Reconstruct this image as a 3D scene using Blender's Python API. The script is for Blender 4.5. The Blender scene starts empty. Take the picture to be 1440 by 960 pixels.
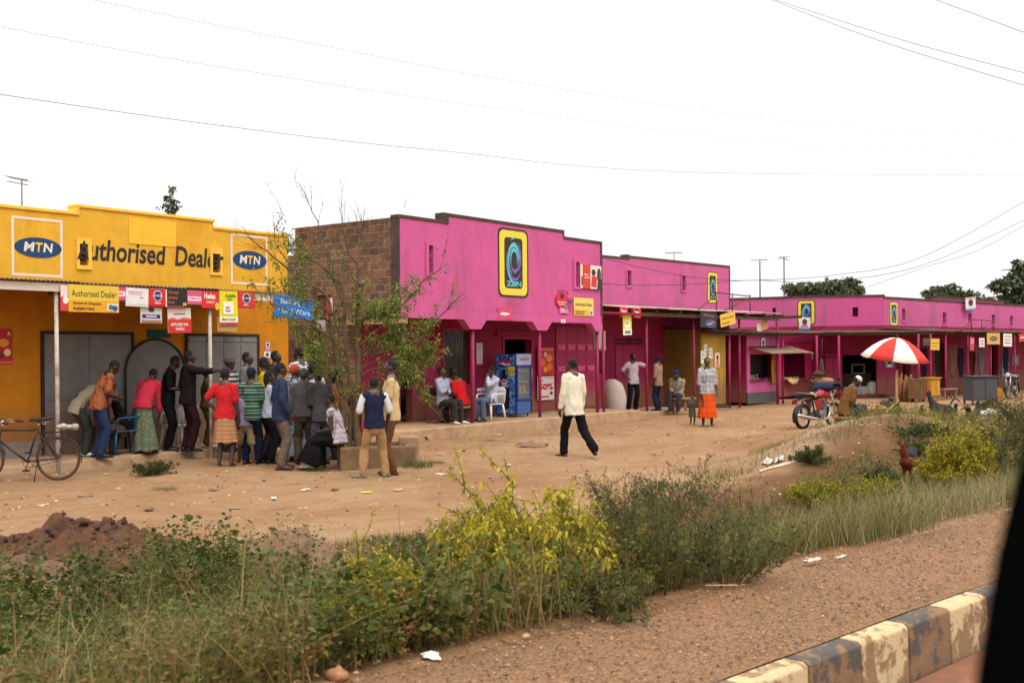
import bpy, bmesh, math, random
import numpy as np
from mathutils import Vector, Matrix, noise, Euler
R = math.radians
rnd = random.Random(11)
NR = np.random.RandomState(5)
SC = bpy.context.scene
COL = SC.collection
TMP = bpy.data.scenes.new('scratch')          # evaluates remesh / text, removed at the end
FPX, ROLL, H = 1540.0, R(.4), 1.9

# ------------------------------------------------------------------ measuring
def pix(u, v):
    dx, dy = u-720., v-480.
    return ((dx*math.cos(ROLL)-dy*math.sin(ROLL))/FPX, -((dx*math.sin(ROLL)+dy*math.cos(ROLL))-16.)/FPX)
def G(u, v, z=0.):
    px, pz = pix(u, v); Y = (z-H)/pz
    return Vector((px*Y, Y, z))
def at(u, v, Y):
    px, pz = pix(u, v)
    return Vector((px*Y, Y, H+pz*Y))
def lin(r, g, b):
    f = lambda c: (c/12.92 if c <= .04045 else ((c+.055)/1.055)**2.4)
    return (f(r/255.), f(g/255.), f(b/255.))

# ------------------------------------------------------------------ materials
def node(nt, typ, **kw):
    n = nt.nodes.new(typ)
    for k, v in kw.items():
        if k in n.inputs: n.inputs[k].default_value = v
        else: setattr(n, k, v)
    return n
def newmat(name, rough=.8, metal=0., spec=.3):
    m = bpy.data.materials.new(name); m.use_nodes = True
    nt = m.node_tree; b = nt.nodes['Principled BSDF']
    b.inputs['Roughness'].default_value = rough; b.inputs['Metallic'].default_value = metal
    b.inputs['Specular IOR Level'].default_value = spec
    return m, nt, b
def mixc(nt, fac, a, b):
    n = nt.nodes.new('ShaderNodeMix'); n.data_type = 'RGBA'
    for i, s in ((0, fac), (6, a), (7, b)):
        if hasattr(s, 'links'): nt.links.new(s, n.inputs[i])
        elif i == 0: n.inputs[0].default_value = s
        else: n.inputs[i].default_value = (*s, 1)
    return n.outputs[2]
def ramp(nt, src, stops, interp='LINEAR'):
    r = nt.nodes.new('ShaderNodeValToRGB'); r.color_ramp.interpolation = interp
    e = r.color_ramp.elements
    while len(e) < len(stops): e.new(.5)
    for i, (p, c) in enumerate(stops):
        e[i].position = p; e[i].color = (*c, 1) if len(c) == 3 else c
    if src is not None: nt.links.new(src, r.inputs[0])
    return r.outputs[0]
def nz(nt, vec, scale, detail=4, rough=.6, dist=0.):
    n = node(nt, 'ShaderNodeTexNoise', Scale=scale, Detail=detail, Roughness=rough, Distortion=dist)
    if vec is not None: nt.links.new(vec, n.inputs['Vector'])
    return n.outputs['Fac']
def objv(nt, scale=None):
    t = nt.nodes.new('ShaderNodeTexCoord'); o = t.outputs['Object']
    if scale:
        m = node(nt, 'ShaderNodeMapping'); m.inputs['Scale'].default_value = scale
        nt.links.new(o, m.inputs[0]); o = m.outputs[0]
    return o
def bump(nt, b, h, strength=.3, dist=.02):
    n = node(nt, 'ShaderNodeBump', Strength=strength, Distance=dist)
    nt.links.new(h, n.inputs['Height']); nt.links.new(n.outputs[0], b.inputs['Normal'])
_mc = {}
def mat(name, col, rough=.8, var=.18, scale=5., dirt=None, dirt_amt=.45, dirt_scale=1.6, bmp=.25, bscale=40., metal=0., spec=.3, streak=False, splash=0.):
    """weathered colour: fine mottling, patches of dirt, bump"""
    if name in _mc: return _mc[name]
    m, nt, b = newmat(name, rough, metal, spec)
    v = objv(nt)
    lo = tuple(c*(1-var) for c in col); hi = tuple(min(1, c*(1+var)) for c in col)
    c = mixc(nt, ramp(nt, nz(nt, v, scale), [(.3, (0, 0, 0)), (.7, (1, 1, 1))]), lo, hi)
    if dirt:
        dv = objv(nt, (1, 1, .22)) if streak else v
        f = ramp(nt, nz(nt, dv, dirt_scale, 7, .68, .4), [(.5, (0, 0, 0)), (.72, (dirt_amt,)*3)])
        c = mixc(nt, f, c, dirt)
    if splash:      # red dust splashed up from the ground
        sx = nt.nodes.new('ShaderNodeSeparateXYZ'); nt.links.new(v, sx.inputs[0])
        ad = nt.nodes.new('ShaderNodeMath'); ad.operation = 'MULTIPLY_ADD'; nt.links.new(nz(nt, v, 3.2, 6, .7), ad.inputs[0]); ad.inputs[1].default_value = -splash*1.6; nt.links.new(sx.outputs[2], ad.inputs[2])
        c = mixc(nt, ramp(nt, ad.outputs[0], [(0., (.75,)*3), (min(1., splash*.7), (0, 0, 0))]), c, lin(134, 92, 66))
    nt.links.new(c, b.inputs['Base Color'])
    if bmp: bump(nt, b, nz(nt, v, bscale, 3), bmp, .01)
    _mc[name] = m
    return m
def plain(name, col, rough=.6, metal=0., spec=.4):
    if name in _mc: return _mc[name]
    m, nt, b = newmat(name, rough, metal, spec)
    v = objv(nt)
    c = mixc(nt, nz(nt, v, 9., 3), tuple(k*.88 for k in col), tuple(min(1, k*1.1) for k in col))
    nt.links.new(c, b.inputs['Base Color']); _mc[name] = m
    return m
def S(r, g, b): return plain('paint_%d_%d_%d' % (r, g, b), lin(r, g, b), .55)

# ------------------------------------------------------------------ mesh builder
class MB:
    def __init__(s): s.v = []; s.f = []; s.m = []; s.s = []
    def add(s, vs, fs, mi=0, sm=False):
        o = len(s.v); s.v += [tuple(p) for p in vs]
        for f in fs: s.f.append([i+o for i in f]); s.m.append(mi); s.s.append(sm)
    def box(s, x0, x1, y0, y1, z0, z1, mi=0, M=None):
        vs = [Vector(p) for p in ((x0, y0, z0), (x1, y0, z0), (x1, y1, z0), (x0, y1, z0), (x0, y0, z1), (x1, y0, z1), (x1, y1, z1), (x0, y1, z1))]
        if M is not None: vs = [M@p for p in vs]
        s.add(vs, [(0, 3, 2, 1), (4, 5, 6, 7), (0, 1, 5, 4), (1, 2, 6, 5), (2, 3, 7, 6), (3, 0, 4, 7)], mi)
    def prism(s, poly, y0, y1, mi=0, M=None, sm=False):
        """polygon in XZ (counter-clockwise seen from -Y) from y0 (front) to y1"""
        n = len(poly); vs = [Vector((x, y0, z)) for x, z in poly]+[Vector((x, y1, z)) for x, z in poly]
        if M is not None: vs = [M@p for p in vs]
        s.add(vs, [list(range(n)), list(range(2*n-1, n-1, -1))]+[[i, i+n, (i+1) % n+n, (i+1) % n] for i in range(n)], mi, sm)
    def tube(s, pts, rads, n=8, mi=0, sm=True, cap=True, flat=None):
        pts = [Vector(p) for p in pts]
        if not hasattr(rads, '__len__'): rads = [rads]*len(pts)
        rings = []; up = None; o = len(s.v)
        for i, p in enumerate(pts):
            t = (pts[min(i+1, len(pts)-1)]-pts[max(i-1, 0)])
            t = t.normalized() if t.length > 1e-9 else Vector((0, 0, 1))
            if up is None:
                up = Vector((0, 0, 1)) if abs(t.z) < .9 else Vector((0, 1, 0))
            a = t.cross(up)
            if a.length < 1e-6: a = t.cross(Vector((1, 0, 0)))
            a.normalize(); b = a.cross(t).normalized(); up = b
            r = rads[i]; ra, rb = (r if hasattr(r, '__len__') else (r, r))
            for k in range(n):
                an = 2*math.pi*k/n
                s.v.append(tuple(p+a*(ra*math.cos(an))+b*(rb*math.sin(an))))
        L = len(pts)
        for i in range(L-1):
            for k in range(n):
                s.f.append([o+i*n+k, o+i*n+(k+1) % n, o+(i+1)*n+(k+1) % n, o+(i+1)*n+k]); s.m.append(mi); s.s.append(sm)
        if cap:
            s.f.append([o+k for k in range(n-1, -1, -1)]); s.m.append(mi); s.s.append(False)
            s.f.append([o+(L-1)*n+k for k in range(n)]); s.m.append(mi); s.s.append(False)
    def limb(s, pts, rads, n=10, mi=0):
        """tube with rounded ends"""
        pts = [Vector(p) for p in pts]; P = []; Q = []
        f = lambda r, k: tuple(c*k for c in r) if hasattr(r, '__len__') else r*k
        mx = lambda r: max(r) if hasattr(r, '__len__') else r
        d0 = (pts[0]-pts[1]).normalized(); d1 = (pts[-1]-pts[-2]).normalized()
        for k in (85, 60, 30): P.append(pts[0]+d0*mx(rads[0])*math.sin(R(k))); Q.append(f(rads[0], math.cos(R(k))))
        P += pts; Q += list(rads)
        for k in (30, 60, 85): P.append(pts[-1]+d1*mx(rads[-1])*math.sin(R(k))); Q.append(f(rads[-1], math.cos(R(k))))
        s.tube(P, Q, n, mi)
    def ell(s, c, r, n=14, m=8, mi=0, M=None):
        c = Vector(c); vs = []; fs = []
        for i in range(m+1):
            th = math.pi*i/m
            for k in range(n):
                p = Vector((r[0]*math.sin(th)*math.cos(2*math.pi*k/n), r[1]*math.sin(th)*math.sin(2*math.pi*k/n), r[2]*math.cos(th)))
                vs.append(c+(M@p if M is not None else p))
        for i in range(m):
            for k in range(n): fs.append([i*n+k, (i+1)*n+k, (i+1)*n+(k+1) % n, i*n+(k+1) % n])
        s.add(vs, fs, mi, True)
    def lathe(s, prof, n=20, mi=0, c=(0, 0, 0), M=None):
        vs = []; fs = []; c = Vector(c)
        for r, z in prof:
            for k in range(n):
                p = Vector((r*math.cos(2*math.pi*k/n), r*math.sin(2*math.pi*k/n), z)); vs.append(c+(M@p if M is not None else p))
        for i in range(len(prof)-1):
            for k in range(n): fs.append([i*n+k, i*n+(k+1) % n, (i+1)*n+(k+1) % n, (i+1)*n+k])
        fs.append(list(range(n-1, -1, -1))); fs.append([(len(prof)-1)*n+k for k in range(n)])
        s.add(vs, fs, mi, True)
    def torus(s, c, Rr, r, axis='Y', n=40, k=8, mi=0):
        pts = []
        vs = []; fs = []; c = Vector(c)
        for i in range(n):
            a = 2*math.pi*i/n; e = Vector((math.cos(a), 0, math.sin(a)))
            for j in range(k):
                b = 2*math.pi*j/k
                p = e*(Rr+r*math.cos(b))+Vector((0, r*math.sin(b), 0))
                vs.append(c+p)
        for i in range(n):
            for j in range(k): fs.append([i*k+j, ((i+1) % n)*k+j, ((i+1) % n)*k+(j+1) % k, i*k+(j+1) % k])
        s.add(vs, fs, mi, True)
    def grid_wall(s, x0, x1, z0, z1, y0, y1, holes=(), mi=0):
        """wall in XZ with rectangular openings, one closed mesh"""
        xs = sorted({x0, x1}|{min(max(h[i], x0), x1) for h in holes for i in (0, 1)})
        zs = sorted({z0, z1}|{min(max(h[i], z0), z1) for h in holes for i in (2, 3)})
        nx, nzz = len(xs)-1, len(zs)-1
        solid = lambda i, j: 0 <= i < nx and 0 <= j < nzz and not any(h[0]-1e-6 <= xs[i] and xs[i+1] <= h[1]+1e-6 and h[2]-1e-6 <= zs[j] and zs[j+1] <= h[3]+1e-6 for h in holes)
        idx = {}; o = len(s.v)
        def V(i, j, b):
            if (i, j, b) not in idx: idx[(i, j, b)] = len(s.v); s.v.append((xs[i], y1 if b else y0, zs[j]))
            return idx[(i, j, b)]
        def Fq(*q): s.f.append(list(q)); s.m.append(mi); s.s.append(False)
        for i in range(nx):
            for j in range(nzz):
                if not solid(i, j): continue
                Fq(V(i, j, 0), V(i+1, j, 0), V(i+1, j+1, 0), V(i, j+1, 0))
                Fq(V(i, j, 1), V(i, j+1, 1), V(i+1, j+1, 1), V(i+1, j, 1))
                if not solid(i-1, j): Fq(V(i, j, 0), V(i, j+1, 0), V(i, j+1, 1), V(i, j, 1))
                if not solid(i+1, j): Fq(V(i+1, j, 0), V(i+1, j, 1), V(i+1, j+1, 1), V(i+1, j+1, 0))
                if not solid(i, j-1): Fq(V(i, j, 0), V(i, j, 1), V(i+1, j, 1), V(i+1, j, 0))
                if not solid(i, j+1): Fq(V(i, j+1, 0), V(i+1, j+1, 0), V(i+1, j+1, 1), V(i, j+1, 1))
    def mesh(s, name, mats):
        me = bpy.data.meshes.new(name); me.from_pydata(s.v, [], s.f)
        for m in (mats if isinstance(mats, (list, tuple)) else [mats]): me.materials.append(m)
        me.polygons.foreach_set('material_index', s.m); me.polygons.foreach_set('use_smooth', s.s)
        me.update(); return me
    def build(s, name, mats, parent=None, bevel=0., loc=None):
        o = bpy.data.objects.new(name, s.mesh(name, mats)); COL.objects.link(o)
        if parent is not None: o.parent = parent
        if loc is not None: o.location = loc
        if bevel:
            b = o.modifiers.new('bevel', 'BEVEL'); b.width = bevel; b.segments = 2; b.limit_method = 'ANGLE'; b.angle_limit = R(40)
        return o
def tag(o, label, cat, group=None, kind=None):
    if label: o['label'] = label
    if cat: o['category'] = cat
    if group: o['group'] = group
    if kind: o['kind'] = kind
    return o
def thing(name, label, cat, loc=(0, 0, 0), rz=0., group=None):
    o = bpy.data.objects.new(name, None); COL.objects.link(o); o.empty_display_size = .1
    o.location = loc; o.rotation_euler = (0, 0, rz)
    return tag(o, label, cat, group)
def copy_tree(o, parent=None):
    c = o.copy(); COL.objects.link(c)
    if parent is not None: c.parent = parent
    for ch in list(o.children): copy_tree(ch, c)
    return c
def evaluated(o):
    """mesh of a temporary object after its modifiers"""
    TMP.collection.objects.link(o)
    vl = TMP.view_layers[0]; vl.update(); dg = vl.depsgraph
    me = bpy.data.meshes.new_from_object(o.evaluated_get(dg), depsgraph=dg)
    d = o.data; bpy.data.objects.remove(o)
    return me
_tc = {}
def text_geo(body, bold=0., shear=0.):
    k = (body, bold, shear)
    if k not in _tc:
        cu = bpy.data.curves.new('t', 'FONT'); cu.body = body; cu.size = 1.; cu.offset = bold; cu.shear = shear
        cu.align_x = 'CENTER'; cu.resolution_u = 3
        me = evaluated(bpy.data.objects.new('t', cu))
        vs = [v.co.copy() for v in me.vertices]; fs = [list(p.vertices) for p in me.polygons]
        xs = [v.x for v in vs] or [0]; ys = [v.y for v in vs] or [0]
        _tc[k] = (vs, fs, min(xs), max(xs), min(ys), max(ys))
        bpy.data.meshes.remove(me)
    return _tc[k]
def put_text(mb, body, x0, x1, z0, z1, y, mi=0, bold=0., shear=0., M=None, fit=True):
    """flat lettering filling a rectangle of the XZ plane, facing -Y"""
    vs, fs, a, b, c, d = text_geo(body, bold, shear)
    sx, sz = (x1-x0)/max(b-a, 1e-6), (z1-z0)/max(d-c, 1e-6)
    P = [Vector((x0+(v.x-a)*sx, y, z0+(v.y-c)*sz)) for v in vs]
    if M is not None: P = [M@p for p in P]
    mb.add(P, fs, mi)

# ------------------------------------------------------------------ a facade measured from the photograph
class Wall:
    def __init__(s, O, a, name=None, label=None, cat='building', z0=0.):
        s.O = Vector((O[0], O[1], 0)); s.a = R(a); s.z0 = z0
        s.d = Vector((math.sin(s.a), math.cos(s.a), 0)); s.i = Vector((-math.cos(s.a), math.sin(s.a), 0))
        s.rz = R(90)-s.a
        s.root = thing(name, label, cat, (O[0], O[1], z0), s.rz) if name else None
    def loc(s, u, v, off=0.):
        px, pz = pix(u, v); D = Vector((px, 1, pz)); C0 = Vector((0, 0, H))
        t = (off-(C0-s.O).dot(s.i))/D.dot(s.i); Q = C0+D*t
        return ((Q-s.O).dot(s.d), Q.z-s.z0)
    def x(s, u, off=0., v=500): return s.loc(u, v, off)[0]
    def z(s, u, v, off=0.): return s.loc(u, v, off)[1]
    def world(s, x, y, z): return s.O+s.d*x+s.i*y+Vector((0, 0, z+s.z0))
    def rect(s, u0, v0, u1, v1, off=0.):
        """left, right, bottom, top of a panel seen with these pixel corners (v from its middle)"""
        xa, xb = s.x(u0, off, (v0+v1)/2), s.x(u1, off, (v0+v1)/2)
        um = (u0+u1)/2
        return xa, xb, s.z(um, v1, off), s.z(um, v0, off)

def sign(name, label, cat, W, px, off, base, items=(), group=None, tilt=0., thick=.012, yaw=0., parent=None, rough=.5):
    """a board or poster on/before a facade. items use fractions of the board; each layer 2 mm further out.
       r: rectangle, o: ellipse, t: words, p: polygon"""
    xa, xb, za, zb = W.rect(*px, off) if len(px) == 4 else px[:4]
    w, h = xb-xa, zb-za
    root = thing(name, label, cat, W.world((xa+xb)/2, off, (za+zb)/2), W.rz+yaw, group) if parent is None else parent
    if parent is None and tilt: root.rotation_euler = Euler((0, R(tilt), 0)).to_matrix().to_euler() if False else (0, 0, W.rz+yaw)
    T = Matrix.Rotation(R(tilt), 4, 'Y')
    b = MB(); b.box(-w/2, w/2, -thick/2, thick/2, -h/2, h/2, 0, T); b.build('board', S(*base), root)
    if items:
        mats = []; p = MB()
        for k, it in enumerate(items):
            col = it[6] if it[0] == 't' else it[-1]; m = S(*col)
            if m not in mats: mats.append(m)
            mi = mats.index(m); y = -thick/2-.0025-.0016*k
            X = lambda f: -w/2+f*w
            Z = lambda f: -h/2+f*h
            if it[0] == 'r': p.prism([(X(it[1]), Z(it[2])), (X(it[3]), Z(it[2])), (X(it[3]), Z(it[4])), (X(it[1]), Z(it[4]))], y, y+.0012, mi, T)
            elif it[0] == 'o':
                p.prism([(X(it[1]+it[3]*math.cos(2*math.pi*q/28)), Z(it[2]+it[4]*math.sin(2*math.pi*q/28))) for q in range(28)], y, y+.0012, mi, T)
            elif it[0] == 'p': p.prism([(X(a), Z(c)) for a, c in it[1]], y, y+.0012, mi, T)
            elif it[0] == 't': put_text(p, it[1], X(it[2]), X(it[4]), Z(it[3]), Z(it[5]), y, mi, it[7] if len(it) > 7 else 0., 0., T)
        p.build('printing', mats, root)
    return root
# ------------------------------------------------------------------ ground
def sl(x, y):
    return (x+.72)*-.696+(y-4.83)*.718, (x+.72)*.718+(y-4.83)*.696
def xy(s, l):
    return -.72+l*.718-s*.696, 4.83+l*.696+s*.718
def sst(a, b, x):
    t = np.clip((x-a)/(b-a), 0, 1); return t*t*(3-2*t)
def height(x, y):
    """works on numpy arrays"""
    x = np.asarray(x, float); y = np.asarray(y, float)
    s, l = sl(x, y)
    far = sst(7., 12., l)
    prof = .45*(1-sst(.05, 1.7, s))
    ditch = -.32*np.exp(-((s-3.1)/1.0)**2)*(1-.75*far)
    bank = .22*far*sst(.6, 2.5, s)*(1-sst(4.4, 6.0, s))*(1-sst(13.6, 16.5, l))
    ridge = .62*np.exp(-((s-5.1)/1.35)**2)*sst(10.6, 13.6, l)*(1-.62*sst(15., 18, l)+.35*sst(20, 26, l))
    rim = .12*np.exp(-((s-4.7)/.5)**2)*np.exp(-((l-4.9)/1.6)**2)
    plateau = .21*sst(13.6, 16.5, l)*sst(2.5, 4.5, s)*(1-sst(8.3, 10.2, s))
    wob = .022*np.sin(x*1.7+.6*np.sin(y*1.1))*np.sin(y*1.3+.5*np.sin(x*.9))*sst(1., 3., s)
    z = prof+ditch+bank+ridge+plateau+rim+wob
    z = z-.06*(1-sst(-.06, .10, s))
    z = np.where(s < -1.16, .06, z)
    return z
def hz(x, y): return float(height(x, y))
def onground(u, v, dz=0.):
    """where the ray of a pixel meets the ground"""
    px, pz = pix(u, v); Y = 3.
    while Y < 200:
        if H+pz*Y <= hz(px*Y, Y)+dz: break
        Y += .02
    return Vector((px*Y, Y, hz(px*Y, Y)+dz))

def build_ground():
    th = np.radians(np.concatenate([np.linspace(-180, -40, 36)[:-1], np.linspace(-40, 40, 420), np.linspace(40, 180, 36)[1:]]))
    r = np.concatenate([[.3], np.geomspace(1.5, 60, 330), np.geomspace(60, 900, 24)[1:]])
    T, Rr = np.meshgrid(th, r); X = Rr*np.sin(T); Y = Rr*np.cos(T)
    Z = height(X, Y)
    s, l = sl(X, Y)
    fn = np.vectorize(lambda a, b: noise.fractal(Vector((a, b, 0)), 1.0, 2.0, 4))
    nzv = fn(X*1.3, Y*1.3)
    Z = Z+np.where(s > .3, .028*nzv*np.clip((60-Rr)/60, 0, 1), 0)
    n, m = X.shape
    v = np.stack([X, Y, Z], -1).reshape(-1, 3)
    i = np.arange((n-1)*(m-1)); a = i//(m-1)*m+i % (m-1)
    f = np.stack([a, a+1, a+m+1, a+m], -1)[:, ::-1]
    me = bpy.data.meshes.new('ground'); me.from_pydata(v.tolist(), [], f.tolist())
    me.polygons.foreach_set('use_smooth', [True]*len(f))
    veg = np.clip(sst(0.0, .25, s)*(1-sst(4.2, 5.2, s+.5*nzv)), 0, 1)
    veg = np.maximum(veg, sst(13.5, 16.5, l)*np.clip(sst(0, .3, s)*(1-sst(5.4, 7.2, s+.8*nzv)), 0, 1)*.8)
    at_ = me.attributes.new('verge', 'FLOAT', 'POINT'); at_.data.foreach_set('value', veg.reshape(-1).astype(np.float32))
    pl = np.exp(-((s-5.3)/1.0)**2)*np.exp(-((l-13.2)/1.5)**2)*np.clip(.75+.9*nzv, 0, 1)
    at_ = me.attributes.new('pale', 'FLOAT', 'POINT'); at_.data.foreach_set('value', pl.reshape(-1).astype(np.float32))
    m_, nt, b = newmat('trodden_earth', .95, 0, .1)
    o = objv(nt)
    A = nz(nt, o, .35, 6, .62, .6); B = nz(nt, o, 2.6, 8, .7); Cc = nz(nt, o, 26, 6, .7); D = nz(nt, objv(nt, (1, .35, 1)), 1.1, 6, .7, .8)
    c = ramp(nt, A, [(.32, lin(154, 115, 81)), (.5, lin(167, 131, 95)), (.68, lin(178, 146, 112))])
    c = mixc(nt, ramp(nt, B, [(.45, (0, 0, 0)), (.75, (.55,)*3)]), c, lin(142, 102, 70))
    c = mixc(nt, ramp(nt, D, [(.56, (0, 0, 0)), (.72, (.6,)*3)]), c, lin(150, 104, 72))
    c = mixc(nt, ramp(nt, D, [(.26, (.35,)*3), (.42, (0, 0, 0))]), c, lin(190, 164, 134))
    c = mixc(nt, ramp(nt, Cc, [(.58, (0, 0, 0)), (.8, (.6,)*3)]), c, lin(112, 78, 52))
    sq = nt.nodes.new('ShaderNodeSeparateXYZ'); nt.links.new(o, sq.inputs[0])
    def mth(op, a, b_, c_=None):
        n = nt.nodes.new('ShaderNodeMath'); n.operation = op
        for i, v in enumerate((a, b_, c_)):
            if v is None: continue
            if hasattr(v, 'links'): nt.links.new(v, n.inputs[i])
            else: n.inputs[i].default_value = v
        return n.outputs[0]
    q = mth('MULTIPLY_ADD', sq.outputs[1], .44, mth('MULTIPLY', sq.outputs[0], -.36)); q = mth('FRACT', mth('MULTIPLY_ADD', nz(nt, o, .22, 3), 2.2, q), None)
    rut = mth('MULTIPLY', ramp(nt, q, [(0., (0, 0, 0)), (.07, (1, 1, 1)), (.13, (.2, .2, .2)), (.2, (0, 0, 0)), (.48, (0, 0, 0)), (.55, (.8, .8, .8)), (.62, (0, 0, 0))]), ramp(nt, nz(nt, o, 1.3, 4), [(.42, (0, 0, 0)), (.62, (.55,)*3)]))
    c = mixc(nt, rut, c, lin(138, 99, 69))      # worn wheel and foot tracks along the yard
    at3 = node(nt, 'ShaderNodeAttribute', attribute_name='pale'); c = mixc(nt, at3.outputs['Fac'], c, mixc(nt, Cc, lin(186, 168, 140), lin(150, 126, 98)))
    at2 = node(nt, 'ShaderNodeAttribute', attribute_name='verge')
    soil = mixc(nt, B, lin(84, 62, 42), lin(142, 102, 68))
    c = mixc(nt, at2.outputs['Fac'], c, soil)
    nt.links.new(c, b.inputs['Base Color'])
    E = nz(nt, o, 7.5, 5, .65); c = mixc(nt, ramp(nt, E, [(.55, (0, 0, 0)), (.7, (.35,)*3)]), c, lin(132, 94, 64)); nt.links.new(c, b.inputs['Base Color'])
    hn = nt.nodes.new('ShaderNodeMath'); hn.operation = 'ADD'; nt.links.new(B, hn.inputs[0]); nt.links.new(Cc, hn.inputs[1])
    h2 = node(nt, 'ShaderNodeMath', operation='MULTIPLY_ADD'); nt.links.new(E, h2.inputs[0]); h2.inputs[1].default_value = 2.; nt.links.new(hn.outputs[0], h2.inputs[2]); bump(nt, b, h2.outputs[0], .9, .05)
    me.materials.append(m_)
    g = bpy.data.objects.new('ground', me); COL.objects.link(g); tag(g, None, None, kind='structure')

def strip(name, rows, z, m, l0=-8, l1=60, step=.12, wob=()):
    """sheet between offsets s (rows), following the road"""
    ls = np.arange(l0, l1, step); mb = MB(); n = len(rows)
    for l in ls:
        for k, s in enumerate(rows):
            ss = s+(wob[k]*(noise.noise(Vector((l*1.1, k*7., 0)))*1.2+noise.noise(Vector((l*4.3, 3.+k, 0)))*.5) if wob else 0)
            x, y = xy(ss, l); mb.v.append((x, y, z(ss, l)))
    for i in range(len(ls)-1):
        for k in range(n-1):
            mb.f.append([i*n+k, i*n+k+1, (i+1)*n+k+1, (i+1)*n+k][::-1]); mb.m.append(0); mb.s.append(True)
    return tag(mb.build(name, m), None, None, kind='structure')

def build_road():
    m, nt, b = newmat('gravelly_bitumen', .9, 0, .2)
    o = objv(nt)
    v1 = node(nt, 'ShaderNodeTexVoronoi', Scale=42.); nt.links.new(o, v1.inputs['Vector'])
    n1 = nz(nt, o, 36, 5, .75); n2 = nz(nt, o, 1.4, 6, .65, .5); n3 = nz(nt, o, 90, 3, .7)
    c = ramp(nt, n1, [(.36, lin(100, 76, 56)), (.5, lin(156, 117, 82)), (.68, lin(176, 138, 102))])
    c = mixc(nt, ramp(nt, n2, [(.42, (0, 0, 0)), (.7, (.75,)*3)]), c, lin(168, 124, 86))
    c = mixc(nt, ramp(nt, n3, [(.53, (0, 0, 0)), (.62, (.85,)*3)]), c, lin(72, 56, 44))
    nt.links.new(c, b.inputs['Base Color'])
    mx = nt.nodes.new('ShaderNodeMath'); mx.operation = 'ADD'; nt.links.new(n1, mx.inputs[0]); nt.links.new(n3, mx.inputs[1])
    bump(nt, b, mx.outputs[0], .9, .02)
    strip('walkway', [-1.125, -.8, -.5, -.2, .06], lambda s, l: .449-.05*sst(-.05, .2, s)+.006*noise.noise(Vector((l*2, s*3, 0))), m, wob=(0, 0, 0, .03, .07))
    m2 = mat('road_earth', lin(134, 88, 64), .9, .25, 3, lin(96, 66, 52), .6, 2.5, .6, 60)
    strip('road', [-9., -4, -2.4, -1.30], lambda s, l: .12+.04*sst(-1.8, -1.3, s), m2)
    # kerb stones, alternately black and cream
    mw, nt, b = newmat('kerb_cream', .85, 0, .2)
    def kerbmat(name, paint):
        m, nt, b = newmat(name, .85, 0, .2); o = objv(nt)
        geo = nt.nodes.new('ShaderNodeNewGeometry'); oi = nt.nodes.new('ShaderNodeObjectInfo')
        add = nt.nodes.new('ShaderNodeVectorMath'); nt.links.new(o, add.inputs[0])
        mul = nt.nodes.new('ShaderNodeVectorMath'); mul.operation = 'SCALE'; mul.inputs[0].default_value = (7, 3, 5); nt.links.new(oi.outputs['Random'], mul.inputs['Scale'])
        nt.links.new(mul.outputs[0], add.inputs[1]); o = add.outputs[0]
        c = mixc(nt, nz(nt, o, 30, 5), tuple(k*.75 for k in paint), paint)
        sx = nt.nodes.new('ShaderNodeSeparateXYZ'); nt.links.new(objv(nt), sx.inputs[0])
        mr = node(nt, 'ShaderNodeMapRange'); nt.links.new(sx.outputs[2], mr.inputs[0])
        mr.inputs[1].default_value = .26; mr.inputs[2].default_value = .02; mr.inputs[3].default_value = -.02; mr.inputs[4].default_value = .10
        a2 = nt.nodes.new('ShaderNodeMath'); a2.operation = 'ADD'; nt.links.new(mr.outputs[0], a2.inputs[0]); nt.links.new(nz(nt, o, 6.5, 9, .72, .3), a2.inputs[1])
        f = ramp(nt, a2.outputs[0], [(.5, (0, 0, 0)), (.56, (.9, .9, .9))])
        c = mixc(nt, f, c, mixc(nt, nz(nt, o, 14, 4), lin(112, 84, 60), lin(150, 116, 84)))
        nt.links.new(c, b.inputs['Base Color']); bump(nt, b, nz(nt, o, 50, 4), .5, .01)
        return m
    cream, black = kerbmat('kerb_cream_paint', lin(204, 180, 138)), kerbmat('kerb_black_paint', lin(90, 83, 78))
    L0 = sl(*G(1211, 901.7, .45).xy)[1]
    words = ['black painted kerb stone touching the bottom edge, lowest dark block', 'cream painted kerb stone second from the lower end with flaking paint', 'black painted kerb stone between two cream ones in the middle of the row',
             'cream painted kerb stone with large flaked patch on its face, middle of the row', 'dark kerb stone just left of the black pillar', 'cream topped kerb stone partly hidden by the black pillar']
    for k in range(-3, 16):
        mb = MB(); g = .006
        w = .50; sec = [(-.08, -.15), (.075, -.15), (.075, .235), (.055, .252), (-.045, .252), (-.068, .235)]
        # profile across (x = s direction), extruded along l
        n = len(sec); xs = [-w/2+g, w/2-g]
        e = [NR.uniform(-.004, .004) for _ in range(4)]
        for xx in xs:
            for a_, z_ in sec: mb.v.append((xx, a_+e[0], z_+e[1]))
        mb.f = [list(range(n))[::-1], list(range(n, 2*n))]+[[q, (q+1) % n, (q+1) % n+n, q+n] for q in range(n)]
        mb.m = [0]*len(mb.f); mb.s = [False]*len(mb.f)
        x, y = xy(-1.19, L0+.25+(k-1)*.5)
        o = mb.build('kerb_stone', cream if k % 2 else black, None, .008, (x, y, .2)); o.rotation_euler = (0, 0, math.atan2(.696, .718))
        lab = words[k+1] if 0 <= k+1 < len(words) else ('cream kerb stone of the road kerb' if k % 2 else 'black kerb stone of the road kerb')
        tag(o, lab, 'kerb stone', 'kerb stones along the road')
build_ground(); build_road()

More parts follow.
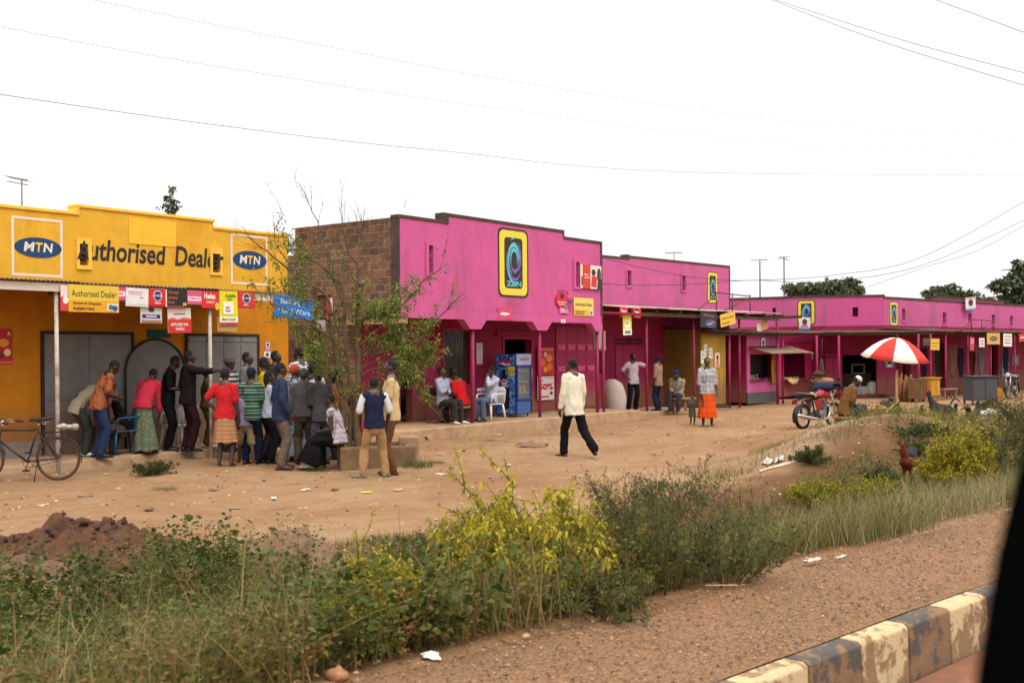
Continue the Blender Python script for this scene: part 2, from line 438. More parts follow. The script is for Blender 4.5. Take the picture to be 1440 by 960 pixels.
# ------------------------------------------------------------------ light, sky, camera
SUN_EL, SUN_AZ = R(58), R(150)      # azimuth clockwise from +Y: high, behind the camera to the right
w = bpy.data.worlds.new('World'); SC.world = w; w.use_nodes = True
nt = w.node_tree; bg = nt.nodes['Background']
sky = nt.nodes.new('ShaderNodeTexSky'); sky.sky_type = 'NISHITA'; sky.sun_disc = False
sky.sun_elevation = SUN_EL; sky.sun_rotation = SUN_AZ; sky.air_density = 1.2; sky.dust_density = 4.; sky.ozone_density = 1.
hs = nt.nodes.new('ShaderNodeHueSaturation'); hs.inputs['Saturation'].default_value = .2; nt.links.new(sky.outputs[0], hs.inputs['Color'])
tc = nt.nodes.new('ShaderNodeTexCoord'); sz = nt.nodes.new('ShaderNodeSeparateXYZ'); nt.links.new(tc.outputs['Generated'], sz.inputs[0])
deck = ramp(nt, sz.outputs[2], [(0., (.40, .40, .40)), (.25, (.44, .44, .44)), (.6, (.75, .75, .75)), (1., (1., 1., 1.))])            # overcast: three times brighter overhead
dk = nt.nodes.new('ShaderNodeVectorMath'); dk.operation = 'SCALE'; dk.inputs['Scale'].default_value = 36.; nt.links.new(deck, dk.inputs[0])
cl = mixc(nt, .8, (1, 1, 1), (1, 1, 1)); nt.links.new(hs.outputs[0], cl.node.inputs[6]); nt.links.new(dk.outputs[0], cl.node.inputs[7])
nt.links.new(cl, bg.inputs['Color']); bg.inputs['Strength'].default_value = .1
sun = bpy.data.lights.new('sun', 'SUN'); sun.energy = 1.5; sun.angle = R(11); sun.color = (1, .95, .88)
so = bpy.data.objects.new('sun', sun); COL.objects.link(so)
dirv = Vector((math.sin(SUN_AZ)*math.cos(SUN_EL), math.cos(SUN_AZ)*math.cos(SUN_EL), math.sin(SUN_EL)))
so.rotation_euler = dirv.to_track_quat('Z', 'Y').to_euler(); so.location = dirv*60
cam = bpy.data.cameras.new('camera'); co = bpy.data.objects.new('camera', cam); COL.objects.link(co)
cam.sensor_width = 36.; cam.lens = 36*FPX/1440; cam.shift_y = 16/1440; cam.clip_start = .05; cam.clip_end = 3000
cam.dof.use_dof = True; cam.dof.focus_distance = 20; cam.dof.aperture_fstop = 4.0
co.location = (0, 0, H); co.rotation_euler = (Matrix.Rotation(R(90), 3, 'X')@Matrix.Rotation(-ROLL, 3, 'Z')).to_euler()
SC.camera = co
SC.view_settings.view_transform = 'Standard'; SC.view_settings.look = 'None'; SC.view_settings.exposure = -.24; SC.view_settings.gamma = 1.
SC.view_settings.use_curve_mapping = False
SC.cycles.max_bounces = 6; SC.cycles.diffuse_bounces = 3; SC.cycles.use_denoising = True
# ------------------------------------------------------------------ shared paints
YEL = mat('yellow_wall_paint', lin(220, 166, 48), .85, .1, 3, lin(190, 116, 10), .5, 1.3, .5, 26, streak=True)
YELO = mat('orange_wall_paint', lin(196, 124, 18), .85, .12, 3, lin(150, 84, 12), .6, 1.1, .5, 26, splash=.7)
YELT = mat('yellow_trim', lin(244, 190, 70), .8, .1, 6)
PNK = mat('pink_wall_paint', lin(198, 88, 142), .85, .08, 2, lin(146, 76, 98), .7, .8, .35, 18, streak=True)
PNKF = mat('faded_pink_paint', lin(194, 90, 140), .85, .08, 2, lin(150, 88, 108), .75, .8, .35, 18, streak=True)
CRM = mat('crimson_wall_paint', lin(146, 22, 66), .75, .14, 3, lin(92, 36, 44), .6, 1.3, .3, 20, streak=True, splash=.7)
CRMD = mat('crimson_door_paint', lin(156, 34, 80), .6, .12, 5, lin(120, 40, 60), .5, 1.6, .2, 30, streak=True, splash=.7)
COP = mat('dark_coping', lin(74, 62, 54), .9, .25, 8, lin(110, 90, 70), .5, 3, .4)
GREYST = mat('grey_steel_door', lin(124, 120, 116), .6, .1, 4, lin(92, 84, 76), .5, 1.5, .15, 20, streak=True, splash=.7)
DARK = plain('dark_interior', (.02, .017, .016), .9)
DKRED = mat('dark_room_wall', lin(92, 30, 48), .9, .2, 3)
CONC = mat('worn_concrete', lin(168, 136, 104), .95, .2, 4, lin(120, 88, 62), .6, 2, .5, 30)
TIN = mat('rusty_tin', lin(128, 104, 84), .7, .25, 5, lin(92, 56, 38), .8, 1.4, .2, 30, metal=.2)
TIND = mat('shaded_rusty_tin', lin(92, 70, 56), .8, .35, 4, lin(56, 38, 30), .8, 1.6, .3, 30)  # rusty tin with the shade of the roof undersides put into its colour
TINP = mat('pale_tin', lin(176, 160, 146), .6, .2, 5, lin(120, 90, 70), .7, 1.4, .2, 30, metal=.2)
WOOD = mat('raw_timber', lin(150, 112, 78), .85, .25, 7, lin(96, 68, 46), .6, 3, .4, 50)
WOODD = mat('dark_timber', lin(84, 62, 46), .9, .25, 7, lin(50, 38, 30), .6, 3, .4, 50)
OLV = mat('olive_board', lin(124, 96, 34), .8, .18, 3, lin(84, 60, 26), .6, 1.5, .3, 30, streak=True, splash=.7)
OLVL = mat('light_olive_board', lin(172, 138, 52), .8, .15, 3, lin(120, 92, 40), .5, 1.5, .3, 30, streak=True, splash=.7)
PIPE = mat('white_pipe', lin(196, 184, 170), .6, .15, 9, lin(110, 78, 56), .8, 4, .2)
PPIPE = mat('pink_pipe', lin(150, 40, 82), .6, .15, 9, lin(130, 60, 40), .85, 2.2, .2)
RUST = mat('rusty_iron', lin(96, 58, 42), .8, .3, 12)
PAPER = plain('paper', lin(226, 222, 216), .9)
def brickmat():
    m, nt, b = newmat('rough_brick', .95, 0, .1)
    sx = nt.nodes.new('ShaderNodeSeparateXYZ'); nt.links.new(objv(nt), sx.inputs[0])
    cb = nt.nodes.new('ShaderNodeCombineXYZ'); nt.links.new(sx.outputs[1], cb.inputs[0]); nt.links.new(sx.outputs[2], cb.inputs[1])
    wn = node(nt, 'ShaderNodeTexNoise', Scale=5., Detail=3.); nt.links.new(cb.outputs[0], wn.inputs['Vector'])
    mx = nt.nodes.new('ShaderNodeMix'); mx.data_type = 'VECTOR'; mx.inputs[0].default_value = .06
    nt.links.new(cb.outputs[0], mx.inputs[4]); nt.links.new(wn.outputs['Color'], mx.inputs[5]); vec = mx.outputs[1]
    br = node(nt, 'ShaderNodeTexBrick', Scale=1.)
    nt.links.new(vec, br.inputs['Vector'])
    for k, v in (('Color1', (*lin(148, 106, 76), 1)), ('Color2', (*lin(104, 84, 70), 1)), ('Mortar', (*lin(158, 138, 118), 1)), ('Mortar Size', .014), ('Brick Width', .29), ('Row Height', .155), ('Bias', .0), ('Mortar Smooth', .3)):
        br.inputs[k].default_value = v
    n = nz(nt, vec, 2.2, 6, .7); n2 = nz(nt, vec, 14, 5, .7)
    c = mixc(nt, ramp(nt, n, [(.46, (0, 0, 0)), (.68, (.8,)*3)]), br.outputs['Color'], lin(62, 50, 44))
    c = mixc(nt, ramp(nt, n2, [(.5, (0, 0, 0)), (.7, (.8,)*3)]), c, lin(106, 80, 60))
    mr = node(nt, 'ShaderNodeMapRange'); nt.links.new(sx.outputs[2], mr.inputs[0]); mr.inputs[1].default_value = 4.0; mr.inputs[2].default_value = 4.9
    mr.inputs[3].default_value = 0; mr.inputs[4].default_value = .55
    a = nt.nodes.new('ShaderNodeMath'); a.operation = 'MULTIPLY'; nt.links.new(mr.outputs[0], a.inputs[0]); nt.links.new(ramp(nt, n2, [(.3, (0, 0, 0)), (.6, (1, 1, 1))]), a.inputs[1])
    c = mixc(nt, a.outputs[0], c, lin(58, 46, 38))
    nt.links.new(c, b.inputs['Base Color'])
    h = nt.nodes.new('ShaderNodeMath'); h.operation = 'SUBTRACT'; nt.links.new(n2, h.inputs[0]); nt.links.new(br.outputs['Fac'], h.inputs[1])
    bump(nt, b, h.outputs[0], .9, .03); return m
BRICK = brickmat()

def corr(x0, x1, y0, y1, z0, z1, name, m, parent, pitch=.076, amp=.011, rag=.02):
    """corrugated sheet, ridges running from front (y0,z0) to back (y1,z1)"""
    mb = MB(); n = max(8, int((x1-x0)/pitch*6)); r = random.Random(int(x0*100)+7)
    e = [r.uniform(-rag, rag) for _ in range(int((x1-x0)/.7)+2)]
    sag = [r.uniform(-.012, .012) for _ in range(int((x1-x0)/.7)+2)]
    for t in (0, .004):
        for j in (0, 1):
            for i in range(n+1):
                x = x0+(x1-x0)*i/n; q = int((x-x0)/.7)
                mb.v.append((x, (y0+e[q]) if j == 0 else y1, (z0 if j == 0 else z1)+sag[q]+t+amp*math.sin(2*math.pi*x/pitch)))
    N = n+1
    for i in range(n):
        mb.f += [[i, N+i, N+i+1, i+1], [2*N+i, 2*N+i+1, 3*N+i+1, 3*N+i], [i, i+1, 2*N+i+1, 2*N+i], [N+i, 3*N+i, 3*N+i+1, N+i+1]]
        mb.m += [0]*4; mb.s += [True, True, False, False]
    return mb.build(name, m, parent)
def room(W, x0, x1, y0, y1, z0, z1, m, name='interior'):
    mb = MB(); t = .05
    mb.box(x0, x1, y1, y1+t, z0, z1); mb.box(x0-t, x0-.002, y0+.02, y1, z0, z1); mb.box(x1+.002, x1+t, y0+.02, y1, z0, z1)
    mb.box(x0, x1, y0+.02, y1, z1+.002, z1+t)
    return mb.build(name, m, W.root)
def vent(W, outer, slot, off, frame_m, back_m, name='vent', rows=5):
    xa, xb, za, zb = outer; a, b, c, d = slot; mb = MB()
    for q in ((xa, a, za, zb), (b, xb, za, zb), (a, b, za, c), (a, b, d, zb)):
        if q[1]-q[0] > .004 and q[3]-q[2] > .004: mb.box(q[0], q[1], off-.035, off-.003, q[2], q[3])
    f = mb.build('vent_frame', frame_m, W.root)
    g = MB()
    for k in range(rows):
        z = c+(d-c)*(k+.5)/rows; g.box(a, b, off+.05, off+.09, z-(d-c)/rows*.22, z+(d-c)/rows*.22)
    g.build('vent_block', back_m, f)
    return f
def post(W, x, y, z0, z1, r, m, name='post', lean=0.):
    mb = MB(); mb.tube([(x, y, z0), (x+lean*.5, y, (z0+z1)/2), (x+lean, y, z1)], r, 10); mb.tube([(x, y, z0), (x, y, z0+.012)], r*2, 10, 0, False)
    return mb.build(name, m, W.root)
def plank_door(W, x0, x1, z0, z1, y, n, m, name='door', hinge=None, trap=False):
    """shuttered door of n leaves with rails and a handle"""
    w = (x1-x0)/n; mb = MB()
    for k in range(n): mb.box(x0+k*w+.006, x0+(k+1)*w-.006, y-.03, y-.002, z0, z1)
    for k in range(n):
        for zz in (z0+.08, (z0+z1)/2, z1-.08): mb.box(x0+k*w+.03, x0+(k+1)*w-.03, y-.045, y-.029, zz-.03, zz+.03)
    o = mb.build(name, m, W.root, .004)
    h = MB(); h.box((x0+x1)/2-.06, (x0+x1)/2+.06, y-.075, y-.046, (z0+z1)/2+.06, (z0+z1)/2+.085); h.build('door_bolt', RUST, o, .003)
    if trap:
        for k in range(n):
            for zz in (z0+.5*(z1-z0), z0+.76*(z1-z0)):
                a = x0+k*w+.05; b = x0+(k+1)*w-.05
                t = MB(); t.prism([(a+.05, zz-.1), (b-.05, zz-.1), (b, zz+.06), (a, zz+.06)], y-.05, y-.032); t.build('door_panel', mat('pale_crimson', lin(204, 80, 124), .6), o)
    return o

# ------------------------------------------------------------------ yellow shop
def yellow_shop():
    W = Wall(G(30, 643, .15).xy, 37.5, 'yellow_shop', 'yellow painted shop with stepped parapet and oval blue emblems', 'shop')
    r = W.root
    xl, xr = -3.4, W.x(405, 0, 400)
    zA = W.z(240, 404)+.02; zS = (W.z(50, 301)+W.z(360, 325))/2; zM = W.z(200, 301.6)
    x1, x2 = W.x(111, 0, 300), W.x(300, 0, 315)
    doors = [W.rect(61, 470, 184, 640), W.rect(263.5, 472.5, 361, 640)]
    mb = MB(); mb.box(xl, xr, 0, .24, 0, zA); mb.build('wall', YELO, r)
    v1, v2 = W.rect(111, 343, 123, 373), W.rect(298, 357, 309, 383)
    s1 = W.rect(107, 336, 128, 379); s2 = W.rect(295, 349, 312, 387)
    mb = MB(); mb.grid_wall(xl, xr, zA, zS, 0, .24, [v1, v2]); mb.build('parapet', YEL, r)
    mb = MB(); mb.box(x1, x2, 0, .24, zS, zM); mb.build('parapet_step', YEL, r)
    mb = MB()
    mb.box(xl, x1, -.03, .27, zS, zS+.06); mb.box(x2, xr+.03, -.03, .27, zS, zS+.06); mb.box(x1-.07, x2+.03, -.03, .27, zM, zM+.06); mb.box(x1-.07, x1-.002, -.03, .27, zS+.06, zM); mb.build('coping', YELT, r, .01)
    for s_, v_ in ((s1, v1), (s2, v2)): vent(W, s_, v_, 0, YELT, BRICK, rows=4)
    mb = MB(); mb.box(xl, xr, .25, .28, zA, zS-.05); mb.build('vent_backing', DARK, r)
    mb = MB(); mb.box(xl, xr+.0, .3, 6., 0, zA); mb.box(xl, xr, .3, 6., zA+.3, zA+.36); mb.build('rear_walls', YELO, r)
    mb = MB(); mb.box(xl, doors[0][0]-.02, -.016, -.002, 0, .42); mb.build('plinth', mat('grey_plinth', lin(136, 124, 112), .9, .15, 4, lin(110, 84, 62), .6, 2), r)
    # painted squares, emblems and words
    WHT = plain('painted_white', lin(232, 214, 196), .8)
    BLU = plain('emblem_blue', lin(10, 62, 104), .6); INK = plain('painted_ink', lin(46, 40, 40), .8)
    for q, e in ((( 16, 306.5, 88, 389), (20, 334, 86.5, 362.5)), ((324.5, 331, 376, 400.5), (327.5, 353, 374.5, 379))):
        a, b, c, d = W.rect(*q); t = .045; mb = MB()
        for k in ((a, b, d-t, d), (a, b, c, c+t), (a, a+t, c+t, d-t), (b-t, b, c+t, d-t)): mb.box(k[0], k[1], -.006, -.002, k[2], k[3])
        mb.build('painted_square', WHT, r)
        a, b, c, d = W.rect(*e); mb = MB(); cx, cz, rx, rz_ = (a+b)/2, (c+d)/2, (b-a)/2, (d-c)/2
        mb.prism([(cx+rx*math.cos(2*math.pi*k/40), cz+rz_*math.sin(2*math.pi*k/40)) for k in range(40)], -.008, -.003)
        em = mb.build('emblem', BLU, r); tm = MB()
        for ch, f0, f1, mi in (('M', -.62, -.16, 0), ('T', -.12, .18, 1), ('N', .2, .62, 0)):
            put_text(tm, ch, cx+f0*rx, cx+f1*rx, cz-.42*rz_, cz+.5*rz_, -.011, mi, .03, .12)
        tm.build('emblem_lettering', [WHT, YELT], em)
    mb = MB(); xa, xb = W.x(107, 0, 360), W.x(313, 0, 360); za, zb = W.z(210, 371.5), W.z(210, 342.5)
    xA = xa+.072*(xb-xa); xR = xb-.05*(xb-xa)
    put_text(mb, 'A', xa, xA, za, za+.86*(zb-za), -.040, 0, .022, .12); put_text(mb, 'uthorised', xA+.03, W.x(233, 0, 360), za, zb, -.006, 0, .022, .12); mb.build('painted_word', INK, r); mb = MB(); put_text(mb, 'Deale', W.x(246, 0, 360), xR-.03, za, zb, -.006, 0, .022, .12); put_text(mb, 'r', xR, xb, za, za+.66*(zb-za), -.040, 0, .022, .12)
    mb.build('painted_word', INK, r)
    a, b, c, d = W.rect(181, 309, 247, 345); mb = MB(); mb.box(a, b, -.012, -.002, c, d); mb.build('repair_patch', mat('patch_yellow', lin(244, 182, 52), .8, .08, 4), r)
    # doors
    for (a, b, c, d), n in zip(doors, (2, 4)):
        mb = MB(); t = .05
        for k in ((a-t, a, .0, d+t), (b, b+t, .0, d+t), (a, b, d, d+t)): mb.box(k[0], k[1], -.05, -.002, k[2], k[3])
        f = mb.build('door_frame', mat('dark_frame', lin(52, 44, 40), .8), r)
        plank_door(W, a, b, .02, d-.005, -.004, n, GREYST, 'steel_door')
    a, b, c, d = W.rect(174, 477, 258, 640); n = 24; cx = (a+b)/2; rr = (b-a)/2; zc = d-rr*.95
    arc = [(cx+rr*math.cos(math.pi*k/n), zc+rr*.95*math.sin(math.pi*k/n)) for k in range(n+1)]
    mb = MB(); mb.prism([(b, .02)]+arc+[(a, .02)][:1], -.06, -.034); ad = mb.build('arched_door', GREYST, r)
    mb = MB(); mb.tube([(b, -.065, .02)]+[(x, -.065, z) for x, z in arc]+[(a, -.065, .02)], .025, 6); mb.build('arch_edging', plain('black_rubber', (.012, .011, .011), .6), ad)
    a, b, c, d = W.rect(206, 463, 240, 475); mb = MB(); mb.box(a, b, -.006, -.002, c, d); mb.build('green_patch', plain('green_paint', lin(30, 84, 62), .8), r)
    # awning
    ya = -1.62; zf = W.z(240, 404.5, ya)
    xe = W.x(388, ya, 410)
    corr(xl, xe, ya-.06, .02, zf, zf+.10, 'awning_roof', TIN, r)
    mb = MB(); mb.box(xl, W.x(84, ya, 404)+.1, ya-.012, ya+.012, zf-.155, zf-.022); mb.box(W.x(84, ya, 404)+.11, xe, ya+.0, ya+.02, zf-.165, zf-.022); mb.build('fascia_board', mat('white_board', lin(206, 192, 178), .8, .1, 4, lin(150, 126, 104), .5, 2), r)
    for k in range(5):
        x = xl+.4+k*(xe-xl-.6)/4; mb = MB(); mb.box(x-.04, x+.04, ya+.03, -.002, zf-.11, zf-.03); mb.build('awning_beam', WOODD, r)
    post(W, W.x(84, ya, 520), ya+.06, -.16, zf-.03, .034, PIPE, lean=-.02)
    post(W, W.x(299.5, ya, 520), ya+.06, -.16, zf-.03, .034, PIPE, lean=-.02)
    # raised floor in front
    st = thing('shop_step', 'low earth-coloured concrete step along the yellow shop front', 'step', W.world(0, 0, -W.z0), W.rz)
    mb = MB(); n = 60; y0 = -1.25; x0 = xl; x3 = xr+.2
    for i in range(n+1):
        x = x0+(x3-x0)*i/n; e = .09*noise.noise(Vector((x*1.3, 3, 0)))+.03*noise.noise(Vector((x*5, 7, 0)))
        mb.v += [(x, y0+e-.05, -.1), (x, y0+e, .11), (x, y0+e+.07, .15), (x, -.001, .152)]
    for i in range(n):
        for k in range(3): mb.f.append([i*4+k, i*4+4+k, i*4+5+k, i*4+1+k]); mb.m.append(0); mb.s.append(False)
    mb.f += [[0, 1, 2, 3], [n*4+3, n*4+2, n*4+1, n*4]]; mb.m += [0, 0]; mb.s += [0, 0]
    mb.build('slab', CONC, st)
    W.z0 = 0; W.z0 = 0.
    return W, ya, zf
WY, yY, zfY = yellow_shop()

RED, WH, BLK, YE, PK, NV, CR, GN, OR = (212, 40, 40), (228, 222, 214), (34, 30, 30), (240, 206, 40), (222, 70, 120), (24, 34, 84), (236, 220, 180), (40, 120, 60), (236, 120, 40)
yo = yY-.05
def ysign(name, label, cat, px, base, items, tilt=0, off=None, g='signs hung along the yellow shop awning'):
    return sign(name, label, cat, WY, px, (yo if off is None else off), base, items, g, tilt)
ysign('hanging_sign', 'narrow red and white sign, first left of the wide yellow board', 'sign', (85, 401, 95, 437), (206, 60, 70), [('r', .0, .55, 1, 1, (226, 206, 206)), ('o', .7, .42, .4, .14, (238, 228, 224))])
ysign('hanging_sign', 'wide yellow board with dark words and small picture strip hung on the awning', 'sign', (96, 401, 167, 439), (222, 190, 62),
      [('r', 0, 0, 1, .43, (226, 160, 26)), ('t', 'Authorised Dealer', .06, .56, .95, .8, (70, 60, 40)), ('t', 'Airtime & Simpacks', .08, .24, .64, .38, (60, 46, 30), .02, 1), ('t', 'Available Here', .08, .07, .5, .2, (60, 46, 30), .02, 1), ('r', .75, .06, .98, .34, (220, 216, 206)), ('o', .83, .2, .05, .1, (90, 120, 60)), ('o', .91, .17, .06, .1, (50, 80, 160))])
ysign('hanging_sign', 'small pink sign with white band, right of the wide yellow board', 'sign', (166, 402, 177, 424), (224, 84, 128), [('r', 0, .35, .9, .65, (240, 230, 228)), ('r', .1, .46, .7, .55, (210, 60, 90)), ('r', 0, 0, 1, .1, (70, 60, 60))], off=yo+.02)
ysign('hanging_sign', 'white sheet with faint red heading hung slightly crooked', 'sign', (177, 405, 208.5, 431), (226, 220, 214), [('r', .08, .76, .75, .8, (200, 110, 110)), ('r', .14, .66, .7, .7, (220, 150, 150)), ('r', .62, .48, .76, .52, (120, 116, 120)), ('r', .05, .1, .95, .12, (190, 186, 182))], 1.5)
CIR = lambda nm: [('r', 0, 0, 1, .12, (190, 30, 36)), ('o', .5, .62, .25, .3, (206, 200, 206)), ('o', .5, .62, .2, .25, NV), ('r', .28, .56, .72, .68, (206, 200, 206)), ('t', 'bank', .33, .58, .67, .67, NV, .02, 1), ('t', nm, .33, .14, .68, .26, (244, 232, 228), .03, 1)]
ysign('hanging_sign', 'red sign with dark blue roundel, left of the black orange-lettered board', 'sign', (208.5, 406.5, 234, 431), RED, CIR('Easy')+[('r', .93, 0, 1, 1, (230, 222, 190))])
ysign('hanging_sign', 'black board with orange lettering and red foot strip', 'sign', (234.2, 406.5, 263, 432), (38, 34, 34), [('t', 'Orange', .08, .7, .58, .9, (190, 110, 60), .01, 1), ('t', 'airtime', .08, .44, .52, .62, (190, 110, 60), .01, 1), ('t', 'here', .08, .18, .36, .36, (190, 110, 60), .01, 1), ('r', 0, 0, .82, .07, (190, 50, 40)), ('r', .78, .1, .95, .26, (226, 170, 60))])
ysign('hanging_sign', 'pink sign with white band between the black board and the red one', 'sign', (263.2, 409.5, 283.5, 429), (220, 80, 120), [('r', .05, .3, .95, .62, (240, 222, 222)), ('t', 'ROMANTIC', .1, .4, .9, .56, (200, 50, 80), .02, 1), ('r', 0, 0, 1, .06, (60, 50, 50))])
ysign('hanging_sign', 'red sign with slanted white name and a yellow corner', 'sign', (283.5, 409.5, 308.5, 433), (214, 40, 36), [('t', 'Hedex', .14, .54, .78, .88, (244, 236, 232), .03, 1), ('r', .24, .36, .74, .4, (236, 206, 200)), ('r', .24, .28, .66, .31, (236, 206, 200)), ('o', .86, .12, .12, .22, (240, 196, 50))])
ysign('hanging_sign', 'dull brown card hung behind the tall yellow and green poster', 'sign', (306, 446, 333, 466), (186, 150, 84), [], off=yo+.03)
ysign('hanging_sign', 'tall yellow and green poster with a white card picture on it', 'sign', (308.5, 409.5, 334, 457), (226, 214, 30), [('r', 0, 0, 1, .08, (206, 50, 50)), ('r', 0, .08, 1, .24, (236, 234, 220)), ('t', 'Available', .3, .82, .9, .93, (50, 120, 40), .02, 1), ('t', 'Here', .42, .73, .7, .81, (50, 120, 40), .02, 1), ('r', .2, .32, .74, .68, (240, 240, 232)), ('t', 'BIC', .34, .46, .6, .55, (214, 60, 50), .04, 1), ('r', .3, .4, .58, .43, (60, 70, 140)), ('t', 'Made in Uganda', .12, .12, .86, .21, (50, 110, 90), .02, 1)], -1)
ysign('hanging_sign', 'red sign with dark blue roundel, last before the white board end', 'sign', (334.5, 410.7, 358, 433.7), RED, CIR('Easy'))
ysign('hanging_sign', 'small white sign with a blue word band hung in the second row', 'sign', (197.5, 432.5, 227.5, 454.5), (206, 198, 190), [('r', .08, .32, .92, .56, (30, 38, 110)), ('t', 'MEMBER', .25, .37, .76, .51, (220, 220, 230), .02, 1), ('o', .5, .86, .15, .14, (60, 50, 60)), ('r', .05, .02, .95, .2, (150, 116, 90))], off=yo+.05)
ysign('hanging_sign', 'white over red sign hung crooked in the second row', 'sign', (236, 433, 268.5, 468), (222, 206, 196), [('r', 0, 0, 1, .5, (206, 46, 42)), ('r', .25, .74, .75, .79, (120, 100, 96)), ('p', [(0, .5), (1, .5), (1, .56), (.7, .62), (.4, .54), (.2, .62), (0, .56)], (214, 90, 80)), ('t', 'KITUNZI WA', .12, .28, .86, .4, (244, 226, 216), .03, 1), ('t', 'WANGU', .3, .1, .68, .22, (244, 226, 216), .03, 1)], -2, off=yo+.05)
sign('hanging_sign', 'blue banner with white lettering among the tree twigs', 'sign', WY, (386, 417, 441, 448), yo, (14, 112, 200), [('t', 'Building', .14, .56, .66, .84, (210, 226, 240), 0, 1), ('t', 'Hard Ware', .1, .2, .92, .46, (210, 226, 240), 0, 1)], 'signs hung along the yellow shop awning', 4)
sign('poster', 'red poster with food pictures on the yellow wall at the left edge', 'poster', WY, (-8, 462, 17.5, 512), -.012, (190, 36, 32), [('t', 'A', .7, .8, .9, .92, (240, 220, 200), .02, 1), ('o', .5, .6, .3, .12, (226, 150, 60)), ('o', .7, .33, .2, .1, (240, 210, 160)), ('o', .3, .25, .22, .1, (120, 30, 30)), ('r', .05, .03, .95, .08, (226, 120, 90))])
sign('poster', 'small pink and white paper stuck high on the yellow wall end', 'poster', WY, (373, 481, 379.5, 493), -.012, (214, 140, 190), [('r', .1, .5, .9, .95, (230, 226, 226)), ('o', .5, .72, .25, .18, (60, 40, 60))])
sign('poster', 'small white paper with a dark head stuck low on the yellow wall end', 'poster', WY, (371, 494, 380.5, 503), -.012, (226, 222, 220), [('o', .5, .5, .22, .3, (70, 60, 70))])

# ------------------------------------------------------------------ pink shop with brick side
def coping_path(mb, pts, t, h, y0, y1):
    """strip laid along a stepped top (list of x,z)"""
    for (xa, za), (xb, zb) in zip(pts, pts[1:]):
        if abs(xa-xb) < .01: mb.box(xa-t, xa+t, y0, y1, min(za, zb)-.002, max(za, zb)-.003)
        else: mb.box(xa, xb, y0, y1, za, za+h)
def zain(W, px, off, big):
    a, b, c, d = W.rect(*px, off); r = W.root; cx, cz = (a+b)/2, (c+d)/2
    def rr(k, y0, y1, mi, mb):
        x0, x1, z0, z1 = a+k*(b-a), b-k*(b-a), c+k*(b-a)*.9, d-k*(b-a)*.9; q = .13*(b-a)*(1-k*2); P = []
        for px_, pz_, s in ((x1-q, z0+q, -90), (x1-q, z1-q, 0), (x0+q, z1-q, 90), (x0+q, z0+q, 180)):
            P += [(px_+q*math.cos(R(s+t)), pz_+q*math.sin(R(s+t))) for t in (0, 30, 60, 90)]
        mb.prism(P, y0, y1, mi)
    mats = [plain('panel_edge', lin(62, 48, 44), .8), plain('panel_yellow', lin(226, 206, 66), .8), plain('panel_black', lin(54, 46, 46), .8)]
    mb = MB(); rr(-.02, off-.006, off-.003, 0, mb); rr(.03, off-.009, off-.0065, 1, mb); rr(.19, off-.012, off-.0095, 2, mb)
    o = mb.build('painted_panel', mats, r)
    mb = MB(); w = b-a; h = d-c
    for k, (rad, a0, a1, wd, mi) in enumerate(((.20, -60, 250, .035, 0), (.27, 130, 330, .03, 1), (.13, -40, 230, .03, 0), (.24, -50, 60, .03, 1), (.31, 160, 300, .02, 0), (.17, 200, 360, .03, 1))):
        n = 16; P = []; Q = []
        for i in range(n+1):
            an = R(a0+(a1-a0)*i/n); rd = rad*(1+.25*i/n); th = wd*math.sin(math.pi*(i+.4)/(n+.8))
            P.append((cx+.02*w+(rd+th)*w*math.cos(an)*.8, cz+.06*h+(rd+th)*w*math.sin(an)*1.35)); Q.append((cx+.02*w+(rd-th)*w*math.cos(an)*.8, cz+.06*h+(rd-th)*w*math.sin(an)*1.35))
        for i in range(n):
            mb.prism([P[i], P[i+1], Q[i+1], Q[i]], off-.0150-.0012*k, off-.0135-.0012*k, mi)
    mb.prism([(cx-.12*w, cz+.33*h), (cx+.03*w, cz+.37*h), (cx+.06*w, cz+.39*h), (cx-.02*w, cz+.38*h)], off-.015, off-.0135, 0)
    put_text(mb, 'ZaiN', cx-.25*w, cx+.26*w, cz-.35*h, cz-.27*h, off-.016, 0, .03)
    mb.build('painted_swirl', [plain('turquoise_paint', lin(96, 190, 196), .7), plain('violet_paint', lin(120, 96, 176), .7)], o)
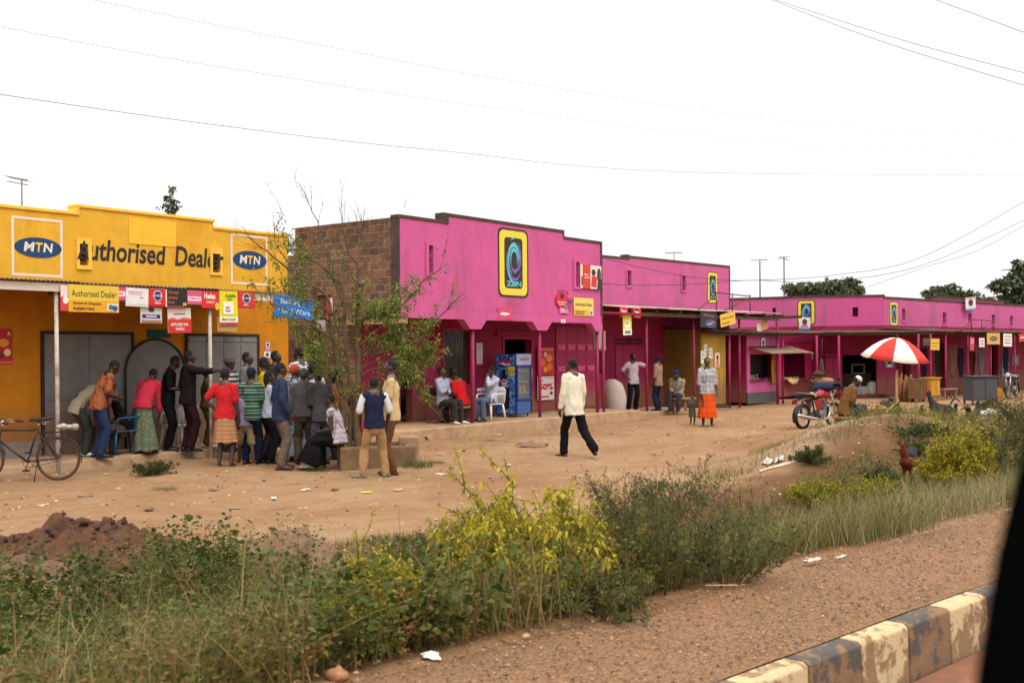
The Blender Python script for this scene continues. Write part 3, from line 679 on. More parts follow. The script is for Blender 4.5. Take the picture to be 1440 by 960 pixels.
def pink_shop():
    W = Wall((-2.44, 23.8), 37.5, 'pink_shop', 'pink shop with a bare brick side and large yellow framed emblem', 'shop')
    r = W.root; xr = W.x(846, 0, 400)
    zb = (W.z(600, 446.5)+W.z(720, 452))/2; zg = (W.z(600, 434)+W.z(830, 444))/2
    zL, zM, zR = W.z(595, 310.5), W.z(712, 316), W.z(820, 340)
    x1, x2 = W.x(628, 0, 310), W.x(792, 0, 330)
    v1 = W.rect(602, 345, 608, 384.5); s1 = W.rect(598, 341, 612, 390); v2 = W.rect(809, 368.5, 814, 403); s2 = W.rect(805.5, 364.5, 817, 407)
    mb = MB(); mb.grid_wall(.02, xr, zg, min(zL, zR), 0, .22, [v1, v2]); mb.build('parapet', PNK, r)
    mb = MB(); zz = min(zL, zR)
    if zL > zz+.01: mb.box(.02, x1, 0, .22, zz, zL)
    if zR > zz+.01: mb.box(x2, xr, 0, .22, zz, zR)
    mb.box(x1, x2, 0, .22, zz, zM); mb.build('parapet_step', PNK, r)
    for s_, v_ in ((s1, v1), (s2, v2)): vent(W, s_, v_, 0, PNK, CRM, rows=3)
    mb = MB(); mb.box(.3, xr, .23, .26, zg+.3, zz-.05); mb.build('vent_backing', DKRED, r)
    mb = MB(); h = .075
    mb.box(-.02, x1-.12, -.02, .24, zL, zL+h); mb.box(x1-.12, x1+.06, -.025, .25, zL-.002, zM+h); mb.box(x1+.06, x2+.04, -.02, .24, zM, zM+h)
    mb.box(x2-.02, x2+.04, -.02, .24, zR+h, zM-.002); mb.box(x2+.042, xr+.03, -.02, .24, zR, zR+h); mb.box(xr-.06, xr+.03, -.02, .24, zb, zR-.002); mb.build('coping', COP, r, .008)
    # band with haunches over the poles
    hx = [W.x(u, 0, 450) for u in (668, 762, 843)]; P = [(.02, zb)]
    for x in hx:
        e = min(xr, x+.42); P += [(x-.42, zb), (x-.2, zb-.22), (x+.2 if x+.2 < xr else xr, zb-.22)]
        if e < xr: P += [(e, zb)]
    if P[-1][0] < xr-.01: P += [(xr, zb)]
    P += [(xr, zg-.004), (.02, zg-.004)]
    mb = MB(); mb.prism(P, -.02, .2); mb.build('fascia_band', PNK, r)
    for i, x in enumerate(hx):
        post(W, x, .08, .2, zb-.2, .045 if i < 2 else .05, PPIPE)
    post(W, hx[2]+.28, .06, 0., zb-.2, .04, PPIPE)
    # brick side
    y1 = 1.6; y2 = 3.35; t = .24
    mb = MB(); mb.box(-.0, t, .225, y1, zb, zL+.02); mb.box(0, t, y1, y2, .02, zL+.02); mb.box(0, t, y2, 7.5, .02, zL-.62); mb.box(.03, .4, -.004+.23, .26, zb+.01, zL)
    k = MB(); k.grid_wall(.2, y1, 0, 0, 0, 0) if False else None
    mb.build('brick_side', BRICK, r)
    mb = MB(); mb.box(-.03, t+.02, .0, y1+.02, zb-.13, zb-.003); mb.build('lintel', CONC, r)
    mb = MB(); mb.box(-.012, .0185, -.012, .222, zb, zL); mb.build('corner_edge', COP, r)
    # shop wall under the parapet
    yb = y1; q = lambda *p: W.rect(*p, yb)
    dA = q(562, 480, 579, 588); dA = (dA[0], dA[1], .25, 2.25)
    win = q(624, 465, 660, 541); dB = q(709, 477, 747, 588); dB = (dB[0], dB[1], .25, dB[3])
    mb = MB(); xw = W.x(849, yb, 500); mb.grid_wall(-.0+t+.003, xw, .25, zb+.3, yb, yb+.2, [dA, win, dB]); mb.build('shop_wall', CRM, r)
    mb = MB(); mb.box(t, xw, .25, yb+.2, zb+.3, zb+.36); mb.build('verandah_ceiling', CRM, r)
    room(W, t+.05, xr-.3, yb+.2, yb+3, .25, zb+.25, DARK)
    mb = MB(); mb.box(0, xr, 7.3, 7.5, 0, zb); mb.box(xr-.2, xr, yb+.21, 7.3, 0, zL-.3); mb.box(t+.1, xr-.21, yb+.25, 7.2, zL-.9, zL-.85); mb.build('rear_walls', BRICK, r)
    for (a, b, c, d) in (dA, win, dB):
        mb = MB(); e = .07
        for k in ((a-e, a, c, d+e), (b, b+e, c, d+e), (a, b, d, d+e)): mb.box(k[0], k[1], yb-.03, yb-.002, k[2], k[3])
        mb.build('door_frame', CRMD, r, .005)
    # open leaf by the dark doorway
    a, b, c, d = q(581, 478, 611, 588); plank_door(W, a, b, .26, d, yb-.002, 2, CRMD, 'open_door_leaf')
    # window: dusty glass with bars, goods behind
    a, b, c, d = win
    m, nt, b_ = newmat('dusty_glass', .25, 0, .5); b_.inputs['Base Color'].default_value = (*lin(70, 74, 62), 1); b_.inputs['Alpha'].default_value = .55
    mb = MB(); mb.box(a, b, yb+.08, yb+.085, c, d); mb.build('window_glass', m, r)
    mb = MB()
    for k in range(5): x = a+(b-a)*(k+.5)/5; mb.tube([(x, yb+.04, c), (x, yb+.04, d)], .008, 6)
    mb.build('window_bars', RUST, r)
    a, b, c, d = q(781, 460, 836, 577); plank_door(W, a, b, .27, d, yb-.003, 4, CRMD, 'metal_door', trap=True)
    mb = MB(); a, b, c, d = q(697, 466, 756, 474); mb.box(a, b, yb-.06, yb-.002, c, d); mb.build('door_lintel', CRM, r)
    mb = MB(); a, b, c, d = W.rect(700, 432, 720, 449, -.02); mb.box(a, b, -.03, -.0215, c, d); mb.build('plaster_patch', mat('patch_red', lin(206, 76, 110), .9, .15, 7), r)
    mb = MB(); a, b, c, d = W.rect(702, 440, 717, 442, -.02); mb.prism([(a, c), ((a+b)/2, c-.03), (b, c+.01), (b-.05, d), (a+.1, d+.02)], -.034, -.031); mb.build('torn_paper', PAPER, r)
    zain(W, (701, 323, 742, 417), 0, True)
    # raised floor
    st = thing('verandah_step', 'raised concrete verandah floor in front of the pink shop', 'step', W.world(0, 0, 0), W.rz)
    mb = MB(); n = 60; x0, x3 = -1.5, xr+1.5
    for i in range(n+1):
        x = x0+(x3-x0)*i/n; e = .05*noise.noise(Vector((x*1.3, 30, 0)))+.02*noise.noise(Vector((x*5, 7, 0)))
        mb.v += [(x, -.3+e-.03, -.1), (x, -.3+e, .225), (x, -.26+e, .25), (x, 2.5, .252)]
    for i in range(n):
        for k in range(3): mb.f.append([i*4+k, i*4+4+k, i*4+5+k, i*4+1+k]); mb.m.append(0); mb.s.append(False)
    mb.f += [[0, 1, 2, 3], [n*4+3, n*4+2, n*4+1, n*4]]; mb.m += [0, 0]; mb.s += [0, 0]
    mb.build('slab', CONC, st)
    return W, zb
WP, zbP = pink_shop()
sign('picture_board', 'red and white picture board with figures beside the narrow vent', 'sign', WP, (816, 373, 845.3, 406), -.05, (206, 60, 44), [('r', 0, 0, .1, 1, (226, 216, 200)), ('r', .04, .12, .1, .5, (60, 70, 60)), ('r', .47, 0, 1, 1, (226, 214, 196)), ('o', .62, .7, .1, .14, (60, 40, 36)), ('p', [(.5, .1), (.75, .05), (.78, .5), (.6, .6), (.52, .5)], (204, 50, 50)), ('o', .88, .6, .1, .3, (70, 60, 60)), ('p', [(.78, 0), (1, 0), (1, .45), (.82, .4)], (50, 44, 46)), ('t', 'better', .17, .55, .38, .63, (240, 226, 220), .02, 1), ('t', 'network', .17, .43, .42, .51, (240, 226, 220), .02, 1)])
sign('hexagon_sign', 'round red sign with coloured leaves on the pink wall', 'sign', WP, (787, 432.5, 799, 441), -.03, (228, 120, 156), [('r', .2, .5, .8, .64, (244, 220, 226)), ('r', .1, 0, .9, .08, (90, 50, 60))])
def round_sign():
    a, b, c, d = WP.rect(781, 411, 804, 433, -.03); w, h = b-a, d-c
    o = [x for x in COL.objects if x.name == 'hexagon_sign'][0]
    loc = WP.world((a+b)/2, -.03, (c+d)/2)-o.location; lx = loc.dot(WP.d)
    mb = MB(); X = lambda f: lx+(f-.5)*w; Z = lambda f: loc.z+(f-.5)*h
    mb.prism([(X(.37+.37*math.cos(R(22.5+45*k))), Z(.5+.5*math.sin(R(22.5+45*k)))) for k in range(8)], -.012, .006, 0)
    for k, (fx, fz, an) in enumerate(((.86, .8, 40), (.88, .45, 10), (.84, .14, -40), (.62, .03, -75))):
        mb.prism([(X(fx+.17*math.cos(R(an+q))), Z(fz+.17*math.sin(R(an+q)))) for q in (25, 155, 205, 335)], -.016-.002*k, -.0135-.002*k, 1+k)
    mb.prism([(X(.3), Z(.6)), (X(.48), Z(.6)), (X(.48), Z(.9)), (X(.3), Z(.9))], -.016, -.013, 5)
    put_text(mb, 'airtime', X(.12), X(.64), Z(.32), Z(.42), -.016, 6, .02); put_text(mb, 'here', X(.2), X(.54), Z(.18), Z(.28), -.016, 6, .02)
    mb.build('disc', [S(206, 30, 60), S(220, 110, 40), S(90, 40, 130), S(190, 40, 90), S(60, 150, 170), S(50, 20, 60), S(240, 220, 220)], o)
    f = MB(); f.tube([(X(.2), 0, Z(1.0)), (X(.2), 0, Z(1.08)), (X(.75), 0, Z(1.08)), (X(.75), 0, Z(.9))], .008, 6); f.build('wire_hanger', RUST, o)
round_sign()
sign('yellow_sign', 'yellow dealer board low on the pink shop parapet', 'sign', WP, (807, 419, 834.5, 444), -.03, (234, 206, 96), [('r', 0, 0, 1, .36, (232, 176, 56)), ('t', 'Authorised Dealer', .06, .54, .93, .74, (84, 70, 44), .01, 1), ('r', .06, .2, .55, .26, (110, 84, 50)), ('r', .06, .08, .5, .14, (110, 84, 50)), ('r', .76, .04, .98, .32, (224, 220, 210)), ('o', .87, .18, .07, .1, (90, 110, 160))])
sign('notice', 'small white card on the pink band above the metal door', 'notice', WP, (789, 449, 795, 454), -.03, (230, 220, 210), [('r', .15, .3, .85, .6, (190, 150, 160))])
q = 1.6-.02
sign('notice', 'long white sheet on the crimson verandah wall beside the window', 'notice', WP, (670, 482, 678.5, 512), q, (206, 190, 196), [('r', .15, .8, .85, .84, (150, 140, 150)), ('r', .15, .66, .8, .69, (170, 160, 168))])
sign('poster', 'orange and red poster of round shapes above the white percentage poster', 'poster', WP, (756, 488, 779, 527), q-.05, (186, 44, 30), [('r', .06, .9, .94, .94, (222, 150, 120)), ('o', .3, .45, .16, .14, (224, 110, 40)), ('o', .7, .6, .2, .14, (230, 130, 50)), ('o', .72, .28, .18, .14, (226, 110, 44)), ('o', .45, .2, .12, .1, (236, 160, 70)), ('o', .45, .74, .08, .1, (224, 190, 170))])
sign('poster', 'white sale poster with large red percentage figure', 'poster', WP, (756, 529, 779, 562), q-.05, (226, 214, 208), [('t', '50%', .06, .42, .94, .7, (196, 20, 40), .05, 1), ('r', .06, .1, .7, .17, (206, 50, 56)), ('o', .82, .28, .09, .07, (70, 60, 80)), ('p', [(.2, .78), (.28, .9), (.3, .78)], (206, 60, 70)), ('r', .5, .92, .94, .94, (120, 100, 110))])

# ------------------------------------------------------------------ second pink shop
def pink_two():
    W = Wall((2.93, 34.6), 42.7, 'pink_shop', 'pink shop behind the white sack, with two narrow vents and pale tin awning', 'shop')
    r = W.root; xl = -1.5; xr = W.x(1026, 0, 420)
    zL, zM = W.z(862, 363), W.z(955, 369.3); x1 = W.x(884, 0, 364); za = W.z(930, 432)
    v = [W.rect(881.5, 380.5, 887, 401), W.rect(958.5, 388, 963.5, 408)]; s = [W.rect(880, 378, 889, 404.5), W.rect(957, 385, 965, 411)]
    mb = MB(); mb.grid_wall(xl, xr, za, zL, 0, .22, v); mb.build('parapet', PNKF, r)
    mb = MB(); mb.box(x1, xr, 0, .22, zL, zM) if zM > zL else None; mb.build('parapet_step', PNKF, r)
    for a, b in zip(s, v): vent(W, a, b, 0, PNKF, CRM, rows=3)
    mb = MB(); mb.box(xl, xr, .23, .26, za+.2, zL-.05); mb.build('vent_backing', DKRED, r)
    mb = MB(); mb.box(xl, x1-.12, -.02, .24, zL, zL+.07); mb.box(x1-.12, x1+.05, -.022, .245, zL-.002, zM+.1); mb.box(x1+.052, xr+.03, -.02, .24, zM, zM+.07); mb.box(xr-.03, xr+.03, -.018, .238, za, zM-.002); mb.build('coping', COP, r)
    dk = W.rect(865, 486, 905, 575); mb = MB(); mb.grid_wall(xl, xr, .1, za, .0, .22, []); mb.build('shop_wall', CRM, r)
    plank_door(W, dk[0], dk[1], .12, dk[3], -.003, 4, CRMD, 'plank_door')
    a, b, c, d = W.rect(864, 476, 905, 484); 
    for k in range(3):
        x0 = a+(b-a)*k/3; mb = MB(); mb.box(x0+.04, x0+(b-a)/3-.04, -.012, -.003, c, d); o = mb.build('vent', DARK, r)
        g = MB(); g.box(x0+.04, x0+(b-a)/3-.04, -.03, -.014, (c+d)/2-.02, (c+d)/2+.02); g.build('vent_block', CRM, o)
    mb = MB(); mb.box(xl, xr, .3, 6, .0, za); mb.box(xr-.22, xr, .23, 6, za, zL-.3); mb.build('rear_walls', PNKF, r)
    ya = -2.0; zf = W.z(930, 434, ya)
    corr(xl, W.x(1101, ya, 447), ya, .0, zf, zf+.18, 'awning_roof', TINP, r, rag=.05)
    for k in range(9):
        x = xl+.3+k*1.3; mb = MB(); mb.box(x-.03, x+.03, ya+.05, -.002, zf-.12, zf-.02); mb.build('awning_beam', WOODD, r)
    mb = MB(); mb.box(xl, W.x(1100, ya, 447), ya+.1, ya+.15, zf-.24, zf-.13); mb.build('front_beam', WOODD, r)
    for u in (909.5, 976, 1040, 1093): post(W, W.x(u, ya+.3, 520), ya+.3, 0, zf-.13, .04, PPIPE)
    zain(W, (995, 383, 1009, 426), 0, False)
    st = thing('verandah_step', 'low concrete verandah edge before the plank door', 'step', W.world(0, 0, 0), W.rz)
    mb = MB(); mb.box(xl, W.x(985, -2, 575), -2.1, -.003, -.1, .1); mb.build('slab', CONC, st, .02)
    return W, zf
WQ, zfQ = pink_two()
oq = -2.06
sign('hanging_sign', 'red sign hung on the pale tin awning beside the tall yellow poster', 'sign', WQ, (871.5, 432, 882.5, 447), oq, (212, 46, 38), [('t', 'Hedex', .15, .5, .85, .8, (244, 230, 226), .03, 1), ('r', .2, .25, .8, .32, (236, 200, 196))], 'signs hung on the pale tin awning', 6)
sign('hanging_sign', 'red sign with black roundel hung on the pale tin awning', 'sign', WQ, (890, 433, 901, 447), oq, (208, 44, 38), [('o', .5, .6, .25, .32, (40, 30, 40)), ('r', .25, .5, .75, .68, (220, 210, 210)), ('r', .25, .1, .75, .2, (240, 220, 214))], 'signs hung on the pale tin awning', 4)
sign('hanging_sign', 'tall yellow poster with a white card hung below the pale awning', 'sign', WQ, (876, 441, 888, 471), oq-.02, (226, 216, 40), [('r', 0, 0, 1, .3, (232, 228, 210)), ('r', .2, .35, .75, .7, (240, 240, 232)), ('o', .48, .55, .14, .08, (230, 150, 60)), ('r', .2, .08, .85, .2, (90, 130, 90))], 'signs hung on the pale tin awning', -2)
sign('hanging_sign', 'black sign with blue globe hung beside the empty sign rack', 'sign', WQ, (985, 439, 1008, 461), oq, (44, 36, 36), [('t', 'Mobile', .2, .72, .8, .88, (150, 110, 90), .01, 1), ('o', .6, .3, .32, .26, (50, 80, 130)), ('p', [(.3, .2), (.9, .5), (.6, .2)], (220, 120, 90))], 'signs hung on the pale tin awning', 3)
sign('hanging_sign', 'yellow sign swinging askew under the awning end', 'sign', WQ, (1013, 440, 1034, 457.5), oq, (226, 180, 60), [('t', 'Authorised Dealer', .08, .55, .92, .75, (90, 70, 40), .01, 1), ('r', .1, .2, .6, .3, (120, 90, 50))], 'signs hung on the pale tin awning', -9)
sign('hanging_sign', 'orange brown card curling at the far end of the awning', 'sign', WQ, (1064, 452, 1080, 465), oq+.3, (196, 130, 80), [('r', .0, 0, .35, 1, (206, 190, 176))], 'signs hung on the pale tin awning', -14)
def rack(W, off, us, label, z_extra=0):
    """empty steel sign rack standing on an awning"""
    u0, v0, u1, v1 = us; a, b, c, d = W.rect(u0, v0, u1, v1, off)
    t = thing('sign_rack', label, 'sign rack', W.world((a+b)/2, off, c), W.rz); w = b-a; h = d-c; mb = MB()
    for x in (-w/2+w*.35, 0.15*w, w/2): mb.tube([(x, 0, 0), (x, 0, h)], .02, 6)
    mb.tube([(-w/2+w*.35, 0, h), (w/2, 0, h-.05)], .02, 6); mb.build('frame', RUST, t)
    g = MB(); g.tube([(-w/2, 0, -.02), (-w/2+w*.35, 0, h*.9)], .018, 6); g.tube([(-.05*w, 0, -.02), (w/2, 0, h*.85)], .018, 6); g.build('brace', RUST, t)
rack(WQ, -1.9, (980, 412, 1055, 438), 'empty rusty sign rack standing on the pale tin awning')

# ------------------------------------------------------------------ kiosks
def kiosks():
    K = Wall((6.19, 36.), 42.7, 'olive_kiosk', 'olive painted board kiosk with papers pasted on its front', 'kiosk')
    r = K.root; a, b = 0, K.x(1020, 0, 520); zt = K.z(1000, 468)
    mb = MB(); mb.box(0, .04, .0, 1.95, .08, zt+.15); mb.build('side_board', OLV, r)
    mb = MB(); w = (b-a-.05)/2
    for k in range(2): mb.box(.045+k*w+.005, .045+(k+1)*w-.005, -.02, .03, .14, zt)
    mb.build('front_board', OLVL, r)
    mb = MB(); mb.box(b-.03, b+.01, .0, 1.95, .08, zt); mb.box(0.05, b-.04, 1.9, 1.95, .08, zt); mb.build('rear_board', OLV, r)
    mb = MB(); mb.box(-.02, b+.03, -.06, 0.0, 0, .135); mb.build('foot_beam', WOODD, r)
    for u0, v0, u1, v1, lab in ((990, 484, 994.5, 493, 'small white notice, highest on the olive kiosk front'), (985.5, 493, 993, 511, 'white torn paper on the left edge of the olive kiosk front'), (997, 489, 1002, 504, 'narrow white notice in the middle of the olive kiosk front')):
        sign('notice', lab, 'notice', K, (u0, v0, u1, v1), -.03, (222, 214, 204), [('r', .2, .3, .8, .4, (150, 140, 140)), ('r', .2, .6, .7, .7, (170, 160, 160))])
    sign('poster', 'poster of a person in pink on the olive kiosk front', 'poster', K, (1005.5, 496, 1012, 516), -.03, (226, 214, 190), [('o', .5, .68, .24, .17, (50, 32, 28)), ('p', [(.15, .2), (.85, .2), (.7, .52), (.3, .52)], (210, 80, 110)), ('r', .1, .05, .9, .15, (206, 60, 70))])
    # pink kiosk with a window and a flap
    a, b = K.x(1051, 0, 520), K.x(1094, 0, 520); t = thing('pink_kiosk', 'pink kiosk with grey base and a tin flap over its hatch', 'kiosk', K.world(a, 0, 0), K.rz); w = b-a
    wi = K.rect(1055, 498, 1087, 534); wn = (wi[0]-a, wi[1]-a, wi[2], wi[3]); zt = K.z(1070, 468)
    mb = MB(); mb.grid_wall(0, w, .45, zt, 0, .05, [wn]); mb.build('front_wall', PNKF, t)
    mb = MB(); mb.box(0, .05, .051, 2, .1, zt); mb.box(w-.05, w, .051, 2, .1, zt); mb.box(.05, w-.05, 1.95, 2, .1, zt); mb.build('side_wall', CRM, t)
    mb = MB(); mb.box(-.01, w+.01, -.015, .05, .06, .448); mb.build('grey_base', mat('grey_base_paint', lin(86, 82, 84), .8, .15, 5), t)
    mb = MB(); mb.box(wn[0]-.05, wn[1]+.05, -.08, .25, wn[2]-.04, wn[2]-.003); mb.build('counter', WOODD, t)
    mb = MB(); put_text(mb, 'MTN PAY', wn[0]+.2, wn[1]-.1, .72, .95, -.004, 0); mb.build('faded_words', mat('faded_words_paint', lin(196, 84, 140), .8), t)
    mb = MB(); mb.box(.06, w-.06, .4, .44, .5, zt-.1); mb.build('dark_panel', DARK, t)  # upright near-black panel close behind the hatch
    rr = random.Random(4); mb = MB()
    for k in range(14): mb.box(wn[0]+.05+k*.07, wn[0]+.1+k*.07, .28, .34, wn[2]-.04, wn[2]+rr.uniform(.05, .2), rr.randrange(3))
    mb.build('goods', [S(170, 120, 60), S(190, 170, 140), S(110, 50, 40)], t)
    c0 = K.loc(1056, 498, -.55); c1 = K.loc(1120, 488, -.55)
    f = corr(wn[0]-.15, wn[1]+1.3, -.95, 0., wn[3]+.03, wn[3]+.28, 'flap', TIN, t); 
    sign('poster', 'small portrait poster above the tin flap of the pink kiosk', 'poster', K, (1071, 475, 1076, 491), -.03, (226, 222, 222), [('o', .5, .62, .3, .2, (50, 40, 50)), ('p', [(.15, .15), (.85, .15), (.7, .45), (.3, .45)], (90, 90, 140))])
    # cloth hanging by the hatch
    x, z = K.loc(1087, 520, -.1); mb = MB(); n = 8
    for i in range(n+1):
        for k in range(7):
            mb.v.append((x-.1+.22*k/6, -.12+.04*math.sin(k*1.9+i*.4), z+.45-.95*i/n+.04*math.sin(k)))
    mb.f = [[i*7+k, i*7+k+1, i*7+k+8, i*7+k+7] for i in range(n) for k in range(6)]; mb.m = [0]*len(mb.f); mb.s = [True]*len(mb.f)
    o = mb.build('hanging_cloth', mat('tan_cloth', lin(190, 130, 60), .9, .3, 6), None, 0, (K.O.x, K.O.y, 0)); o.rotation_euler = (0, 0, K.rz)
    o.modifiers.new('s', 'SOLIDIFY').thickness = .01
    tag(o, 'tan cloth hanging from the edge of the pink kiosk hatch', 'cloth')
    # the recess between the olive and the pink kiosk
    a2, b2 = K.x(1021, .9, 520), K.x(1050, .9, 520); t2 = thing('booth', 'narrow crimson booth between the olive and the pink kiosk', 'kiosk', K.world(a2, .9, 0), K.rz); w2 = b2-a2
    o2 = K.rect(1023, 482, 1037, 512, .9); mb = MB(); mb.grid_wall(0, w2, .1, 2.5, 0, .05, [(o2[0]-a2, o2[1]-a2, o2[2], o2[3])]); mb.build('front_wall', CRM, t2)
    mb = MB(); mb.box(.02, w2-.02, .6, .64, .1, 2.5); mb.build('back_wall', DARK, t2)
    mb = MB(); mb.box(o2[0]-a2, o2[1]-a2, -.03, -.003, .55, o2[2]-.01); mb.build('grey_board', GREYST, t2)
    # second kiosk, set back
    y2 = 1.5; a3, b3 = K.x(1095, y2, 520), K.x(1158, y2, 520); t3 = thing('pink_kiosk', 'deep pink kiosk set back with bread rolls on its sill', 'kiosk', K.world(a3, y2, 0), K.rz); w3 = b3-a3
    wi = K.rect(1099, 497, 1133, 532, y2); wn = (wi[0]-a3, wi[1]-a3, wi[2], wi[3]); zt = K.z(1120, 483, y2)
    mb = MB(); mb.grid_wall(0, w3, .1, zt, 0, .05, [wn]); mb.build('front_wall', mat('deep_pink', lin(204, 40, 104), .8, .1, 3, lin(150, 40, 80), .5, 1.2, splash=.7), t3)
    mb = MB(); mb.box(0, w3, 1.6, 1.65, .1, zt); mb.box(0, .05, .051, 1.6, .1, zt); mb.box(w3-.05, w3, .051, 1.6, .1, zt); mb.box(0, w3, .051, 1.6, zt+.002, zt+.03); mb.build('side_wall', CRM, t3)
    mb = MB(); mb.box(wn[0]-.04, wn[1]+.04, -.2, .3, wn[2]-.05, wn[2]-.003); mb.build('sill', CRM, t3)
    mb = MB(); rr = random.Random(8)
    for k in range(12): mb.ell((wn[0]+.1+k*.11, rr.uniform(-.12, .1), wn[2]+.03), (.05, .04, .035), 8, 5)
    mb.build('bread_rolls', mat('bread', lin(200, 160, 100), .8), t3)
    mb = MB(); n = 12
    for i in range(n+1):
        x = wn[0]+.15+i*(.85)/n; mb.v += [(x, .0, wn[2]+.003), (x, -.21, wn[2]+.003), (x, -.22, wn[2]-.08-.12*math.sin(math.pi*i/n)-.03*math.sin(i*2.1))]
    mb.f = [[i*3+k, i*3+k+1, i*3+k+4, i*3+k+3] for i in range(n) for k in range(2)]; mb.m = [0]*len(mb.f); mb.s = [True]*len(mb.f)
    mb.build('sill_cloth', mat('cream_cloth', lin(214, 184, 130), .9), t3)
    mb = MB(); mb.prism([(wn[0], wn[3]), (wn[0], wn[3]-.02), (wn[0]+.25, wn[3]-.02), (wn[0]+.1, wn[3])], -.03, -.003); mb.build('trim', CRM, t3)
    sign('poster', 'small portrait paper on the right pier of the deep pink kiosk', 'poster', K, (1141.5, 495, 1145.5, 505), y2-.03, (224, 216, 220), [('o', .5, .6, .3, .2, (60, 50, 60))])
    # tin roof over the whole row
    ro = thing('tin_roof', 'long rusty tin roof over the kiosks right of the olive one', 'roof', K.world(0, 0, 0), K.rz)
    zr = K.z(1040, 466, -.5); corr(-.1, K.x(1125, -.5, 466), -.5, 2.2, zr, zr+.2, 'roof_sheet', TIND, ro, rag=.06)
    mb = MB(); mb.box(-.05, K.x(1120, -.5, 466), -.3, -.24, zr-.12, zr-.02); mb.build('roof_beam', WOODD, ro)
    for u in (1026, 1094, 1101):
        x = K.x(u, -.27, 520); mb = MB(); mb.tube([(x, -.27, 0), (x, -.27, zr-.11)], .04, 8); mb.build('post', PPIPE, ro)
    return K
WK = kiosks()

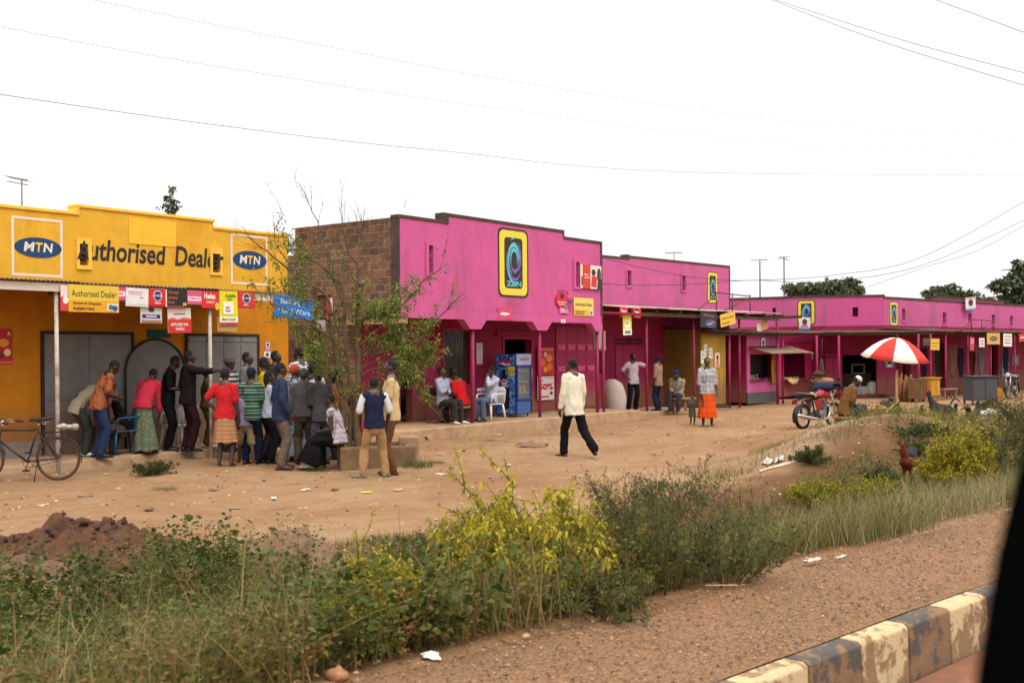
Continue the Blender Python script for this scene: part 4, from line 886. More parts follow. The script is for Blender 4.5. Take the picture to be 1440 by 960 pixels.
# ------------------------------------------------------------------ far row bending with the road
def far_row():
    pA, pB, pC = Vector((9.33, 46.5)), Vector((12.8, 44.5)), Vector((14.97, 44.))
    A = Wall(pA, math.degrees(math.atan2(pB.x-pA.x, pB.y-pA.y)), 'corner_shop', 'pink corner shop where the row bends, with a dark open shopfront', 'shop')
    B = Wall(pB, math.degrees(math.atan2(pC.x-pB.x, pC.y-pB.y))); B.root = A.root
    r = A.root
    def seg(Wl, x0, x1, zt, holes_low, holes_top, pink=PNKF, name='wall', zsplit=2.9, root=None):
        root = root or Wl.root; M = A.root.matrix_basis if False else None
        up = MB(); up.grid_wall(x0, x1, zsplit, zt, 0, .2, holes_top); lo = MB(); lo.grid_wall(x0, x1, 0, zsplit, 0, .2, holes_low)
        cp = MB(); cp.box(x0-.02, x1+.02, -.03, .23, zt, zt+.08)
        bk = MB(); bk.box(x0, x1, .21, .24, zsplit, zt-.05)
        out = []
        for mb, nm, m in ((up, 'parapet', pink), (lo, 'shop_wall', CRM), (cp, 'coping', COP), (bk, 'vent_backing', DKRED)): out.append(mb.build(nm, m, root))
        return out
    def reparent(objs, Wl, holder):
        """objects built in the frame of Wl, kept as parts of the holder"""
        T = Matrix.Translation(Wl.O)@Matrix.Rotation(Wl.rz, 4, 'Z'); Hm = Matrix.Translation(A.O)@Matrix.Rotation(A.rz, 4, 'Z')
        for o in objs: o.matrix_basis = Hm.inverted()@T
    lenA = (pB-pA).length; lenB = (pC-pB).length; zA = A.z(1163, 417.5)
    seg(A, -1.5, lenA, zA, [], [A.rect(1086, 433, 1091, 446)])
    op = B.rect(1185, 499, 1232, 556); op = (op[0], op[1], .15, op[3])
    reparent(seg(B, 0, lenB, B.z(1200, 417.5), [op], [B.rect(1199, 432, 1207, 445)], mat('rose_wall', lin(196, 82, 136), .85, .06, 2), root=r), B, r)
    zain(A, (1122, 422.5, 1146, 455.7), 0, False)
    T = Matrix.Translation(B.O)@Matrix.Rotation(B.rz, 4, 'Z'); Hm = (Matrix.Translation(A.O)@Matrix.Rotation(A.rz, 4, 'Z')).inverted()
    def put(mb, nm, m): o = mb.build(nm, m, r); o.matrix_basis = Hm@T; return o
    # open shop: interior, counter, cabinet
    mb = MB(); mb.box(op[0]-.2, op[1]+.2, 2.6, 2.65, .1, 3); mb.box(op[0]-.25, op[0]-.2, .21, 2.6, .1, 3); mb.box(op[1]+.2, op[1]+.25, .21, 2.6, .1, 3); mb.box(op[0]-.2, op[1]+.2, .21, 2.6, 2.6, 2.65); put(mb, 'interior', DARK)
    mb = MB(); mb.box(op[0]+.05, op[1]-.1, .9, 1.4, .1, .95); put(mb, 'counter', WOODD)
    a, b, c, d = B.rect(1198, 512, 1216, 525, .9); mb = MB(); t = .03
    for k in ((a, b, c, c+t), (a, b, d-t, d), (a, a+t, c, d), (b-t, b, c, d)): mb.box(k[0], k[1], .9, .95, k[2], k[3])
    put(mb, 'display_cabinet', S(190, 168, 130))
    # right wing along the road
    Cw = Wall(pC, 47.1, 'pink_terrace', 'long low pink terrace with small vents running off to the right', 'shop terrace')
    zt = Cw.z(1244, 419.5)
    vs = [Cw.rect(*q) for q in ((1269, 434, 1273.5, 450), (1326, 439.5, 1331, 455), (1362, 441, 1366.5, 454), (1395, 442.5, 1399.5, 456), (1420.5, 444, 1424.5, 458))]
    ds = []
    for u0, u1 in ((1270, 1279), (1320, 1329), (1395, 1404)):
        a, b, c, d = Cw.rect(u0, 500, u1, 556); ds.append((a, b, .15, 2.2))
    seg(Cw, 0, 24, zt, ds, vs, PNKF)
    x1, x2 = Cw.x(1316, 0, 425), Cw.x(1412, 0, 427); mb = MB(); mb.box(x1, x2, .003, .197, zt+.0, zt+.15); mb.build('parapet_step', PNKF, Cw.root)
    mb = MB(); mb.box(x1-.03, x2+.03, -.035, .235, zt+.15, zt+.225); mb.build('step_coping', COP, Cw.root)
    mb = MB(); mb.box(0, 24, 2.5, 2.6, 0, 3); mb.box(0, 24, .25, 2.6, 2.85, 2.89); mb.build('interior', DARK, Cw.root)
    zain(Cw, (1251.6, 424.7, 1262.4, 457.5), 0, False)
    for a, b, c, d in vs:
        mb = MB(); mb.box(a-.06, b+.06, -.03, -.003, c-.1, c-.002); mb.build('vent_sill', PNKF, Cw.root)
    # awnings
    ya = -2.6; zf = Cw.z(1330, 465.5, ya)
    corr(-.8, 24, ya, -.01, zf, zf+.16, 'awning_roof', TIND, Cw.root, rag=.08)
    mb = MB(); mb.box(-.7, 24, ya+.3, ya+.36, zf-.10, zf-.0); mb.build('front_beam', WOODD, Cw.root)
    for u in (1292, 1309, 1330, 1361, 1393, 1427): post(Cw, Cw.x(u, ya+.15, 520), ya+.15, 0, zf-.12, .04, PPIPE)
    zf2 = B.z(1200, 467, -2.6)
    aw = thing('tin_roof', 'rusty tin roof over the corner shop front behind the umbrella', 'roof', B.world(0, 0, 0), B.rz)
    corr(-3.0, lenB+1.9, -2.3, -.01, zf2, zf2+.15, 'roof_sheet', TIND, aw, rag=.06)
    mb = MB(); mb.box(-2.9, lenB+1.6, -2.2, -2.14, zf2-.10, zf2-.02); mb.build('roof_beam', WOODD, aw)
    for u in (1149, 1180):
        x = B.x(u, -2.45, 520); mb = MB(); mb.tube([(x, -2.45, 0), (x, -2.45, zf2-.12)], .045, 8); mb.build('post', PPIPE, aw)
    # leaves of doors
    for u0, u1, lab in ((1160, 1184, None), (1233, 1260, None)):
        a, b, c, d = B.rect(u0, 503, u1, 557, -.3); mb = MB(); n = 2; w = (b-a)/n
        for k in range(n): mb.box(a+k*w+.01, a+(k+1)*w-.01, -.34, -.3, .15, d)
        for zz in (.5, 1.1, 1.7): mb.box(a+.03, b-.03, -.36, -.342, zz-.04, zz+.04)
        put(mb, 'door_leaf', CRMD)
    for u0, u1 in ((1331, 1345), (1362, 1376), (1377, 1392), (1280, 1290)):
        a, b, c, d = Cw.rect(u0, 500, u1, 555); plank_door(Cw, a, b, .16, 2.15, -.003, 2, CRMD, 'door')
    return A, B, Cw, zf
WA, WB, WC, zfC = far_row()
sign('poster', 'portrait poster with a white shirted person below the yellow framed emblem', 'poster', WA, (1124, 446, 1139.5, 463), -.15, (224, 216, 214), [('o', .5, .62, .22, .24, (96, 56, 44)), ('p', [(.15, .2), (.85, .2), (.7, .42), (.3, .42)], (210, 100, 120)), ('r', 0, 0, 1, .16, (90, 150, 180))], None, 2)
sign('poster', 'blue portrait poster on the door leaf behind the umbrella', 'poster', WB, (1245, 503, 1257, 516), -.39, (80, 150, 170), [('o', .5, .55, .2, .28, (70, 40, 34)), ('p', [(.2, 0), (.8, 0), (.68, .28), (.32, .28)], (220, 216, 214))])
sign('poster', 'white portrait poster flapping above the right-hand parapet', 'poster', WC, (1358, 418, 1372, 436), -.2, (226, 214, 214), [('o', .5, .58, .24, .26, (60, 36, 34)), ('r', 0, .0, 1, .14, (90, 150, 190)), ('r', .1, .86, .9, .98, (220, 150, 130))], None, -4)
oc = -2.68
for px, base, items, lab in (((1298, 475, 1308.5, 486), (70, 44, 40), [('r', .1, .55, .9, .7, (130, 70, 60))], 'dark maroon sign under the far awning'),
        ((1308.8, 476, 1321, 492), (222, 170, 60), [('r', .1, .55, .9, .62, (120, 80, 40)), ('r', .1, .3, .7, .36, (120, 80, 40))], 'yellow sign under the far awning right of the umbrella'),
        ((1364, 474, 1370, 493), (176, 60, 84), [('r', .1, .5, .9, .9, (206, 120, 140))], 'narrow pink sign under the far awning'),
        ((1377, 475, 1384.5, 488), (214, 206, 204), [('r', .2, .6, .8, .7, (120, 110, 120)), ('r', .2, .3, .8, .4, (120, 110, 120))], 'small white notice under the far awning'),
        ((1388, 468, 1406, 484), (206, 160, 80), [('o', .5, .5, .3, .2, (40, 40, 50)), ('t', 'MTN', .32, .44, .68, .56, (220, 190, 90), .02, 1)], 'gold sign with black oval under the far awning'),
        ((1411, 469, 1423, 487), (222, 212, 208), [('r', .15, .75, .85, .82, (150, 90, 90)), ('r', .15, .5, .85, .56, (150, 90, 90)), ('r', .15, .25, .85, .32, (150, 90, 90))], 'white sign with red lines under the far awning'),
        ((1433, 469, 1442, 480), (200, 30, 40), [('r', .2, .4, .8, .6, (230, 200, 190))], 'red sign at the right edge under the far awning')):
    sign('hanging_sign', lab, 'sign', WC, px, oc, base, items, 'signs hung under the far awning', rnd.uniform(-4, 4))
for px, lab in (((1409, 499, 1419, 514), 'upper left grey-blue window board of the far terrace'), ((1423, 499, 1433, 514), 'upper right grey-blue window board of the far terrace'), ((1408, 517, 1418.5, 531), 'lower grey-blue window board of the far terrace')):
    sign('window_board', lab, 'board', WC, px, -.03, (96, 110, 116), [('r', .2, .25, .8, .75, (130, 140, 144))])
rack(WC, -2.0, (1349, 449, 1397, 466), 'empty steel sign rack on the far awning')
# ------------------------------------------------------------------ people
def skinmat(name, col):
    m, nt, b = newmat(name, .42, 0, .5); v = objv(nt)
    c = mixc(nt, nz(nt, v, 12., 3), tuple(k*.85 for k in col), tuple(k*1.15 for k in col)); nt.links.new(c, b.inputs['Base Color']); return m
SKIN = [skinmat('skin_dark', lin(70, 47, 37)), skinmat('skin_deep', lin(56, 38, 31)), skinmat('skin_brown', lin(90, 60, 46))]
HAIR = mat('black_hair', (.012, .010, .010), .9, .2, 40, bmp=.6, bscale=160)
EYEW = plain('eye_white', lin(200, 190, 180), .3); EYED = plain('eye_dark', (.01, .008, .007), .2); LIP = plain('lip', lin(84, 44, 42), .5)
BLKSHOE = plain('black_leather', (.018, .016, .015), .35); WSHOE = plain('white_shoe', lin(214, 208, 204), .5); BRSHOE = plain('brown_leather', lin(86, 58, 42), .5); ORSHOE = plain('orange_sandal', lin(230, 104, 40), .5)
_cl = {}
def cloth(name, col, kind='plain', cols=(), scale=8., rough=.92):
    if name in _cl: return _cl[name]
    col = tuple(k*.78 for k in col); cols = [((q[0], tuple(k*.78 for k in q[1])) if kind == 'bands' else tuple(k*.78 for k in q)) for q in cols]
    m, nt, b = newmat(name, rough, 0, .12); o = objv(nt)
    base = mixc(nt, nz(nt, o, 7, 5), tuple(k*.82 for k in col), tuple(min(1, k*1.12) for k in col))
    if kind != 'plain':
        sx = nt.nodes.new('ShaderNodeSeparateXYZ'); nt.links.new(o, sx.inputs[0])
        def fr(s, k):
            a = nt.nodes.new('ShaderNodeMath'); a.operation = 'MULTIPLY'; a.inputs[1].default_value = k; nt.links.new(s, a.inputs[0])
            f = nt.nodes.new('ShaderNodeMath'); f.operation = 'FRACT'; nt.links.new(a.outputs[0], f.inputs[0]); return f.outputs[0]
        if kind == 'bands':
            n = len(cols); base = mixc(nt, 1., base, base) if False else ramp(nt, fr(sx.outputs[2], scale), [(q, c) for q, c in cols], 'CONSTANT')
        elif kind == 'plaid':
            ad = nt.nodes.new('ShaderNodeMath'); nt.links.new(sx.outputs[0], ad.inputs[0]); nt.links.new(sx.outputs[1], ad.inputs[1])
            f1 = ramp(nt, fr(ad.outputs[0], scale), [(0, (0, 0, 0)), (.42, (1, 1, 1)), (.62, (0, 0, 0)), (.8, (.6,)*3), (.86, (0, 0, 0))], 'CONSTANT')
            f2 = ramp(nt, fr(sx.outputs[2], scale), [(0, (0, 0, 0)), (.42, (1, 1, 1)), (.62, (0, 0, 0)), (.8, (.6,)*3), (.86, (0, 0, 0))], 'CONSTANT')
            c1 = nt.nodes.new('ShaderNodeMath'); c1.operation = 'MULTIPLY'; c1.inputs[1].default_value = .55; nt.links.new(f1, c1.inputs[0])
            c2 = nt.nodes.new('ShaderNodeMath'); c2.operation = 'MULTIPLY'; c2.inputs[1].default_value = .55; nt.links.new(f2, c2.inputs[0])
            base = mixc(nt, c1.outputs[0], base, cols[0]); base = mixc(nt, c2.outputs[0], base, cols[-1])
        elif kind == 'print':
            vo = node(nt, 'ShaderNodeTexVoronoi', Scale=scale); nt.links.new(o, vo.inputs['Vector'])
            base = mixc(nt, ramp(nt, vo.outputs['Distance'], [(.28, (1, 1, 1)), (.36, (0, 0, 0))]), base, cols[0])
            if len(cols) > 1: base = mixc(nt, ramp(nt, nz(nt, o, scale*2.3, 2), [(.56, (0, 0, 0)), (.6, (1, 1, 1))]), base, cols[1])
    nt.links.new(base, b.inputs['Base Color']); bump(nt, b, nz(nt, o, 26, 4), .35, .012)
    _cl[name] = m; return m
def P_(name, r, g, b): return cloth(name, lin(r, g, b))

def fuse(mb, name, mats, parent, voxel, smooth=4, folds=0., seed=0, extra=None):
    """one continuous surface from overlapping volumes"""
    me0 = mb.mesh(name, []); o = bpy.data.objects.new(name, me0)
    r = o.modifiers.new('r', 'REMESH'); r.mode = 'VOXEL'; r.voxel_size = voxel
    s = o.modifiers.new('s', 'SMOOTH'); s.factor = .5; s.iterations = smooth
    me = evaluated(o); bpy.data.meshes.remove(me0)
    n = len(me.vertices); co_ = np.empty(n*3); me.vertices.foreach_get('co', co_); co_ = co_.reshape(-1, 3)
    if folds:
        no = np.empty(n*3); me.vertex_normals.foreach_get('vector', no); no = no.reshape(-1, 3)
        d = np.array([noise.noise(Vector((x*9+seed, y*9, z*5.5+seed*2)))+.6*noise.noise(Vector((x*19+seed, y*19, z*12))) for x, y, z in co_])
        co_ = co_+no*(d*folds)[:, None]
    vs = co_.tolist(); fs = [list(p.vertices) for p in me.polygons]
    bpy.data.meshes.remove(me)
    out = MB(); out.add(vs, fs, 0, True)
    if extra:
        q = len(out.v); out.v += extra.v; out.f += [[i+q for i in f] for f in extra.f]; out.m += extra.m; out.s += extra.s
    return out.build(name, mats, parent)
def ik(a, c, l1, l2, hint):
    a, c = Vector(a), Vector(c); d = c-a; L = d.length
    if L > (l1+l2)*.995: c = a+d.normalized()*(l1+l2)*.995; d = c-a; L = d.length
    x = (l1*l1-l2*l2+L*L)/(2*L); h = math.sqrt(max(l1*l1-x*x, 0)); u = d/L
    hv = Vector(hint); hv = hv-u*hv.dot(u)
    hv = hv.normalized() if hv.length > 1e-5 else Vector((0, 1, 0))
    return a+u*x+hv*h, c
def person(label, u, v=None, Y=None, vt=None, h=1.7, z=0., face=0, lean=0, twist=0, pel=None, feet=None, footyaw=(-10, 10), seat=None, arms=('down', 'down'), head=(0, 0), top=None, sleeve='short', hem=-.06, bottom=None, kind='trousers', skirt_hem=.12, shoes=BLKSHOE, skin=0, hat=None, hair='short', group=None, female=False, elbow=None):
    if Y is None: p = G(u, v, z)
    else: p = at(u, 500, Y); p.z = z
    if vt is not None: h = H+pix(u, vt)[1]*p.y-z
    k = h/1.75
    root = thing('person', label, 'person', p, -R(face), group)
    root.scale = (1, 1, 1)
    sd = int(u*7+h*100) % 97
    V3 = lambda t: Vector(t)*k
    pelv = Vector(pel) if pel else (Vector((0, 0, seat+.09)) if seat is not None else Vector((0, 0, .93)))
    rot = lambda a: Matrix.Rotation(-R(a), 3, 'X')
    tw = Matrix.Rotation(-R(twist), 3, 'Z')
    sp = [pelv]; 
    for fr_, ln in ((.55, .19), (.85, .20), (1., .17)): sp.append(sp[-1]+tw@(rot(lean*fr_)@Vector((0, 0, ln))))
    side = tw@Vector((1, 0, 0)); updir = tw@(rot(lean)@Vector((0, 0, 1))); fwd = tw@(rot(lean)@Vector((0, 1, 0)))
    neck = sp[-1]; shw = .168 if female else .186
    sh = [neck-updir*.065+side*s*shw for s in (-1, 1)]
    Mh = tw@Matrix.Rotation(-R(head[1]), 3, 'Z')@rot(lean*.45+head[0])
    hc = neck+updir*.045+Mh@Vector((0, .018, .115))
    hips = [pelv+side*s*.088+Vector((0, 0, -.02)) for s in (-1, 1)]
    if feet is None: feet = [(-.11, 0, 0), (.11, .03, 0)] if seat is None else [(-.13, .42, 0), (.13, .44, 0)]
    ank = [Vector(f[:3])+Vector((0, -.02, .075)) for f in feet]
    knee = []
    for i in (0, 1):
        kn, an = ik(hips[i], ank[i], .43, .43, (.12*(2*i-1), 1, .25)); knee.append(kn); ank[i] = an
    el, wr = [], []
    for i in (0, 1):
        s = 2*i-1; t = arms[i]; S0 = sh[i]; hint = side*s*.35-fwd*.9-updir*.2
        if t == 'down': t = S0+side*s*.07+Vector((0, .05, -.54)); hint = -fwd+side*s*.3
        elif t == 'front': t = S0-side*s*.08+fwd*.30-updir*.26
        elif t == 'hip': t = S0+side*s*.015+fwd*.03-updir*.42; hint = side*s-fwd*.35
        elif t == 'pocket': t = S0+side*s*.05+fwd*.09-updir*.50; hint = -fwd+side*s*.5
        elif t == 'behind': t = S0-side*s*.13-fwd*.15-updir*.40; hint = -fwd+side*s*.8
        elif t == 'cross': t = S0-side*s*.22+fwd*.19-updir*.28; hint = side*s-updir*.7
        elif t == 'hang': t = S0+fwd*.08+Vector((0, 0, -.52)); hint = -fwd
        elif t == 'lap': t = S0-side*s*.10+fwd*.27-updir*.42
        elif t == 'chin': t = neck+fwd*.16+side*s*.03-updir*.02; hint = side*s*.4-updir+fwd*.3
        else: t = Vector(t)
        if elbow and elbow[i]: hint = Vector(elbow[i])
        e, w_ = ik(S0, t, .285, .26, hint); el.append(e); wr.append(w_)
    # ---- body
    b = MB()
    b.limb([V3(sp[0]), V3(sp[1]), V3(sp[2]), V3(sp[3]-updir*.05)], [(.15*k, .105*k), (.13*k, .095*k), (.155*k, .105*k), (.13*k, .085*k)], 14)
    b.limb([V3(neck-updir*.05), V3(hc-Mh@Vector((0, .012, .06)))], [.058*k, .05*k], 10)
    Mh4 = Mh
    b.ell(V3(hc), (.074*k, .093*k, .108*k), 18, 12, 0, Mh4)
    b.ell(V3(hc+Mh@Vector((0, .030, -.066))), (.052*k, .058*k, .056*k), 14, 8, 0, Mh4)
    b.ell(V3(hc+Mh@Vector((0, .098, -.022))), (.017*k, .018*k, .022*k), 8, 6, 0, Mh4)
    b.ell(V3(hc+Mh@Vector((0, .078, .022))), (.052*k, .02*k, .012*k), 8, 6, 0, Mh4)
    b.ell(V3(hc+Mh@Vector((0, .086, -.062))), (.026*k, .014*k, .013*k), 8, 6, 0, Mh4)
    for s in (-1, 1): b.ell(V3(hc+Mh@Vector((s*.077, -.008, -.008))), (.012*k, .02*k, .03*k), 8, 6, 0, Mh4)
    ex = MB()
    for s in (-1, 1):
        ex.ell(V3(hc+Mh@Vector((s*.031, .0845, .004))), (.013*k, .008*k, .007*k), 8, 6, 1, Mh4); ex.ell(V3(hc+Mh@Vector((s*.031, .0905, .004))), (.006*k, .004*k, .006*k), 8, 6, 2, Mh4)
    ex.ell(V3(hc+Mh@Vector((0, .0975, -.064))), (.021*k, .006*k, .008*k), 8, 6, 3, Mh4)
    for i in (0, 1):
        s = 2*i-1
        b.limb([V3(hips[i]), V3(hips[i].lerp(knee[i], .5)), V3(knee[i]), V3(knee[i].lerp(ank[i], .35)), V3(ank[i])], [.088*k, .078*k, .055*k, .055*k, .037*k], 10)
        fy = Matrix.Rotation(-R(footyaw[i]), 3, 'Z')
        if shoes is None or shoes is ORSHOE:
            b.limb([V3(ank[i]+Vector((0, 0, -.035))), V3(ank[i]+fy@Vector((0, .10, -.05)))], [(.036*k, .034*k), (.042*k, .02*k)], 10)
        b.limb([V3(sh[i]), V3(sh[i].lerp(el[i], .5)), V3(el[i]), V3(el[i].lerp(wr[i], .4)), V3(wr[i])], [.055*k, .048*k, .040*k, .040*k, .027*k], 10)
        f = (wr[i]-el[i]).normalized()
        nrm = (-side*s); nrm = nrm-f*nrm.dot(f); nrm = nrm.normalized() if nrm.length > .2 else (fwd-f*fwd.dot(f)).normalized()
        lat = f.cross(nrm).normalized()
        if lat.dot(fwd+updir*.3) < 0: lat = -lat      # thumb side forwards
        kn_ = wr[i]+f*.085
        for q in (-1, 0, 1): b.limb([V3(wr[i]+lat*q*.012), V3(kn_+lat*q*.024)], [.017*k, .015*k], 8)
        for q in range(4):
            ln = (.066, .078, .082, .07)[q]; o_ = kn_-f*.015+lat*(q-1.5)*.019
            p1 = o_+f*ln*.5+nrm*.008; p2 = o_+f*ln*.85+nrm*.026; p3 = o_+f*ln*1.0+nrm*.046
            ex.limb([V3(o_), V3(p1), V3(p2), V3(p3)], [.0098*k, .0092*k, .0085*k, .007*k], 6)
        t0 = wr[i]+f*.025+lat*.022; ex.limb([V3(t0), V3(t0+f*.028+lat*.03+nrm*.008), V3(t0+f*.062+lat*.034+nrm*.02)], [.012*k, .0105*k, .008*k], 6)
    body = fuse(b, 'body', [SKIN[skin], EYEW, EYED, LIP], root, .0135*k, 3, 0, sd, ex)
    # ---- hair or hat
    if hair == 'short' or hair == 'long':
        hb = MB(); hb.ell(V3(hc+Mh@Vector((0, -.017, .021))), (.0805*k, .090*k, .098*k), 18, 12, 0, Mh)
        if hair == 'long': hb.ell(V3(hc+Mh@Vector((0, -.055, -.05))), (.078*k, .058*k, .13*k), 14, 10, 0, Mh)
        for j, p_ in enumerate(hb.v):
            w_ = Vector(p_); n_ = noise.noise(w_*45)*.005*k; d_ = (w_-V3(hc)).normalized(); hb.v[j] = tuple(w_+d_*n_)
        hb.build('hair', HAIR, root)
    if hat:
        hm, hk = hat; hb = MB()
        if hk == 'scarf':
            hb.ell(V3(hc+Mh@Vector((0, -.018, .03))), (.088*k, .1*k, .098*k), 16, 10, 0, Mh); hb.ell(V3(hc+Mh@Vector((0, -.11, .0))), (.04*k, .035*k, .04*k), 10, 6, 0, Mh)
        else:
            hb.lathe([(.083*k, .0), (.088*k, .03*k), (.08*k, .07*k), (.05*k, .1*k), (.004, .108*k)], 18, 0, V3(hc+Mh@Vector((0, -.01, .028))), Mh)
            if hk == 'cap': hb.limb([V3(hc+Mh@Vector((0, .06, .036))), V3(hc+Mh@Vector((0, .135, .022)))], [(.062*k, .008*k), (.05*k, .006*k)], 12)
            if hk == 'brim': hb.lathe([(.075*k, .0), (.135*k, -.008*k), (.14*k, .0), (.085*k, .014*k)], 22, 0, V3(hc+Mh@Vector((0, -.01, .03))), Mh)
        hb.build('hat', hm, root)
    # ---- shirt
    if top:
        b = MB(); hemv = sp[0]+tw@(rot(lean*.4)@Vector((0, 0, hem)))
        bust = .012 if female else 0
        b.tube([V3(hemv), V3(sp[0]+Vector((0, 0, .03))), V3(sp[1]), V3(sp[2]+fwd*bust), V3(sp[3]-updir*.055), V3(sp[3]-updir*.01)], [(.198*k, .146*k), (.188*k, .138*k), (.160*k, .120*k), (.172*k, (.126+bust)*k), (.135*k, .096*k), (.08*k, .06*k)], 18)
        b.limb([V3(sh[0]+updir*.015), V3(neck-updir*.012), V3(sh[1]+updir*.015)], [.054*k, .066*k, .054*k], 10)
        b.tube([V3(neck-updir*.02), V3(neck+updir*.022)], [.07*k, .062*k], 12)
        for i in (0, 1):
            if sleeve == 'long': b.limb([V3(sh[i]), V3(sh[i].lerp(el[i], .5)), V3(el[i]), V3(el[i].lerp(wr[i], .5)), V3(el[i].lerp(wr[i], .93))], [.074*k, .066*k, .06*k, .056*k, .046*k], 10)
            elif sleeve == 'rolled': b.limb([V3(sh[i]), V3(sh[i].lerp(el[i], .5)), V3(el[i]), V3(el[i].lerp(wr[i], .25))], [.074*k, .066*k, .062*k, .06*k], 10)
            elif sleeve == 'short': b.limb([V3(sh[i]), V3(sh[i].lerp(el[i], .45)), V3(sh[i].lerp(el[i], .78))], [.074*k, .07*k, .072*k], 10)
            else: b.limb([V3(sh[i]), V3(sh[i].lerp(el[i], .12))], [.068*k, .062*k], 10)
        tops = [(top, None)] if not isinstance(top, tuple) else None
        fuse(b, 'shirt', top, root, .0155*k, 3, .015*k, sd)
    # ---- trousers, skirt
    if bottom and kind in ('trousers', 'shorts'):
        b = MB(); b.limb([V3(pelv+Vector((0, 0, -.06))), V3(pelv), V3(pelv+tw@(rot(lean*.3)@Vector((0, 0, .10))))], [(.14*k, .112*k), (.160*k, .118*k), (.148*k, .112*k)], 14)
        for i in (0, 1):
            if kind == 'trousers':
                b.limb([V3(hips[i]), V3(hips[i].lerp(knee[i], .5)), V3(knee[i]), V3(knee[i].lerp(ank[i], .5)), V3(knee[i].lerp(ank[i], .96))], [.089*k, .09*k, .08*k, .077*k, .074*k], 12)
            else: b.limb([V3(hips[i]), V3(hips[i].lerp(knee[i], .5)), V3(knee[i].lerp(hips[i], .02))], [.09*k, .094*k, .1*k], 12)
        fuse(b, kind, bottom, root, .0155*k, 3, .016*k, sd+5)
    elif bottom:
        b = MB(); n = 44
        top_ = pelv+Vector((0, .0, .10)); kneem = (knee[0]+knee[1])/2; anm = (ank[0]+ank[1])/2
        if seat is not None:
            path = [top_, pelv+Vector((0, .05, .0)), pelv.lerp(kneem, .6)+Vector((0, 0, .0)), kneem+Vector((0, .02, -.02)), Vector((kneem.x, kneem.y+.03, .30)), Vector((anm.x, anm.y-.02, skirt_hem))]
            rad = [(.15, .12), (.18, .14), (.2, .12), (.21, .14), (.27, .2), (.31, .25)]
        else:
            hemc = Vector((anm.x, anm.y+.02, skirt_hem)); q = (top_.z-skirt_hem)
            path = [top_]+[top_.lerp(hemc, t) for t in (.13, .35, .6, .82, 1.)]
            w_ = .17+.075*q
            rad = [(.14, .108), (.166, .128), (.182, .150), (.19+.02*q, .165), (w_*.98, w_*.85), (w_*1.06, w_*.92)]
        P = []
        for j, (c, r_) in enumerate(zip(path, rad)): P.append((V3(c), r_[0]*k, r_[1]*k))
        L = 26
        for j in range(L):
            t = j/(L-1)*(len(P)-1); a = min(int(t), len(P)-2); t -= a
            c = P[a][0].lerp(P[a+1][0], t); rx = P[a][1]*(1-t)+P[a+1][1]*t; ry = P[a][2]*(1-t)+P[a+1][2]*t
            d = (P[a+1][0]-P[a][0]).normalized(); sx_ = Vector((1, 0, 0)); sy_ = d.cross(sx_).normalized()
            g = j/(L-1)
            for i in range(n):
                an = 2*math.pi*i/n; wv = 1+.07*g*math.sin(an*7+sd)+.05*g*math.sin(an*11+2*sd)+.03*noise.noise(Vector((an*2, g*5, sd)))
                hemw = Vector((0, 0, .018*k*math.sin(an*5+sd)*(g > .97)))
                b.v.append(tuple(c+sx_*(rx*wv*math.cos(an))+sy_*(ry*wv*math.sin(an))+hemw))
        for j in range(L-1):
            for i in range(n): b.f.append([j*n+i, j*n+(i+1) % n, (j+1)*n+(i+1) % n, (j+1)*n+i]); b.m.append(0); b.s.append(True)
        b.f.append(list(range(n))); b.m.append(0); b.s.append(False)
        b.build('skirt', bottom, root).modifiers.new('thickness', 'SOLIDIFY').thickness = .008
    # ---- shoes
    if shoes is not None:
        for i in (0, 1):
            fy = Matrix.Rotation(-R(footyaw[i]), 3, 'Z'); a = ank[i]; sb = MB()
            tip = 0.
            if len(feet[i]) > 3: tip = feet[i][3]
            T = fy@Matrix.Rotation(-R(tip), 3, 'X'); M4 = Matrix.Translation(V3(a))@T.to_4x4()
            if shoes is ORSHOE:
                sb.limb([M4@V3((0, -.05, -.068)), M4@V3((0, .16, -.068))], [(.036*k, .01*k), (.044*k, .01*k)], 12); sb.tube([M4@V3((-.045, .07, -.06)), M4@V3((0, .08, -.02)), M4@V3((.045, .07, -.06))], .008*k, 6)
            else:
                sb.limb([M4@V3((0, -.045, -.036)), M4@V3((0, .03, -.032)), M4@V3((0, .12, -.045)), M4@V3((0, .175, -.052))], [(.036*k, .036*k), (.04*k, .042*k), (.044*k, .03*k), (.034*k, .02*k)], 12)
                sb.box(-.04*k, .04*k, -.085*k, .205*k, -.078*k, -.06*k, 1, M4); sb.limb([M4@V3((0, -.02, -.03)), M4@V3((0, -.012, .015))], [.042*k, .04*k], 12)
            sb.build('shoe', [shoes, BLKSHOE], root)
    root['k'] = k
    del root['k']
    return root, k, wr, hc

